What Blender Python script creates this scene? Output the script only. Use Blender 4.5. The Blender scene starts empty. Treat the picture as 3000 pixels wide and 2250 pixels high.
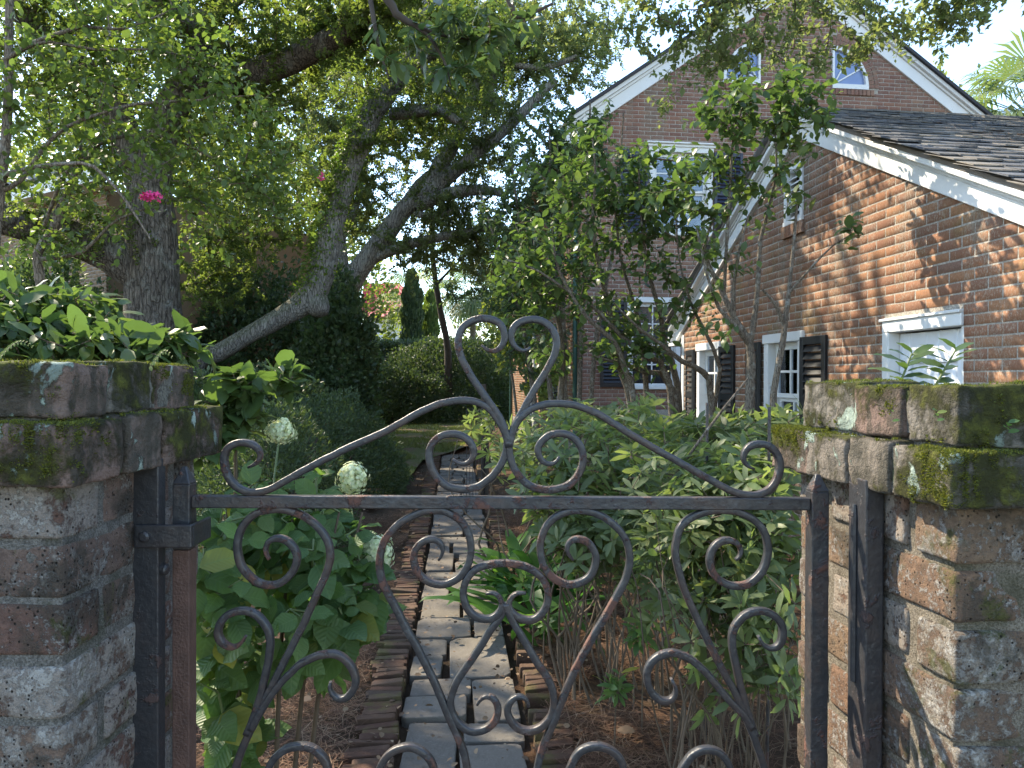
import bpy, bmesh, math, random
import numpy as np
from mathutils import Vector, Matrix, noise

random.seed(7)
RNG = np.random.default_rng(11)
R = math.radians
S = bpy.context.scene
COL = S.collection

# ------------------------------------------------------------------ camera, sky, sun
F = 2150.0
cam_d = bpy.data.cameras.new('camera')
cam = bpy.data.objects.new('camera', cam_d)
COL.objects.link(cam)
cam_d.sensor_width = 36
cam_d.lens = 36 * F / 3000
cam_d.clip_start = 0.02
cam_d.clip_end = 3000
CAM = Vector((0, 0, 1.5))
CROT = Matrix.Rotation(R(90 - 0.35), 3, 'X') @ Matrix.Rotation(R(0.22), 3, 'Z')
cam.matrix_world = Matrix.Translation(CAM) @ CROT.to_4x4()
S.camera = cam

SUN_DIR = Vector((-0.72, 0.52, 0.86)).normalized()
w = bpy.data.worlds.new('World')
S.world = w
w.use_nodes = True
wn = w.node_tree
sky = wn.nodes.new('ShaderNodeTexSky')
sky.sky_type = 'NISHITA'
sky.sun_disc = False
sky.sun_elevation = math.asin(SUN_DIR.z)
sky.sun_rotation = math.atan2(SUN_DIR.x, SUN_DIR.y)
sky.air_density = 0.9
sky.dust_density = 0.3
sky.ozone_density = 3.0
bg = wn.nodes['Background']
bg.inputs['Strength'].default_value = 0.15
wn.links.new(sky.outputs[0], bg.inputs['Color'])
sl = bpy.data.lights.new('sun', 'SUN')
sl.energy = 2.55
sl.angle = R(0.5)
sl.color = (1.0, 0.93, 0.82)
so = bpy.data.objects.new('sun', sl)
COL.objects.link(so)
so.rotation_euler = SUN_DIR.to_track_quat('Z', 'Y').to_euler()
S.view_settings.view_transform = 'Standard'
S.view_settings.look = 'None'
S.view_settings.exposure = 2.34
S.view_settings.use_white_balance = True
S.view_settings.white_balance_temperature = 7500
S.view_settings.white_balance_tint = 8
S.view_settings.gamma = 1
S.view_settings.use_curve_mapping = False
S.cycles.max_bounces = 8
S.cycles.diffuse_bounces = 4
S.cycles.transmission_bounces = 6
S.cycles.transparent_max_bounces = 12


def P(px, py, d):
    """world point seen at photo pixel (px, py) at depth d along y"""
    v = CROT @ Vector(((px - 1500) / F, (1125 - py) / F, -1))
    return CAM + v * (d / v.y)


CRN = np.array(CROT)


def project(pts):
    q = (np.asarray(pts) - np.array(CAM)) @ CRN
    z = np.maximum(-q[:, 2], 1e-3)
    return 1500 + F * q[:, 0] / z, 1125 - F * q[:, 1] / z, -q[:, 2]


def in_frame(pts, m=40):
    x, y, z = project(pts)
    return (z > 0.1) & (x > -m) & (x < 3000 + m) & (y > -m) & (y < 2250 + m)


# ------------------------------------------------------------------ scene helpers
def setp(o, label=None, cat=None, group=None, kind=None):
    if label: o['label'] = label
    if cat: o['category'] = cat
    if group: o['group'] = group
    if kind: o['kind'] = kind
    return o


def empty(name, loc=(0, 0, 0), label=None, cat=None, group=None, kind=None):
    o = bpy.data.objects.new(name, None)
    o.empty_display_size = 0.1
    COL.objects.link(o)
    o.location = loc
    return setp(o, label, cat, group, kind)


WORLD = {}


def wm(o):
    """world matrix without a depsgraph update"""
    m = o.matrix_basis.copy()
    p = o.parent
    while p is not None:
        m = p.matrix_basis @ m
        p = p.parent
    return m


def link(name, me, mat=None, parent=None, m=None, world=True):
    """link mesh; m (default identity) is a world matrix when world else a local one"""
    o = bpy.data.objects.new(name, me)
    COL.objects.link(o)
    if mat is not None and not me.materials:
        me.materials.append(mat)
    M = m if m is not None else Matrix.Identity(4)
    if parent is not None:
        o.parent = parent
        if world:
            M = wm(parent).inverted() @ M
    o.matrix_basis = M
    return o


def np_mesh(name, V, T, UV=None, smooth=False, n=3):
    V = np.ascontiguousarray(V, np.float32)
    T = np.ascontiguousarray(T, np.int32)
    me = bpy.data.meshes.new(name)
    me.vertices.add(len(V))
    me.vertices.foreach_set('co', V.ravel())
    k = T.shape[1]
    me.loops.add(T.size)
    me.loops.foreach_set('vertex_index', T.ravel())
    me.polygons.add(len(T))
    me.polygons.foreach_set('loop_start', np.arange(0, T.size, k, dtype=np.int32))
    if UV is not None:
        uvl = me.uv_layers.new(name='UVMap')
        uvl.data.foreach_set('uv', np.ascontiguousarray(UV[T.ravel()], np.float32).ravel())
    if smooth:
        me.polygons.foreach_set('use_smooth', np.ones(len(T), bool))
    me.update(calc_edges=True)
    return me


class MB:
    def __init__(s):
        s.bm = bmesh.new()

    def box(s, a, b, taper=0):
        x0, y0, z0 = a; x1, y1, z1 = b
        vs = [s.bm.verts.new(c) for c in ((x0, y0, z0), (x1, y0, z0), (x1, y1, z0), (x0, y1, z0),
                                          (x0, y0, z1), (x1, y0, z1), (x1, y1, z1), (x0, y1, z1))]
        for f in ((0, 3, 2, 1), (4, 5, 6, 7), (0, 1, 5, 4), (1, 2, 6, 5), (2, 3, 7, 6), (3, 0, 4, 7)):
            s.bm.faces.new([vs[i] for i in f])
        return s

    def hexa(s, pts):
        vs = [s.bm.verts.new(c) for c in pts]
        for f in ((0, 3, 2, 1), (4, 5, 6, 7), (0, 1, 5, 4), (1, 2, 6, 5), (2, 3, 7, 6), (3, 0, 4, 7)):
            s.bm.faces.new([vs[i] for i in f])
        return s

    def slant(s, u0, z0, u1, z1, w0, w1, h):
        """board running from (u0,z0) to (u1,z1), plumb ends, vertical height h"""
        return s.hexa(((u0, w0, z0), (u1, w0, z1), (u1, w1, z1), (u0, w1, z0),
                       (u0, w0, z0 + h), (u1, w0, z1 + h), (u1, w1, z1 + h), (u0, w1, z0 + h)))

    def poly_prism(s, pts, w0, w1):
        """pts (u,z) loop extruded from w0 to w1"""
        a = [s.bm.verts.new((u, w0, z)) for u, z in pts]
        b = [s.bm.verts.new((u, w1, z)) for u, z in pts]
        n = len(pts)
        s.bm.faces.new(a)
        s.bm.faces.new(b[::-1])
        for i in range(n):
            j = (i + 1) % n
            s.bm.faces.new((a[j], a[i], b[i], b[j]))
        return s

    def tube(s, pts, rad, n=8, cap=True):
        pts = [Vector(p) for p in pts]
        if not hasattr(rad, '__len__'):
            rad = [rad] * len(pts)
        rings = []
        ref = None
        for i, p in enumerate(pts):
            t = (pts[min(i + 1, len(pts) - 1)] - pts[max(i - 1, 0)]).normalized()
            if ref is None:
                ref = t.orthogonal().normalized()
            ref = (ref - t * ref.dot(t))
            ref = ref.normalized() if ref.length > 1e-6 else t.orthogonal().normalized()
            b = t.cross(ref)
            rings.append([s.bm.verts.new(p + (ref * math.cos(2 * math.pi * k / n) + b * math.sin(2 * math.pi * k / n)) * rad[i]) for k in range(n)])
        for i in range(len(rings) - 1):
            for k in range(n):
                s.bm.faces.new((rings[i][k], rings[i][(k + 1) % n], rings[i + 1][(k + 1) % n], rings[i + 1][k]))
        if cap:
            s.bm.faces.new(rings[0][::-1])
            s.bm.faces.new(rings[-1])
        return s

    def mesh(s, name, bevel=0, seg=1, smooth=False):
        bmesh.ops.recalc_face_normals(s.bm, faces=s.bm.faces)
        if bevel:
            bmesh.ops.bevel(s.bm, geom=list(s.bm.edges), offset=bevel, segments=seg, profile=0.5, affect='EDGES', clamp_overlap=True)
        me = bpy.data.meshes.new(name)
        s.bm.to_mesh(me)
        s.bm.free()
        if smooth:
            me.polygons.foreach_set('use_smooth', np.ones(len(me.polygons), bool))
        return me

    def build(s, name, mat, parent=None, m=None, bevel=0, seg=1, smooth=False):
        return link(name, s.mesh(name, bevel, seg, smooth), mat, parent, m)


# ------------------------------------------------------------------ materials
def newmat(name):
    m = bpy.data.materials.new(name)
    m.use_nodes = True
    m.node_tree.nodes.clear()
    return m, m.node_tree


class G:
    """tiny node graph writer"""
    def __init__(s, name):
        s.m, s.t = newmat(name)

    def n(s, kind, props=None, **inp):
        nd = s.t.nodes.new('ShaderNode' + kind)
        for k, v in (props or {}).items():
            setattr(nd, k, v)
        for k, v in inp.items():
            key = int(k[1:]) if k[0] == 'i' and k[1:].isdigit() else k.replace('_', ' ')
            sock = nd.inputs[key]
            s.put(sock, v)
        return nd

    def put(s, sock, v):
        if isinstance(v, bpy.types.NodeSocket):
            s.t.links.new(v, sock)
        elif isinstance(v, bpy.types.Node):
            s.t.links.new(v.outputs[0], sock)
        else:
            if sock.type == 'RGBA' and len(v) == 3:
                v = (*v, 1)
            sock.default_value = v

    def math(s, op, a, b=0.5, c=None):
        kw = dict(i0=a, i1=b)
        if c is not None: kw['i2'] = c
        return s.n('Math', {'operation': op}, **kw).outputs[0]

    def mix(s, fac, a, b, mode='MIX'):
        nd = s.n('Mix', {'data_type': 'RGBA', 'blend_type': mode})
        s.put(nd.inputs[0], fac); s.put(nd.inputs[6], a); s.put(nd.inputs[7], b)
        return nd.outputs[2]

    def noise(s, vec, scale, detail=4, rough=0.55, dist=0.0):
        return s.n('TexNoise', None, Vector=vec, Scale=scale, Detail=detail, Roughness=rough, Distortion=dist).outputs[0]

    def ramp(s, fac, stops, interp='LINEAR'):
        nd = s.n('ValToRGB')
        cr = nd.color_ramp
        cr.interpolation = interp
        while len(cr.elements) > len(stops): cr.elements.remove(cr.elements[-1])
        while len(cr.elements) < len(stops): cr.elements.new(0.5)
        for e, (p, c) in zip(cr.elements, stops):
            e.position = p
            e.color = (c, c, c, 1) if not hasattr(c, '__len__') else (*c, 1)
        s.put(nd.inputs[0], fac)
        return nd.outputs[0]

    def step(s, fac, lo, hi):
        return s.n('MapRange', {'interpolation_type': 'SMOOTHSTEP'}, i0=fac, i1=lo, i2=hi).outputs[0]

    def pos(s):
        return s.n('NewGeometry').outputs['Position']

    def obj(s):
        return s.n('TexCoord').outputs['Object']

    def mapv(s, vec, scale=(1, 1, 1), loc=(0, 0, 0), rot=(0, 0, 0)):
        return s.n('Mapping', None, Vector=vec, Scale=scale, Location=loc, Rotation=rot).outputs[0]

    def nz(s):
        nd = s.n('SeparateXYZ', None, i0=s.n('NewGeometry').outputs['Normal'])
        return nd.outputs[2]

    def bump(s, h, dist=0.01, strength=1.0, normal=None):
        nd = s.n('Bump', None, Height=h, Distance=dist, Strength=strength)
        if normal is not None: s.put(nd.inputs['Normal'], normal)
        return nd.outputs[0]

    def out(s, col, rough=0.7, normal=None, spec=0.3, metal=0.0, **kw):
        b = s.n('BsdfPrincipled', None, Base_Color=col, Roughness=rough, Metallic=metal)
        s.put(b.inputs['Specular IOR Level'], spec)
        if normal is not None: s.put(b.inputs['Normal'], normal)
        for k, v in kw.items(): s.put(b.inputs[k.replace('_', ' ')], v)
        o = s.n('OutputMaterial')
        s.t.links.new(b.outputs[0], o.inputs[0])
        return s.m

    def rnd(s, objwise):
        return s.n('ObjectInfo').outputs['Random'] if objwise else s.n('NewGeometry').outputs['Random Per Island']


def plain(name, col, rough=0.6, spec=0.3, var=0.15, scale=8, bump=0.0):
    g = G(name)
    p = g.pos()
    nz_ = g.noise(p, scale, 5)
    c = g.mix(nz_, tuple(x * (1 - var) for x in col), tuple(min(1, x * (1 + var)) for x in col))
    nm = g.bump(g.noise(p, scale * 6, 4), bump) if bump else None
    return g.out(c, rough, nm, spec)


LEAF_GAIN = 1.28


def m_leaf(name, cols, objwise=False, trans=0.38, rough=0.38, spec=0.45, tcol=None, veins=False):
    g = G(name)
    r = g.rnd(objwise)
    n = len(cols)
    col = g.ramp(r, [(i / (n - 1), tuple(min(.9, x * LEAF_GAIN) for x in c)) for i, c in enumerate(cols)])
    normal = None
    if veins:
        uv = g.n('TexCoord').outputs['UV']
        sx = g.n('SeparateXYZ', None, i0=uv)
        u, v = sx.outputs[0], sx.outputs[1]
        au = g.math('ABSOLUTE', g.math('SUBTRACT', u, 0.5))
        mid = g.step(au, 0.035, 0.012)
        ph = g.math('SUBTRACT', g.math('MULTIPLY', v, 9.0), g.math('MULTIPLY', au, 5.0))
        fr = g.math('ABSOLUTE', g.math('SUBTRACT', g.math('FRACT', ph), 0.5))
        side = g.math('MULTIPLY', g.step(fr, 0.07, 0.0), 0.55)
        vein = g.math('MAXIMUM', mid, side)
        col = g.mix(g.math('MULTIPLY', vein, 0.35), col, (0.14, 0.22, 0.08))
        hgt = g.math('ADD', fr, g.math('MULTIPLY', g.noise(uv, 30, 2), 0.2))
        normal = g.bump(hgt, 0.004, 0.6)
    back = g.n('NewGeometry').outputs['Backfacing']
    colb = g.mix(g.math('MULTIPLY', back, 0.5), col, g.mix(0.5, col, (0.16, 0.21, 0.12)))
    b = g.n('BsdfPrincipled', None, Base_Color=colb, Roughness=rough)
    g.put(b.inputs['Specular IOR Level'], spec)
    if normal is not None: g.put(b.inputs['Normal'], normal)
    tc = g.mix(1.0, col, tcol or (1.7, 1.8, 0.95), 'MULTIPLY')
    t = g.n('BsdfTranslucent', None, Color=tc)
    mx = g.n('MixShader', None, i0=trans, i1=b, i2=t)
    o = g.n('OutputMaterial')
    g.t.links.new(mx.outputs[0], o.inputs[0])
    return g.m


def m_bark(name, c1, c2, lichen=0.3, scale=1.0, moss=0.0, depth=0.05):
    g = G(name)
    p = g.pos()
    q = g.mapv(p, (11 * scale, 11 * scale, 1.9 * scale))
    wv = g.noise(p, 5 * scale, 3)
    q2 = g.n('VectorMath', {'operation': 'ADD'}, i0=q, i1=g.n('VectorMath', {'operation': 'SCALE'}, i0=g.n('TexNoise', None, Vector=p, Scale=6 * scale).outputs[1], Scale=0.8).outputs[0]).outputs[0]
    vo = g.n('TexVoronoi', {'feature': 'DISTANCE_TO_EDGE'}, Vector=q2, Scale=1.3).outputs[0]
    crack = g.math('ADD', g.math('MULTIPLY', g.step(vo, 0.0, 0.16), 0.6), g.math('MULTIPLY', g.step(g.noise(g.mapv(p, (1, 1, .22)), 26 * scale, 5, 0.7), 0.38, 0.58), 0.4))
    fine = g.noise(p, 40 * scale, 5, 0.7)
    h = g.math('ADD', crack, g.math('MULTIPLY', fine, 0.5))
    col = g.mix(crack, tuple(x * 0.28 for x in c1), g.mix(fine, c1, c2))
    lm = g.step(g.noise(p, 3.5 * scale, 6, 0.65), 0.52, 0.66)
    col = g.mix(g.math('MULTIPLY', lm, lichen), col, (0.33, 0.33, 0.29))
    if moss:
        mm = g.math('MULTIPLY', g.step(g.math('ADD', g.nz(), g.math('MULTIPLY', g.noise(p, 6, 5), 1.2)), 0.55, 1.0), moss)
        col = g.mix(mm, col, (0.10, 0.13, 0.025))
    return g.out(col, 0.9, g.bump(h, depth, 0.9), 0.15)


def m_pier_brick(name, warm=False):
    g = G(name)
    p = g.pos()
    r = g.rnd(True)
    base = g.ramp(r, [(0, (0.20, 0.115, 0.09)), (0.25, (0.26, 0.175, 0.14)), (0.5, (0.18, 0.13, 0.105)), (0.75, (0.30, 0.205, 0.15)), (1, (0.23, 0.125, 0.10))])
    if warm:
        base = g.ramp(r, [(0, (0.21, 0.12, 0.08)), (0.25, (0.27, 0.185, 0.12)), (0.5, (0.19, 0.13, 0.095)), (0.75, (0.32, 0.22, 0.13)), (1, (0.24, 0.135, 0.095))])
    n1 = g.noise(p, 13, 8, 0.72, 0.5)
    n2 = g.noise(p, 55, 7, 0.8)
    n3 = g.noise(p, 7, 6, 0.65, 0.6)
    n4 = g.noise(p, 260, 4, 0.75)
    n5 = g.noise(g.mapv(p, (1, 1, 1), (5, 2, 1)), 110, 6, 0.8)
    col = g.mix(g.step(n2, 0.38, 0.62), g.mix(0.55, base, (0.07, 0.045, 0.038)), base)
    col = g.mix(g.math('MULTIPLY', g.step(n5, 0.52, 0.62), 0.5), col, (0.09, 0.06, 0.05))
    off = g.math('MULTIPLY', g.math('SUBTRACT', r, 0.5), 0.16)
    # lime wash and mortar smeared over the face, breaking up the joints
    lw = g.step(g.math('ADD', g.math('ADD', g.math('MULTIPLY', n1, 0.6), g.math('MULTIPLY', n2, 0.5)), off), 0.535, 0.60)
    lw2 = g.step(g.math('ADD', g.math('MULTIPLY', n5, 0.6), g.math('MULTIPLY', n1, 0.45)), 0.545, 0.585)
    lime = g.mix(n4, (0.20, 0.175, 0.14), (0.44, 0.40, 0.34)) if warm else g.mix(n4, (0.21, 0.19, 0.165), (0.44, 0.415, 0.375))
    col = g.mix(g.math('MULTIPLY', lw, 0.72), col, lime)
    col = g.mix(g.math('MULTIPLY', lw2, 0.7), col, g.mix(n4, (0.30, 0.285, 0.26), (0.55, 0.53, 0.49)))
    alg = g.step(g.math('ADD', g.math('ADD', n3, g.math('MULTIPLY', off, -0.8)), g.math('MULTIPLY', g.math('SUBTRACT', n2, 0.5), 0.35)), 0.53, 0.64)
    col = g.mix(g.math('MULTIPLY', alg, 0.7), col, g.mix(n4, (0.022, 0.02, 0.016), (0.085, 0.078, 0.062)))
    ms = g.step(g.math('ADD', g.math('MULTIPLY', g.noise(p, 9, 7, 0.7, 0.5), 0.8), g.math('MULTIPLY', n2, 0.28)), 0.595, 0.67)
    col = g.mix(g.math('MULTIPLY', ms, 0.8), col, g.mix(n4, (0.03, 0.038, 0.01), (0.12, 0.125, 0.035)))
    pits = g.step(g.n('TexVoronoi', None, Vector=p, Scale=120).outputs[0], 0.24, 0.12)
    col = g.mix(g.math('MULTIPLY', pits, g.step(n3, 0.42, 0.52)), col, (0.02, 0.017, 0.014))
    h = g.math('ADD', g.math('ADD', g.math('MULTIPLY', n2, 1.2), g.math('MULTIPLY', n4, 0.35)), g.math('ADD', g.math('MULTIPLY', lw, 0.3), g.math('MULTIPLY', lw2, 0.25)))
    h = g.math('SUBTRACT', h, g.math('MULTIPLY', pits, 0.5))
    return g.out(col, 0.94, g.bump(h, 0.008, 1.0), 0.15)


def m_cap_brick(name):
    g = G(name)
    p = g.pos()
    r = g.rnd(True)
    base = g.ramp(r, [(0, (0.14, 0.105, 0.085)), (0.4, (0.20, 0.13, 0.105)), (0.7, (0.155, 0.13, 0.105)), (1, (0.19, 0.17, 0.145))])
    n1 = g.noise(p, 12, 7, 0.7, 0.4)
    n2 = g.noise(p, 60, 6, 0.75)
    n4 = g.noise(p, 220, 3, 0.6)
    drip = g.noise(g.mapv(p, (1, 1, 0.18)), 34, 5, 0.65)
    nz = g.nz()
    alg = g.step(g.math('ADD', g.math('MULTIPLY', n1, 0.55), g.math('MULTIPLY', drip, 0.5)), 0.46, 0.58)
    col = g.mix(g.math('MULTIPLY', alg, 0.8), base, g.mix(n2, (0.02, 0.02, 0.014), (0.075, 0.07, 0.055)))
    ms = g.step(g.math('ADD', g.math('ADD', g.math('MULTIPLY', g.noise(p, 8, 6, 0.6, 0.3), 0.9), g.math('MULTIPLY', n2, 0.25)), g.math('MULTIPLY', nz, 0.10)), 0.53, 0.64)
    mc = g.mix(g.step(g.noise(p, 24, 6, 0.7), 0.42, 0.70), (0.035, 0.036, 0.014), (0.135, 0.14, 0.03))
    mc = g.mix(n4, g.mix(0.6, mc, (0.02, 0.02, 0.005)), mc)
    col = g.mix(ms, col, mc)
    li = g.step(g.math('ADD', g.math('MULTIPLY', g.noise(g.mapv(p, (1, 1, 0.55), (3.1, 1.7, 0.4)), 17, 5, 0.55, 0.6), 0.85), g.math('MULTIPLY', n2, 0.22)), 0.625, 0.655)
    col = g.mix(g.math('MULTIPLY', li, 0.9), col, g.mix(n4, (0.20, 0.26, 0.215), (0.36, 0.42, 0.355)))
    h = g.math('ADD', g.math('ADD', n2, g.math('MULTIPLY', n4, 0.5)), g.math('ADD', g.math('MULTIPLY', ms, 0.8), g.math('MULTIPLY', li, 0.5)))
    return g.out(col, 0.95, g.bump(h, 0.007, 1.0), 0.15)


def m_wall_brick(name, objwise, hues, stain=0.5, red=False):
    g = G(name)
    p = g.pos()
    r = g.rnd(objwise)
    base = g.ramp(r, [(i / (len(hues) - 1), c) for i, c in enumerate(hues)])
    n1 = g.noise(p, 60, 5, 0.7)
    n2 = g.noise(g.mapv(p, (1, 1, 0.35)), 2.2, 6, 0.65, 0.4)
    col = g.mix(n1, g.mix(0.75, base, (0.05, 0.03, 0.02)), base)
    speck = g.step(g.math('ADD', g.math('MULTIPLY', g.noise(g.mapv(p, (1, 1, .5)), 90, 5, 0.85), 0.65), g.math('MULTIPLY', n2, 0.4)), 0.525, 0.60)
    col = g.mix(g.math('MULTIPLY', speck, stain), col, (0.33, 0.28, 0.22))
    dk = g.step(n2, 0.50, 0.68)
    col = g.mix(g.math('MULTIPLY', dk, stain * 0.9), col, g.mix(n1, (0.05, 0.038, 0.028), (0.13, 0.095, 0.07)))
    if stain > 0.6:
        ag = g.step(g.noise(g.mapv(p, (1, 1, 0.5), (4, 2, 7)), 1.6, 6, 0.65, 0.5), 0.53, 0.66)
        col = g.mix(g.math('MULTIPLY', ag, 0.5), col, g.mix(n1, (0.10, 0.085, 0.03), (0.22, 0.185, 0.075)))
    return g.out(col, 0.97, g.bump(n1, 0.003, 0.7), 0.04)


def m_iron(name, rust=1.0, chalky=1.0):
    g = G(name)
    p = g.pos()
    n1 = g.noise(p, 22, 6, 0.7, 0.3)
    n2 = g.noise(p, 130, 5, 0.7)
    n3 = g.noise(p, 6, 3)
    col = g.mix(n2, (0.009, 0.009, 0.0105), (0.04, 0.041, 0.045))
    chalk = g.step(g.noise(p, 40, 6, 0.75), 0.53, 0.72)
    col = g.mix(g.math('MULTIPLY', chalk, 0.28 * chalky), col, (0.12, 0.12, 0.12))
    br = g.step(g.math('ADD', g.math('MULTIPLY', g.noise(p, 11, 6, 0.7, 0.6), 0.8), g.math('MULTIPLY', n2, 0.2)), 0.46, 0.62)
    col = g.mix(g.math('MULTIPLY', br, 0.55 * min(1, rust)), col, (0.062, 0.038, 0.03))
    rm = g.step(g.math('ADD', g.math('MULTIPLY', n1, 0.75), g.math('MULTIPLY', n3, 0.3)), 0.585 - 0.02 * rust, 0.64)
    col = g.mix(g.math('MULTIPLY', rm, min(1, rust)), col, g.mix(n2, (0.04, 0.02, 0.015), (0.14, 0.058, 0.038)))
    h = g.math('ADD', g.math('MULTIPLY', n2, 0.35), g.math('MULTIPLY', rm, 0.8))
    h = g.math('ADD', h, g.math('MULTIPLY', g.noise(p, 55, 3), 0.8))
    ro = g.math('ADD', 0.40, g.math('MULTIPLY', rm, 0.4))
    return g.out(col, ro, g.bump(h, 0.0022, 1.0), 0.5)


M = {}
M['iron'] = m_iron('iron_paint', 1.0)
M['iron_black'] = m_iron('iron_black_paint', 0.45, 0.25)
M['iron_brown'] = plain('iron_brown_primer', (0.085, 0.045, 0.034), 0.6, 0.4, 0.6, 35, 0.002)
M['pier_brick'] = m_pier_brick('pier_brick')
M['pier_brick_warm'] = m_pier_brick('tan_pier_brick', True)
M['cap_brick'] = m_cap_brick('cap_brick')


def m_mortar(name, c1, c2, scale=30, moss=0.0):
    g = G(name)
    p = g.pos()
    n1 = g.noise(p, scale, 6, 0.7)
    n2 = g.noise(p, scale * 6, 4, 0.7)
    col = g.mix(g.step(n2, 0.36, 0.64), g.mix(n1, tuple(x * .55 for x in c1), c1), g.mix(n1, c1, tuple(min(1, x * 1.2) for x in c2)))
    dk = g.step(g.noise(p, scale * 0.3, 5, 0.6), 0.50, 0.66)
    col = g.mix(g.math('MULTIPLY', dk, 0.5), col, tuple(x * 0.4 for x in c1))
    if moss:
        ms = g.step(g.noise(p, 9, 6, 0.65), 0.52, 0.64)
        col = g.mix(g.math('MULTIPLY', ms, moss), col, (0.05, 0.06, 0.02))
    return g.out(col, 0.95, g.bump(g.math('ADD', n1, n2), 0.006, 1.0), 0.1)


M['pier_mortar'] = m_mortar('pier_mortar', (0.12, 0.112, 0.10), (0.27, 0.255, 0.23), 60, 0.35)
M['pier_mortar_warm'] = m_mortar('tan_pier_mortar', (0.15, 0.125, 0.095), (0.31, 0.275, 0.22), 60, 0.3)
M['cap_mortar'] = m_mortar('cap_mortar', (0.10, 0.09, 0.075), (0.20, 0.19, 0.16), 30, 0.9)
M['mortar'] = m_mortar('wall_mortar', (0.29, 0.26, 0.22), (0.40, 0.365, 0.315), 12)
WH = [(0.27, 0.135, 0.09), (0.34, 0.17, 0.10), (0.23, 0.12, 0.085), (0.38, 0.195, 0.11), (0.30, 0.145, 0.09), (0.24, 0.145, 0.11), (0.33, 0.155, 0.095)]
GH = [(0.25, 0.125, 0.10), (0.31, 0.165, 0.125), (0.22, 0.115, 0.095), (0.34, 0.19, 0.135), (0.28, 0.14, 0.11), (0.19, 0.12, 0.105)]
for k, ob in (('o', True), ('i', False)):
    M['wing_brick_' + k] = m_wall_brick('wing_brick_' + k, ob, WH, 0.75)
    M['gable_brick_' + k] = m_wall_brick('gable_brick_' + k, ob, GH, 0.35)


def m_white(name, c=(0.64, 0.645, 0.635), peel=0.5):
    g = G(name)
    p = g.pos()
    n1 = g.noise(p, 6, 6, 0.65)
    n2 = g.noise(p, 45, 6, 0.75)
    col = g.mix(n1, tuple(x * 0.86 for x in c), c)
    pe = g.step(g.math('ADD', g.math('MULTIPLY', n2, 0.7), g.math('MULTIPLY', n1, 0.35)), 0.61, 0.66)
    col = g.mix(g.math('MULTIPLY', pe, peel), col, (0.25, 0.22, 0.19))
    return g.out(col, 0.45, g.bump(n2, 0.0015, 0.6), 0.4)


M['white'] = m_white('white_paint')
M['door_white'] = m_white('door_paint', (0.66, 0.68, 0.71), 0.12)
M['shutter'] = plain('shutter_paint', (0.012, 0.013, 0.015), 0.42, 0.45, 0.3, 20, 0.001)
M['shutter_blue'] = plain('blue_shutter_paint', (0.018, 0.024, 0.045), 0.45, 0.4, 0.3, 20, 0.001)
M['green_metal'] = plain('green_gutter_paint', (0.02, 0.075, 0.06), 0.45, 0.4, 0.25, 12)
M['soffit'] = plain('soffit_warm_bounce', (0.40, 0.29, 0.18), 0.7, 0.2, 0.2, 6)  # tan holds the warm reflected light under the eave, put into the colour
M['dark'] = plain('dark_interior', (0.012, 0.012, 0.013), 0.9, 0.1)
M['curtain'] = plain('grey_curtain_cloth', (0.11, 0.115, 0.125), 0.9, 0.1, 0.3, 10)
M['blind'] = plain('window_blind', (0.24, 0.255, 0.27), 0.6, 0.2, 0.1, 4)
M['copper_lantern'] = plain('lantern_metal', (0.02, 0.02, 0.02), 0.5, 0.4)


def m_glass(name, tint=(0.9, 0.95, 1.0), fac=0.5):
    g = G(name)
    fr = g.n('Fresnel', None, IOR=1.55)
    f2 = g.math('ADD', g.math('MULTIPLY', fr.outputs[0], 1.0), 0.01)
    gl = g.n('BsdfGlossy', None, Color=(0.95, 0.97, 1), Roughness=0.02)
    wob = g.bump(g.noise(g.pos(), 5, 2), 0.02, 0.25)
    g.put(gl.inputs['Normal'], wob)
    tr = g.n('BsdfTransparent', None, Color=tint)
    mx = g.n('MixShader', None, i0=f2, i1=tr, i2=gl)
    o = g.n('OutputMaterial')
    g.t.links.new(mx.outputs[0], o.inputs[0])
    return g.m


M['glass'] = m_glass('old_glass')
M['attic_glass_sky'] = (lambda g: g.out(g.mix(g.noise(g.pos(), 5, 4), (0.10, 0.15, 0.29), (0.16, 0.22, 0.38)), 0.08, None, 0.7))(G('attic_glass_sky'))  # opaque pane; the reflected blue sky is put into its base colour


def m_shingle(name, objwise):
    g = G(name)
    p = g.pos()
    r = g.rnd(objwise)
    base = g.ramp(r, [(0, (0.10, 0.10, 0.105)), (0.3, (0.16, 0.15, 0.14)), (0.6, (0.22, 0.195, 0.165)), (0.8, (0.13, 0.135, 0.145)), (1, (0.28, 0.24, 0.19))])
    gr = g.noise(g.mapv(p, (14, 2.5, 2.5)), 6, 6, 0.7)
    col = g.mix(gr, g.mix(0.55, base, (0.02, 0.02, 0.02)), base)
    li = g.step(g.noise(p, 5, 6, 0.7), 0.55, 0.68)
    col = g.mix(g.math('MULTIPLY', li, 0.35), col, (0.25, 0.24, 0.21))
    return g.out(col, 0.85, g.bump(gr, 0.006, 0.8), 0.2)


M['shingle_o'] = m_shingle('roof_shingle_o', True)
M['shingle_i'] = m_shingle('roof_shingle_i', False)
M['roof_dark'] = plain('dark_roofing', (0.045, 0.045, 0.05), 0.85, 0.2, 0.35, 12, 0.004)
M['roof_grey'] = plain('grey_roofing', (0.22, 0.22, 0.23), 0.85, 0.2, 0.25, 10, 0.004)
M['flashing'] = plain('weathered_flashing', (0.16, 0.135, 0.115), 0.6, 0.3, 0.4, 9, 0.002)
M['red_metal'] = plain('red_metal_roof', (0.42, 0.035, 0.045), 0.45, 0.4, 0.1, 3)


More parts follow.
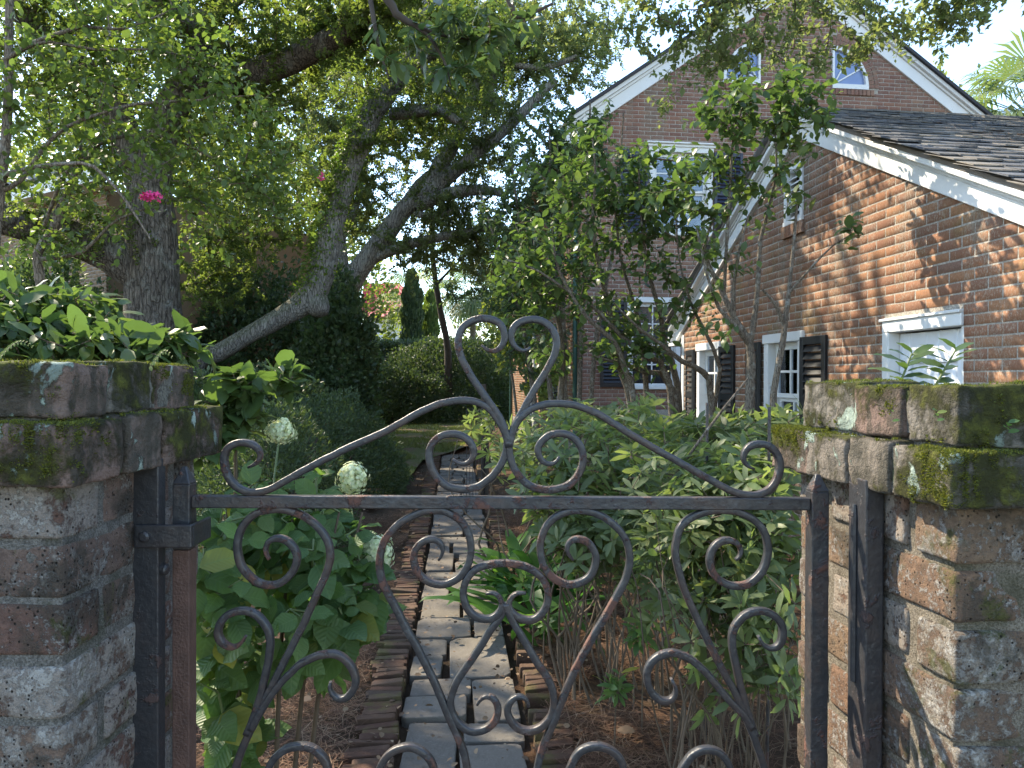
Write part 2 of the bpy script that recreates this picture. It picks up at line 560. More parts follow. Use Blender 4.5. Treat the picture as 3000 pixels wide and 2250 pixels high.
def m_stone(name):
    g = G(name)
    p = g.pos()
    r = g.rnd(True)
    base = g.ramp(r, [(0, (0.11, 0.095, 0.078)), (0.35, (0.155, 0.135, 0.11)), (0.7, (0.13, 0.118, 0.10)), (1, (0.18, 0.155, 0.125))])
    n1 = g.noise(p, 9, 6, 0.65, 0.3)
    n2 = g.noise(p, 70, 5, 0.7)
    col = g.mix(n1, g.mix(0.5, base, (0.07, 0.06, 0.055)), base)
    col = g.mix(g.math('MULTIPLY', g.step(n2, 0.5, 0.72), 0.3), col, (0.24, 0.22, 0.19))
    edge = g.step(g.noise(p, 3.5, 5, 0.6), 0.55, 0.7)
    col = g.mix(g.math('MULTIPLY', edge, 0.45), col, (0.06, 0.05, 0.035))
    return g.out(col, 0.9, g.bump(g.math('ADD', n1, g.math('MULTIPLY', n2, 0.35)), 0.012, 0.8), 0.2)


M['stone'] = m_stone('path_stone')


def m_edging(name, objwise):
    g = G(name)
    p = g.pos()
    r = g.rnd(objwise)
    base = g.ramp(r, [(0, (0.085, 0.045, 0.032)), (0.4, (0.125, 0.065, 0.042)), (0.7, (0.09, 0.06, 0.042)), (1, (0.15, 0.09, 0.06))])
    n2 = g.noise(p, 50, 6, 0.7)
    n1 = g.noise(p, 5, 5, 0.6)
    col = g.mix(n2, g.mix(0.6, base, (0.03, 0.02, 0.015)), base)
    col = g.mix(g.math('MULTIPLY', g.step(n1, 0.5, 0.66), 0.5), col, (0.10, 0.10, 0.03))
    return g.out(col, 0.92, g.bump(n2, 0.008, 0.9), 0.15)


M['edging_o'] = m_edging('edging_brick_o', True)
M['edging_i'] = m_edging('edging_brick_i', False)


def m_ground(name):
    g = G(name)
    p = g.pos()
    n1 = g.noise(p, 1.3, 6, 0.65)
    n2 = g.noise(p, 35, 6, 0.75)
    n3 = g.noise(p, 9, 5, 0.7)
    col = g.mix(n2, (0.025, 0.018, 0.012), (0.085, 0.058, 0.036))
    col = g.mix(g.math('MULTIPLY', g.step(n1, 0.45, 0.6), 0.5), col, g.mix(n2, (0.06, 0.032, 0.02), (0.14, 0.07, 0.04)))
    return g.out(col, 0.95, g.bump(g.math('ADD', n2, n3), 0.02, 1.0), 0.1)


def m_lawn(name):
    g = G(name)
    p = g.pos()
    n1 = g.noise(p, 0.9, 6, 0.65)
    n2 = g.noise(p, 30, 6, 0.75)
    gr = g.mix(n2, (0.05, 0.065, 0.02), (0.14, 0.15, 0.05))
    so = g.mix(n2, (0.08, 0.055, 0.035), (0.20, 0.14, 0.09))
    col = g.mix(g.step(n1, 0.42, 0.58), so, gr)
    return g.out(col, 0.95, g.bump(n2, 0.02, 1.0), 0.1)


M['soil'] = m_ground('garden_soil')
M['lawn'] = m_lawn('lawn_turf')
M['straw'] = (lambda g: g.out(g.ramp(g.rnd(False), [(0, (0.06, 0.03, 0.018)), (0.5, (0.13, 0.065, 0.038)), (0.85, (0.19, 0.11, 0.065)), (1, (0.28, 0.19, 0.12))]), 0.8, None, 0.2))(G('pine_straw'))
M['litter'] = (lambda g: g.out(g.ramp(g.rnd(False), [(0, (0.05, 0.03, 0.02)), (0.5, (0.12, 0.075, 0.045)), (0.9, (0.18, 0.12, 0.075)), (1, (0.30, 0.22, 0.14))]), 0.8, None, 0.2))(G('leaf_litter'))
M['grass'] = m_leaf('grass_blade', [(0.06, 0.085, 0.02), (0.10, 0.12, 0.03), (0.15, 0.15, 0.06)], trans=0.3)

M['bark_oak'] = m_bark('oak_bark', (0.135, 0.11, 0.088), (0.235, 0.20, 0.17), 0.45, 1.25, 0.1, 0.07)
M['bark_grey'] = m_bark('pale_oak_bark', (0.24, 0.22, 0.19), (0.38, 0.35, 0.31), 0.5, 1.6, 0.28, 0.05)
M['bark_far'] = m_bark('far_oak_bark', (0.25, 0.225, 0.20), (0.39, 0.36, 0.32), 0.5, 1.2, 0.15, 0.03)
M['bark_thin'] = m_bark('shrub_bark', (0.13, 0.10, 0.075), (0.24, 0.20, 0.155), 0.5, 6.0, 0.0, 0.004)
M['bark_myrtle'] = m_bark('myrtle_bark', (0.16, 0.12, 0.09), (0.28, 0.23, 0.18), 0.3, 5.0, 0.0, 0.004)
M['twig'] = plain('twig_bark', (0.115, 0.085, 0.06), 0.9, 0.15, 0.4, 20)
M['twig_dark'] = plain('dark_twig_bark', (0.065, 0.052, 0.042), 0.9, 0.15, 0.4, 10)
M['stem_green'] = plain('green_stem', (0.10, 0.13, 0.05), 0.6, 0.3, 0.3, 20)

LC = {
    'oak': [(0.045, 0.065, 0.018), (0.07, 0.095, 0.025), (0.06, 0.075, 0.03), (0.095, 0.115, 0.03)],
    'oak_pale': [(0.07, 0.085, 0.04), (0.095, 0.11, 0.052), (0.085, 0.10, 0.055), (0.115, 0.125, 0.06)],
    'myrtle': [(0.05, 0.075, 0.02), (0.07, 0.10, 0.026), (0.055, 0.085, 0.026), (0.10, 0.125, 0.03)],
    'camellia': [(0.035, 0.06, 0.02), (0.052, 0.085, 0.026), (0.042, 0.07, 0.027), (0.08, 0.11, 0.03)],
    'camellia_dark': [(0.032, 0.055, 0.025), (0.045, 0.072, 0.03), (0.04, 0.062, 0.033), (0.065, 0.09, 0.035)],
    'hydrangea': [(0.055, 0.10, 0.03), (0.07, 0.125, 0.034), (0.06, 0.11, 0.04), (0.09, 0.14, 0.04), (0.055, 0.10, 0.03), (0.07, 0.125, 0.034), (0.06, 0.11, 0.04), (0.085, 0.13, 0.04), (0.055, 0.10, 0.03), (0.07, 0.125, 0.034), (0.06, 0.11, 0.04), (0.09, 0.13, 0.04), (0.22, 0.20, 0.04)],
    'rhodo': [(0.065, 0.09, 0.038), (0.095, 0.125, 0.05), (0.08, 0.105, 0.052), (0.13, 0.15, 0.06)],
    'azalea': [(0.028, 0.045, 0.019), (0.042, 0.062, 0.024), (0.036, 0.053, 0.026), (0.062, 0.083, 0.03)],
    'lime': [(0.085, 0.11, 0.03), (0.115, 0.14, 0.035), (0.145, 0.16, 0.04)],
    'cypress': [(0.03, 0.05, 0.022), (0.045, 0.068, 0.028), (0.065, 0.09, 0.032)],
    'cypress_pale': [(0.07, 0.11, 0.03), (0.10, 0.14, 0.04), (0.12, 0.15, 0.05)],
    'palm': [(0.07, 0.105, 0.05), (0.10, 0.135, 0.07), (0.12, 0.14, 0.07)],
    'iron_plant': [(0.02, 0.06, 0.014), (0.035, 0.085, 0.02), (0.05, 0.105, 0.02)],
    'ivy': [(0.04, 0.075, 0.015), (0.08, 0.12, 0.02), (0.10, 0.13, 0.025)],
}
_lm = {}


def leafmat(kind, objwise=False, veins=False):
    k = (kind, objwise, veins)
    if k not in _lm:
        rough, spec, tr = 0.45, 0.32, 0.46
        if kind.startswith('camellia') or kind == 'iron_plant': rough, spec, tr = 0.36, 0.30, 0.42
        if kind.startswith('oak'): rough, spec, tr = 0.5, 0.25, 0.6
        if kind in ('azalea', 'cypress'): rough, tr = 0.5, 0.35
        _lm[k] = m_leaf(f'{kind}_leaf' + ('_single' if objwise else '') + ('_veined' if veins else ''), LC[kind], objwise, tr, rough, spec, veins=veins)
    return _lm[k]

# ------------------------------------------------------------------ ground
def sheet(name, pts, z, mat, parent=None, kind='structure', sub=None):
    bm = bmesh.new()
    f = bm.faces.new([bm.verts.new((x, y, z)) for x, y in pts])
    me = bpy.data.meshes.new(name)
    bm.to_mesh(me); bm.free()
    o = link(name, me, mat, parent)
    if kind: o['kind'] = kind
    return o


def path_l(d): return -0.215 - 0.081 * d
def path_r(d): return 0.285 - 0.071 * d if d < 4.44 else -0.03 - 0.075 * (d - 4.44)


def ground_mesh():
    xs = np.concatenate([np.linspace(-9, 9, 73)])
    ys = np.linspace(-3, 31, 137)
    X, Y = np.meshgrid(xs, ys)
    Z = np.zeros_like(X)
    for i in range(X.shape[0]):
        for j in range(X.shape[1]):
            d = Y[i, j]
            mid = (path_l(d) + path_r(d)) / 2
            k = min(1, max(0, (abs(X[i, j] - mid) - 0.55) / 0.8))
            Z[i, j] = -0.03 + k * (0.035 + 0.035 * noise.noise(Vector((X[i, j] * 1.3, d * 1.3, 0))))
    V = np.stack([X, Y, Z], -1).reshape(-1, 3)
    n, m = X.shape
    idx = np.arange(n * m).reshape(n, m)
    q = np.stack([idx[:-1, :-1], idx[:-1, 1:], idx[1:, 1:], idx[1:, :-1]], -1).reshape(-1, 4)
    return np_mesh('garden_ground', V, q, smooth=True)


ground = sheet('ground', [(-600, -60), (600, -60), (600, 900), (-600, 900)], -0.08, M['soil'])
soil = link('garden_soil', ground_mesh(), M['soil'])
soil['kind'] = 'structure'
lawn_pts = [(-1.55, 8.2), (-2.4, 9.0), (-4.6, 13), (-7.5, 19), (-8, 26.5), (-0.6, 27), (-0.6, 18), (-1.15, 15.0), (-1.6, 13.2), (-1.5, 10.5)]
lawn = sheet('lawn', lawn_pts, 0.048, M['lawn'])

# ------------------------------------------------------------------ brick pieces
def rough_brick(a, b, seed, bev=0.006, amp=0.0032, cuts=6):
    """worn old brick between corners a and b; returns mesh centred on its middle, and the middle"""
    a = Vector(a); b = Vector(b)
    c = (a + b) / 2
    s = b - a
    bm = bmesh.new()
    bmesh.ops.create_cube(bm, size=1.0)
    bmesh.ops.scale(bm, vec=s, verts=bm.verts)
    bmesh.ops.bevel(bm, geom=list(bm.edges), offset=bev, segments=2, profile=0.6, affect='EDGES', clamp_overlap=True)
    bmesh.ops.subdivide_edges(bm, edges=[e for e in bm.edges if e.calc_length() > 0.035], cuts=cuts, use_grid_fill=True)
    off = Vector((seed * 3.7, seed * 1.3, seed * 2.1))
    for v in bm.verts:
        q = v.co * 22 + off
        n = 0.7 * noise.noise(q) + 0.6 * noise.noise(q * 2.7)
        n2 = noise.noise(v.co * 8 + off)
        d = v.co.normalized()
        v.co += d * (n * amp + n2 * amp * 0.8)
    bmesh.ops.triangulate(bm, faces=[f for f in bm.faces if len(f.verts) > 4])
    bmesh.ops.recalc_face_normals(bm, faces=bm.faces)
    me = bpy.data.meshes.new('brick')
    bm.to_mesh(me); bm.free()
    me.polygons.foreach_set('use_smooth', np.ones(len(me.polygons), bool))
    return me, c


CAPS = []


def brick_pier(side, x_near, x_far, d0, d1, top, cap_t, label, name='brick_pier'):
    """side -1: left of the opening, +1: right.  Local plan: s = away from the opening, t = depth"""
    p = empty(name, (x_near, d0, 0), label, 'gate pier', 'old brick piers beside the gate')
    splay = (x_far - x_near) / (d1 - d0)
    dep = d1 - d0
    rng = random.Random(3 + side)

    def W(s, t, z):
        return (x_near + splay * t + side * s, d0 + t, z)

    pitch = 0.0755
    zc = top - cap_t[0] - cap_t[1] - 0.012
    # mortar core
    mb = MB()
    mb.hexa([W(0.004, 0.004, -0.1), W(0.80, 0.004, -0.1), W(0.80, dep - 0.006, -0.1), W(0.004, dep - 0.006, -0.1),
             W(0.004, 0.004, zc + .02), W(0.80, 0.004, zc + .02), W(0.80, dep - 0.006, zc + .02), W(0.004, dep - 0.006, zc + .02)])
    mb.build('mortar_core', M['pier_mortar_warm' if side > 0 else 'pier_mortar'], p)
    mb = MB()
    mb.hexa([W(-0.004, 0.0, zc), W(0.80, 0.0, zc), W(0.80, dep, zc), W(-0.004, dep, zc),
             W(0.012, 0.012, top - .01), W(0.80, 0.012, top - .01), W(0.80, dep - .012, top - .01), W(0.012, dep - .012, top - .01)])
    mb.hexa([W(-.027, -.027, zc + .008), W(0.80, -.027, zc + .008), W(0.80, dep + .02, zc + .008), W(-.027, dep + .02, zc + .008),
             W(-.027, -.027, zc + cap_t[0] + .002), W(0.80, -.027, zc + cap_t[0] + .002), W(0.80, dep + .02, zc + cap_t[0] + .002), W(-.027, dep + .02, zc + cap_t[0] + .002)])
    mb.hexa([W(-.001, -.001, top - .07), W(0.80, -.001, top - .07), W(0.80, dep - .026, top - .07), W(-.001, dep - .026, top - .07),
             W(-.001, -.001, top - .012), W(0.80, -.001, top - .012), W(0.80, dep - .026, top - .012), W(-.001, dep - .026, top - .012)])
    mb.build('cap_mortar', M['cap_mortar'], p)
    seed = 10 * side + 40
    k = 0
    z = zc
    while z > 0.45:
        z0, z1 = z - pitch + 0.0095, z
        h = rng.uniform(-.002, .002)
        if k % 2 == 0:
            lay = [(0, .205, 0, .082), (.217, .42, 0, .098), (.432, .64, 0, .098),
                   (0, .1, .094, .29), (0, .1, .303, dep)]
        else:
            lay = [(0, .1, 0, .205), (.112, .215, 0, .1), (.227, .43, 0, .1), (.442, .65, 0, .1), (0, .1, .217, dep)]
            if rng.random() < .6:
                lay[-1] = (0, .1, .217, .302); lay.append((0, .1, .312, dep))
        for s0, s1, t0, t1 in lay:
            seed += 1
            j = lambda a: rng.uniform(-a, a)
            o = j(.003)
            me, c = rough_brick((s0 + o, t0 + j(.002) + .001, z0 + h + j(.002)), (s1 + j(.003), t1 + j(.003), z1 + h + j(.002)), seed)
            # local (s,t,z) -> world shear-free placement
            if side < 0:
                me.transform(Matrix.Diagonal((-1, 1, 1, 1)))
                me.flip_normals()
            cx, cy, cz = W(c.x, c.y, c.z)
            m = Matrix.Translation((cx, cy, cz)) @ Matrix.Rotation(R(j(1.0)) - math.atan(splay), 4, 'Z') @ Matrix.Rotation(R(j(.8)), 4, 'Y')
            link('brick', me, M['pier_brick_warm' if side > 0 else 'pier_brick'], p, m)
        z -= pitch
        k += 1
    # cap: lower projecting course and upper course
    for lev in (0, 1):
        z0 = zc + (0.004 if lev == 0 else cap_t[0] + 0.012)
        z1 = z0 + cap_t[lev] + (0.004 if lev == 0 else -0.004)
        ov = 0.034 if lev == 0 else 0.006
        ovb = 0.03 if lev == 0 else -0.02
        if lev == 0:
            lay = [(-ov, .17, -ov, .08), (.173, .38, -ov, .08), (.383, .59, -ov, .08), (.593, .79, -ov, .08),
                   (-ov, .09, .083, .185), (-ov, .09, .188, .30), (-ov, .09, .303, dep + ovb)]
        else:
            lay = [(-ov, .10, -ov, .09), (.103, .32, -ov, .09), (.323, .54, -ov, .09), (.543, .8, -ov, .09),
                   (-ov, .10, .093, .21), (-ov, .10, .213, dep + ovb)]
        lay.append((.10, .78, .095, dep - .02))
        for s0, s1, t0, t1 in lay:
            seed += 1
            j = lambda a: rng.uniform(-a, a)
            fill = s1 - s0 > .5
            me, c = rough_brick((s0 + j(.004), t0 + j(.004), z0 + j(.003)), (s1 + j(.001), t1 + j(.001), z1 + (j(.004) if not fill else -.006)), seed, 0.005, 0.0055, 9)
            if side < 0:
                me.transform(Matrix.Diagonal((-1, 1, 1, 1)))
                me.flip_normals()
            cx, cy, cz = W(c.x, c.y, c.z)
            m = Matrix.Translation((cx, cy, cz)) @ Matrix.Rotation(-math.atan(splay) + R(j(.5)), 4, 'Z') @ Matrix.Rotation(R(j(1.0)), 4, 'Y')
            CAPS.append((side, link('cap_brick', me, M['cap_brick'], p, m), m))
    return p, W, zc


pierL, WL, zcL = brick_pier(-1, -0.565, -0.563, 0.925, 1.31, 1.524, (0.077, 0.073),
                            'weathered brick pier with pale lichen streaks on its cap, left of the gate')
pierR, WR, zcR = brick_pier(1, 0.552, 0.512, 0.915, 1.31, 1.499, (0.068, 0.078),
                            'weathered brick pier with bright yellow-green moss on its cap, right of the gate')

# ------------------------------------------------------------------ wrought iron gate
DG = 1.146
A5 = lambda p: (1000 + p[0] / 2.212, 750 + p[1] / 2.212)
A4 = lambda p: (p[0] / 2.212, 750 + p[1] / 2.212)
A6 = lambda p: (2000 + p[0] / 2.212, 750 + p[1] / 2.212)
B1 = lambda p: (p[0] / 2.212, 1500 + p[1] / 2.212)
B2 = lambda p: (1000 + p[0] / 2.212, 1500 + p[1] / 2.212)
B3 = lambda p: (2000 + p[0] / 2.212, 1500 + p[1] / 2.212)


def spline(pts, step=0.006):
    pts = [np.array(p, float) for p in pts]
    pts = [2 * pts[0] - pts[1]] + pts + [2 * pts[-1] - pts[-2]]
    out = []
    for i in range(1, len(pts) - 2):
        p0, p1, p2, p3 = pts[i - 1:i + 3]
        n = max(2, int(np.linalg.norm(p2 - p1) / step))
        for k in range(n):
            t = k / n
            out.append(0.5 * (2 * p1 + (p2 - p0) * t + (2 * p0 - 5 * p1 + 4 * p2 - p3) * t * t + (3 * p1 - p0 - 3 * p2 + p3) * t ** 3))
    out.append(pts[-2])
    return np.array(out)


def smooth(pts, it=3):
    q = pts.copy()
    for _ in range(it):
        q[1:-1] = 0.25 * q[:-2] + 0.5 * q[1:-1] + 0.25 * q[2:]
    return q


gate = empty('iron_gate', (P(1469, 1470, DG).x, DG, 0), 'dark wrought iron garden gate with heart topped scrollwork and rust spots', 'gate')
LOWPTS = []


def scroll(name, pts, taper=(True, False), w=0.0113, t=0.0135, dy=0.0, yj=0.0):
    """square bar following points given in the gate's own plane; tapered tips where a bar ends in a curl"""
    W3 = np.array([tuple(P(x, y, DG + dy)) for x, y in pts])
    c = smooth(spline(W3, 0.005), 4)
    n = len(c)
    tan = np.gradient(c, axis=0)
    tan /= np.linalg.norm(tan, axis=1)[:, None]
    nrm = np.stack([-tan[:, 2], np.zeros(n), tan[:, 0]], 1)
    s = np.concatenate([[0], np.cumsum(np.linalg.norm(np.diff(c, axis=0), axis=1))])
    k = np.ones(n)
    kt = np.ones(n)
    if taper[0]:
        k *= np.clip(0.35 + s / 0.05 * 0.65, 0, 1)
    if taper[1]:
        k *= np.clip(0.35 + (s[-1] - s) / 0.05 * 0.65, 0, 1)
    ns = 12
    V = []
    ph = RNG.uniform(0, 50)
    wob = np.array([noise.noise(Vector((a * 60, ph, 0))) for a in s]) * 0.0007
    for q in range(ns):
        a = 2 * math.pi * (q + 0.5) / ns
        ca, sa = math.cos(a), math.sin(a)
        e = 0.36
        x = math.copysign(abs(ca) ** e, ca) * (w / 2)
        y = math.copysign(abs(sa) ** e, sa) * (t / 2)
        V.append(c + nrm * ((x + wob) * k)[:, None] + np.array([0, 1, 0]) * (y * (0.5 + 0.5 * k))[:, None])
    V = np.stack(V, 1).reshape(-1, 3)
    idx = np.arange(n * ns).reshape(n, ns)
    qd = np.stack([idx[:-1], np.roll(idx, -1, 1)[:-1], np.roll(idx, -1, 1)[1:], idx[1:]], -1).reshape(-1, 4)
    me = np_mesh(name, V, qd, smooth=True)
    bm = bmesh.new(); bm.from_mesh(me)
    bm.verts.ensure_lookup_table()
    bm.faces.new([bm.verts[i] for i in idx[0][::-1]]); bm.faces.new([bm.verts[i] for i in idx[-1]])
    bmesh.ops.recalc_face_normals(bm, faces=bm.faces)
    bm.to_mesh(me); bm.free()
    return link(name, me, M['iron'], gate)


z_bot = 0.14
# posts and rails
xl, xr = P(541, 1500, DG).x, P(2394, 1500, DG).x
for xx, top_px in ((xl, 1363), (xr, 1378)):
    hw = 0.0135
    zt = P(543, top_px, DG).z
    mb = MB()
    zsplit = P(543, 1606, DG).z if xx < 0 else 0.3
    mb.box((xx - hw, DG - hw, zsplit), (xx + hw, DG + hw, zt - 0.028))
    mb.build('post', M['iron'], gate, bevel=0.002, seg=2)
    mb = MB()
    mb.box((xx - hw, DG - hw, 0.06), (xx + hw, DG + hw, zsplit - .0005))
    o = mb.build('post', M['iron_brown' if xx < 0 else 'iron'], gate, bevel=0.002, seg=2)
    if xx < 0: o['label'] = 'lower part of the post, bare rusty brown'
    mb = MB()
    bm = mb.bm
    b = [bm.verts.new((xx + a * hw * 1.02, DG + c * hw * 1.02, zt - 0.028)) for a, c in ((-1, -1), (1, -1), (1, 1), (-1, 1))]
    b2 = [bm.verts.new((xx + a * hw * .25, DG + c * hw * .25, zt - 0.002)) for a, c in ((-1, -1), (1, -1), (1, 1), (-1, 1))]
    for i in range(4):
        bm.faces.new((b[i], b[(i + 1) % 4], b2[(i + 1) % 4], b2[i]))
    bm.faces.new(b2)
    bm.faces.new(b[::-1])
    mb.build('finial', M['iron'], gate, bevel=0.0015, seg=2)
a, b = P(543, 1449, DG), P(543, 1487, DG)
mb = MB(); mb.box((xl + .0137, DG - .009, b.z + .0006), (xr - .0137, DG + .009, a.z - .0006))
mb.build('rail', M['iron'], gate, bevel=0.0018, seg=2)
mb = MB(); mb.box((xl + .0137, DG - .009, z_bot), (xr - .0137, DG + .009, z_bot + .02))
mb.build('rail', M['iron'], gate, bevel=0.0018, seg=2)

heartL = [A5(p) for p in [(908, 577), (935, 610), (985, 626), (1035, 602), (1064, 548), (1062, 490), (1035, 442), (980, 410), (915, 403), (850, 416), (797, 450), (762, 503), (753, 562), (767, 632), (802, 710), (850, 790), (910, 880), (968, 960), (1022, 1040), (1058, 1110), (1075, 1180), (1083, 1240)]]
heartR = [A5(p) for p in [(1226, 592), (1195, 622), (1150, 612), (1108, 575), (1096, 510), (1122, 450), (1178, 417), (1250, 407), (1320, 427), (1372, 478), (1397, 550), (1390, 620), (1360, 690), (1300, 790), (1232, 900), (1175, 1000), (1125, 1090), (1098, 1160), (1087, 1240)]]
shoulderL = [A5(p) for p in [(1084, 1235), (1062, 1150), (1022, 1070), (975, 1005), (920, 962), (850, 938), (760, 935), (650, 953), (500, 1018), (300, 1130), (0, 1265)]] + [A4(p) for p in [(1950, 1400), (1800, 1487), (1720, 1522), (1620, 1535), (1530, 1495), (1472, 1420), (1450, 1340), (1460, 1270), (1500, 1222), (1570, 1205), (1640, 1218), (1690, 1262), (1692, 1310), (1662, 1350), (1610, 1370)]]
shoulderR = [A5(p) for p in [(1087, 1235), (1112, 1130), (1152, 1055), (1210, 1000), (1300, 965), (1400, 955), (1500, 965), (1600, 995), (1700, 1045), (1850, 1140), (2000, 1230), (2212, 1348)]] + [A6(p) for p in [(150, 1435), (300, 1515), (400, 1548), (490, 1548), (570, 1508), (618, 1430), (630, 1340), (608, 1272), (555, 1226), (485, 1214), (425, 1232), (390, 1280), (388, 1330), (420, 1368), (462, 1380)]]
lowL = [A5(p) for p in [(1075, 1180), (1072, 1250), (1042, 1340), (1000, 1405), (940, 1462), (870, 1500), (790, 1514), (700, 1498), (630, 1450), (583, 1370), (565, 1300), (577, 1230), (620, 1175), (690, 1150), (760, 1155), (820, 1183), (858, 1232), (866, 1285), (845, 1330), (800, 1356), (752, 1346), (722, 1315)]]
lowR = [A5(p) for p in [(1086, 1180), (1088, 1270), (1112, 1360), (1162, 1440), (1230, 1493), (1310, 1514), (1400, 1510), (1480, 1480), (1543, 1410), (1570, 1320), (1558, 1240), (1510, 1175), (1440, 1150), (1370, 1150), (1312, 1183), (1272, 1232), (1272, 1290), (1310, 1342), (1360, 1358), (1398, 1335), (1412, 1300)]]
for nm, pts, tp in (('heart_bar', heartL, (True, False)), ('heart_bar', heartR, (True, False)), ('shoulder_bar', shoulderL, (False, True)), ('shoulder_bar', shoulderR, (False, True)), ('scroll', lowL, (False, True)), ('scroll', lowR, (False, True))):
    scroll(nm, pts, tp, dy=RNG.uniform(-.0012, .0012))
# lower field
mainL = [B2(p) for p in [(630, 312), (662, 272), (664, 218), (630, 180), (572, 170), (512, 197), (470, 260), (468, 330), (500, 405), (560, 452), (640, 472), (720, 453), (788, 400), (832, 320), (843, 240), (828, 150), (790, 72), (720, 16), (650, -12), (570, -14), (490, 10), (400, 57), (322, 122), (267, 210), (247, 310), (256, 420), (292, 510), (342, 600), (420, 752), (500, 895), (580, 1052), (645, 1200), (695, 1320), (745, 1430), (785, 1530), (808, 1620), (830, 1760), (850, 1950)]]
mainR = [B2(p) for p in [(1502, 312), (1462, 272), (1457, 222), (1482, 178), (1540, 168), (1600, 194), (1646, 252), (1652, 322), (1628, 398), (1560, 456), (1480, 472), (1400, 448), (1332, 390), (1298, 310), (1286, 230), (1302, 140), (1342, 72), (1410, 16), (1500, -12), (1600, -8), (1700, 32), (1790, 102), (1848, 190), (1870, 300), (1848, 420), (1800, 518), (1702, 690), (1600, 860), (1512, 1030), (1432, 1210), (1392, 1320), (1342, 1440), (1302, 1530), (1278, 1620), (1250, 1760), (1225, 1950)]]
ringL = [B2(p) for p in [(935, 528), (985, 515), (1028, 542), (1048, 598), (1036, 650), (988, 688), (920, 696), (853, 672), (803, 610), (787, 530), (802, 450), (847, 384), (920, 345), (1010, 332), (1065, 331)]]
ringR = [B2(p) for p in [(1197, 525), (1140, 515), (1098, 547), (1078, 600), (1092, 648), (1140, 686), (1210, 704), (1278, 686), (1326, 620), (1342, 530), (1318, 450), (1270, 392), (1190, 352), (1120, 334), (1060, 331)]]
legL = [B2(p) for p in [(1062, 590), (1040, 665), (962, 770), (892, 888), (822, 988), (752, 1090), (716, 1180), (707, 1270), (732, 1340), (790, 1398), (870, 1422), (950, 1398), (1000, 1350), (1020, 1285), (1010, 1225), (970, 1190), (922, 1188), (890, 1222), (880, 1248)]]
legR = [B2(p) for p in [(1064, 590), (1090, 670), (1150, 772), (1212, 880), (1272, 982), (1340, 1082), (1374, 1172), (1378, 1270), (1350, 1340), (1290, 1398), (1210, 1422), (1140, 1398), (1092, 1350), (1072, 1282), (1086, 1225), (1130, 1190), (1180, 1190), (1212, 1225), (1215, 1262)]]
botL = [B2(p) for p in [(180, 1900), (215, 1760), (250, 1655), (302, 1572), (370, 1530), (450, 1520), (530, 1553), (588, 1622), (608, 1700), (590, 1800), (520, 1850)]]
botR = [B2(p) for p in [(1420, 1900), (1450, 1760), (1484, 1655), (1522, 1572), (1590, 1524), (1670, 1514), (1750, 1543), (1818, 1612), (1836, 1690), (1800, 1800), (1740, 1840)]]
sideL = [B1(p) for p in [(1745, 308), (1718, 270), (1718, 212), (1752, 172), (1810, 163), (1870, 188), (1918, 245), (1928, 310), (1898, 390), (1840, 448), (1760, 478), (1680, 462), (1600, 400), (1552, 320), (1537, 220), (1557, 120), (1622, 32), (1720, -12), (1850, -17), (1960, 22), (2060, 92), (2128, 190), (2143, 290), (2110, 410), (2050, 540), (1960, 740), (1860, 935), (1770, 1110), (1690, 1270), (1620, 1420), (1560, 1560), (1527, 1670), (1490, 1850)]]
curlL1 = [B1(p) for p in [(1592, 803), (1562, 858), (1510, 886), (1460, 866), (1418, 820), (1413, 750), (1443, 692), (1500, 650), (1580, 636), (1660, 662), (1718, 722), (1752, 800), (1750, 900), (1722, 1050), (1692, 1180), (1652, 1310), (1600, 1440)]]
curlL2 = [B1((2142, 1100)), B1((2128, 1150)), B1((2160, 1198)), B2((2, 1222)), B2((50, 1196)), B2((92, 1130)), B2((92, 1060)), B2((58, 985)), B2((0, 932))] + [B1(p) for p in [(2150, 915), (2060, 930), (1960, 975), (1862, 1062), (1762, 1180), (1690, 1292), (1630, 1410)]]
botLL = [B1(p) for p in [(1680, 1900), (1705, 1760), (1742, 1655), (1782, 1590), (1850, 1534), (1950, 1512), (2050, 1543), (2108, 1610), (2130, 1690), (2110, 1790), (2050, 1840)]]
sideR = [B3(p) for p in [(342, 310), (374, 290), (384, 242), (358, 194), (300, 176), (242, 185), (194, 232), (170, 300), (184, 380), (242, 446), (320, 480), (400, 476), (478, 428), (532, 350), (552, 250), (538, 150), (488, 72), (400, 13), (300, -12), (200, -12), (100, 13), (0, 72)]] + [B2((2172, 165)), B2((2162, 270)), B2((2186, 380))] + [B3(p) for p in [(0, 470), (42, 580), (102, 710), (170, 850), (240, 990), (312, 1120), (362, 1220), (420, 1360), (470, 1480), (510, 1600), (535, 1690), (580, 1860)]]
curlR1 = [B3(p) for p in [(490, 803), (508, 850), (550, 886), (598, 886), (642, 840), (652, 760), (622, 692), (560, 650), (490, 636), (412, 658), (353, 712), (318, 790), (322, 890), (346, 1000), (367, 1100), (392, 1200), (430, 1330), (470, 1450)]]
curlR2 = [B2(p) for p in [(2135, 1078), (2166, 1120), (2174, 1170), (2150, 1216), (2095, 1235), (2032, 1198), (1988, 1130), (1978, 1040), (2012, 962), (2080, 920), (2150, 910)]] + [B3(p) for p in [(0, 925), (82, 975), (170, 1062), (252, 1162), (322, 1242), (392, 1310), (450, 1400)]]
botRR = [B3(p) for p in [(-60, 1790), (-20, 1690), (10, 1640), (55, 1574), (130, 1536), (210, 1540), (268, 1582), (308, 1650), (325, 1740), (300, 1830)]]
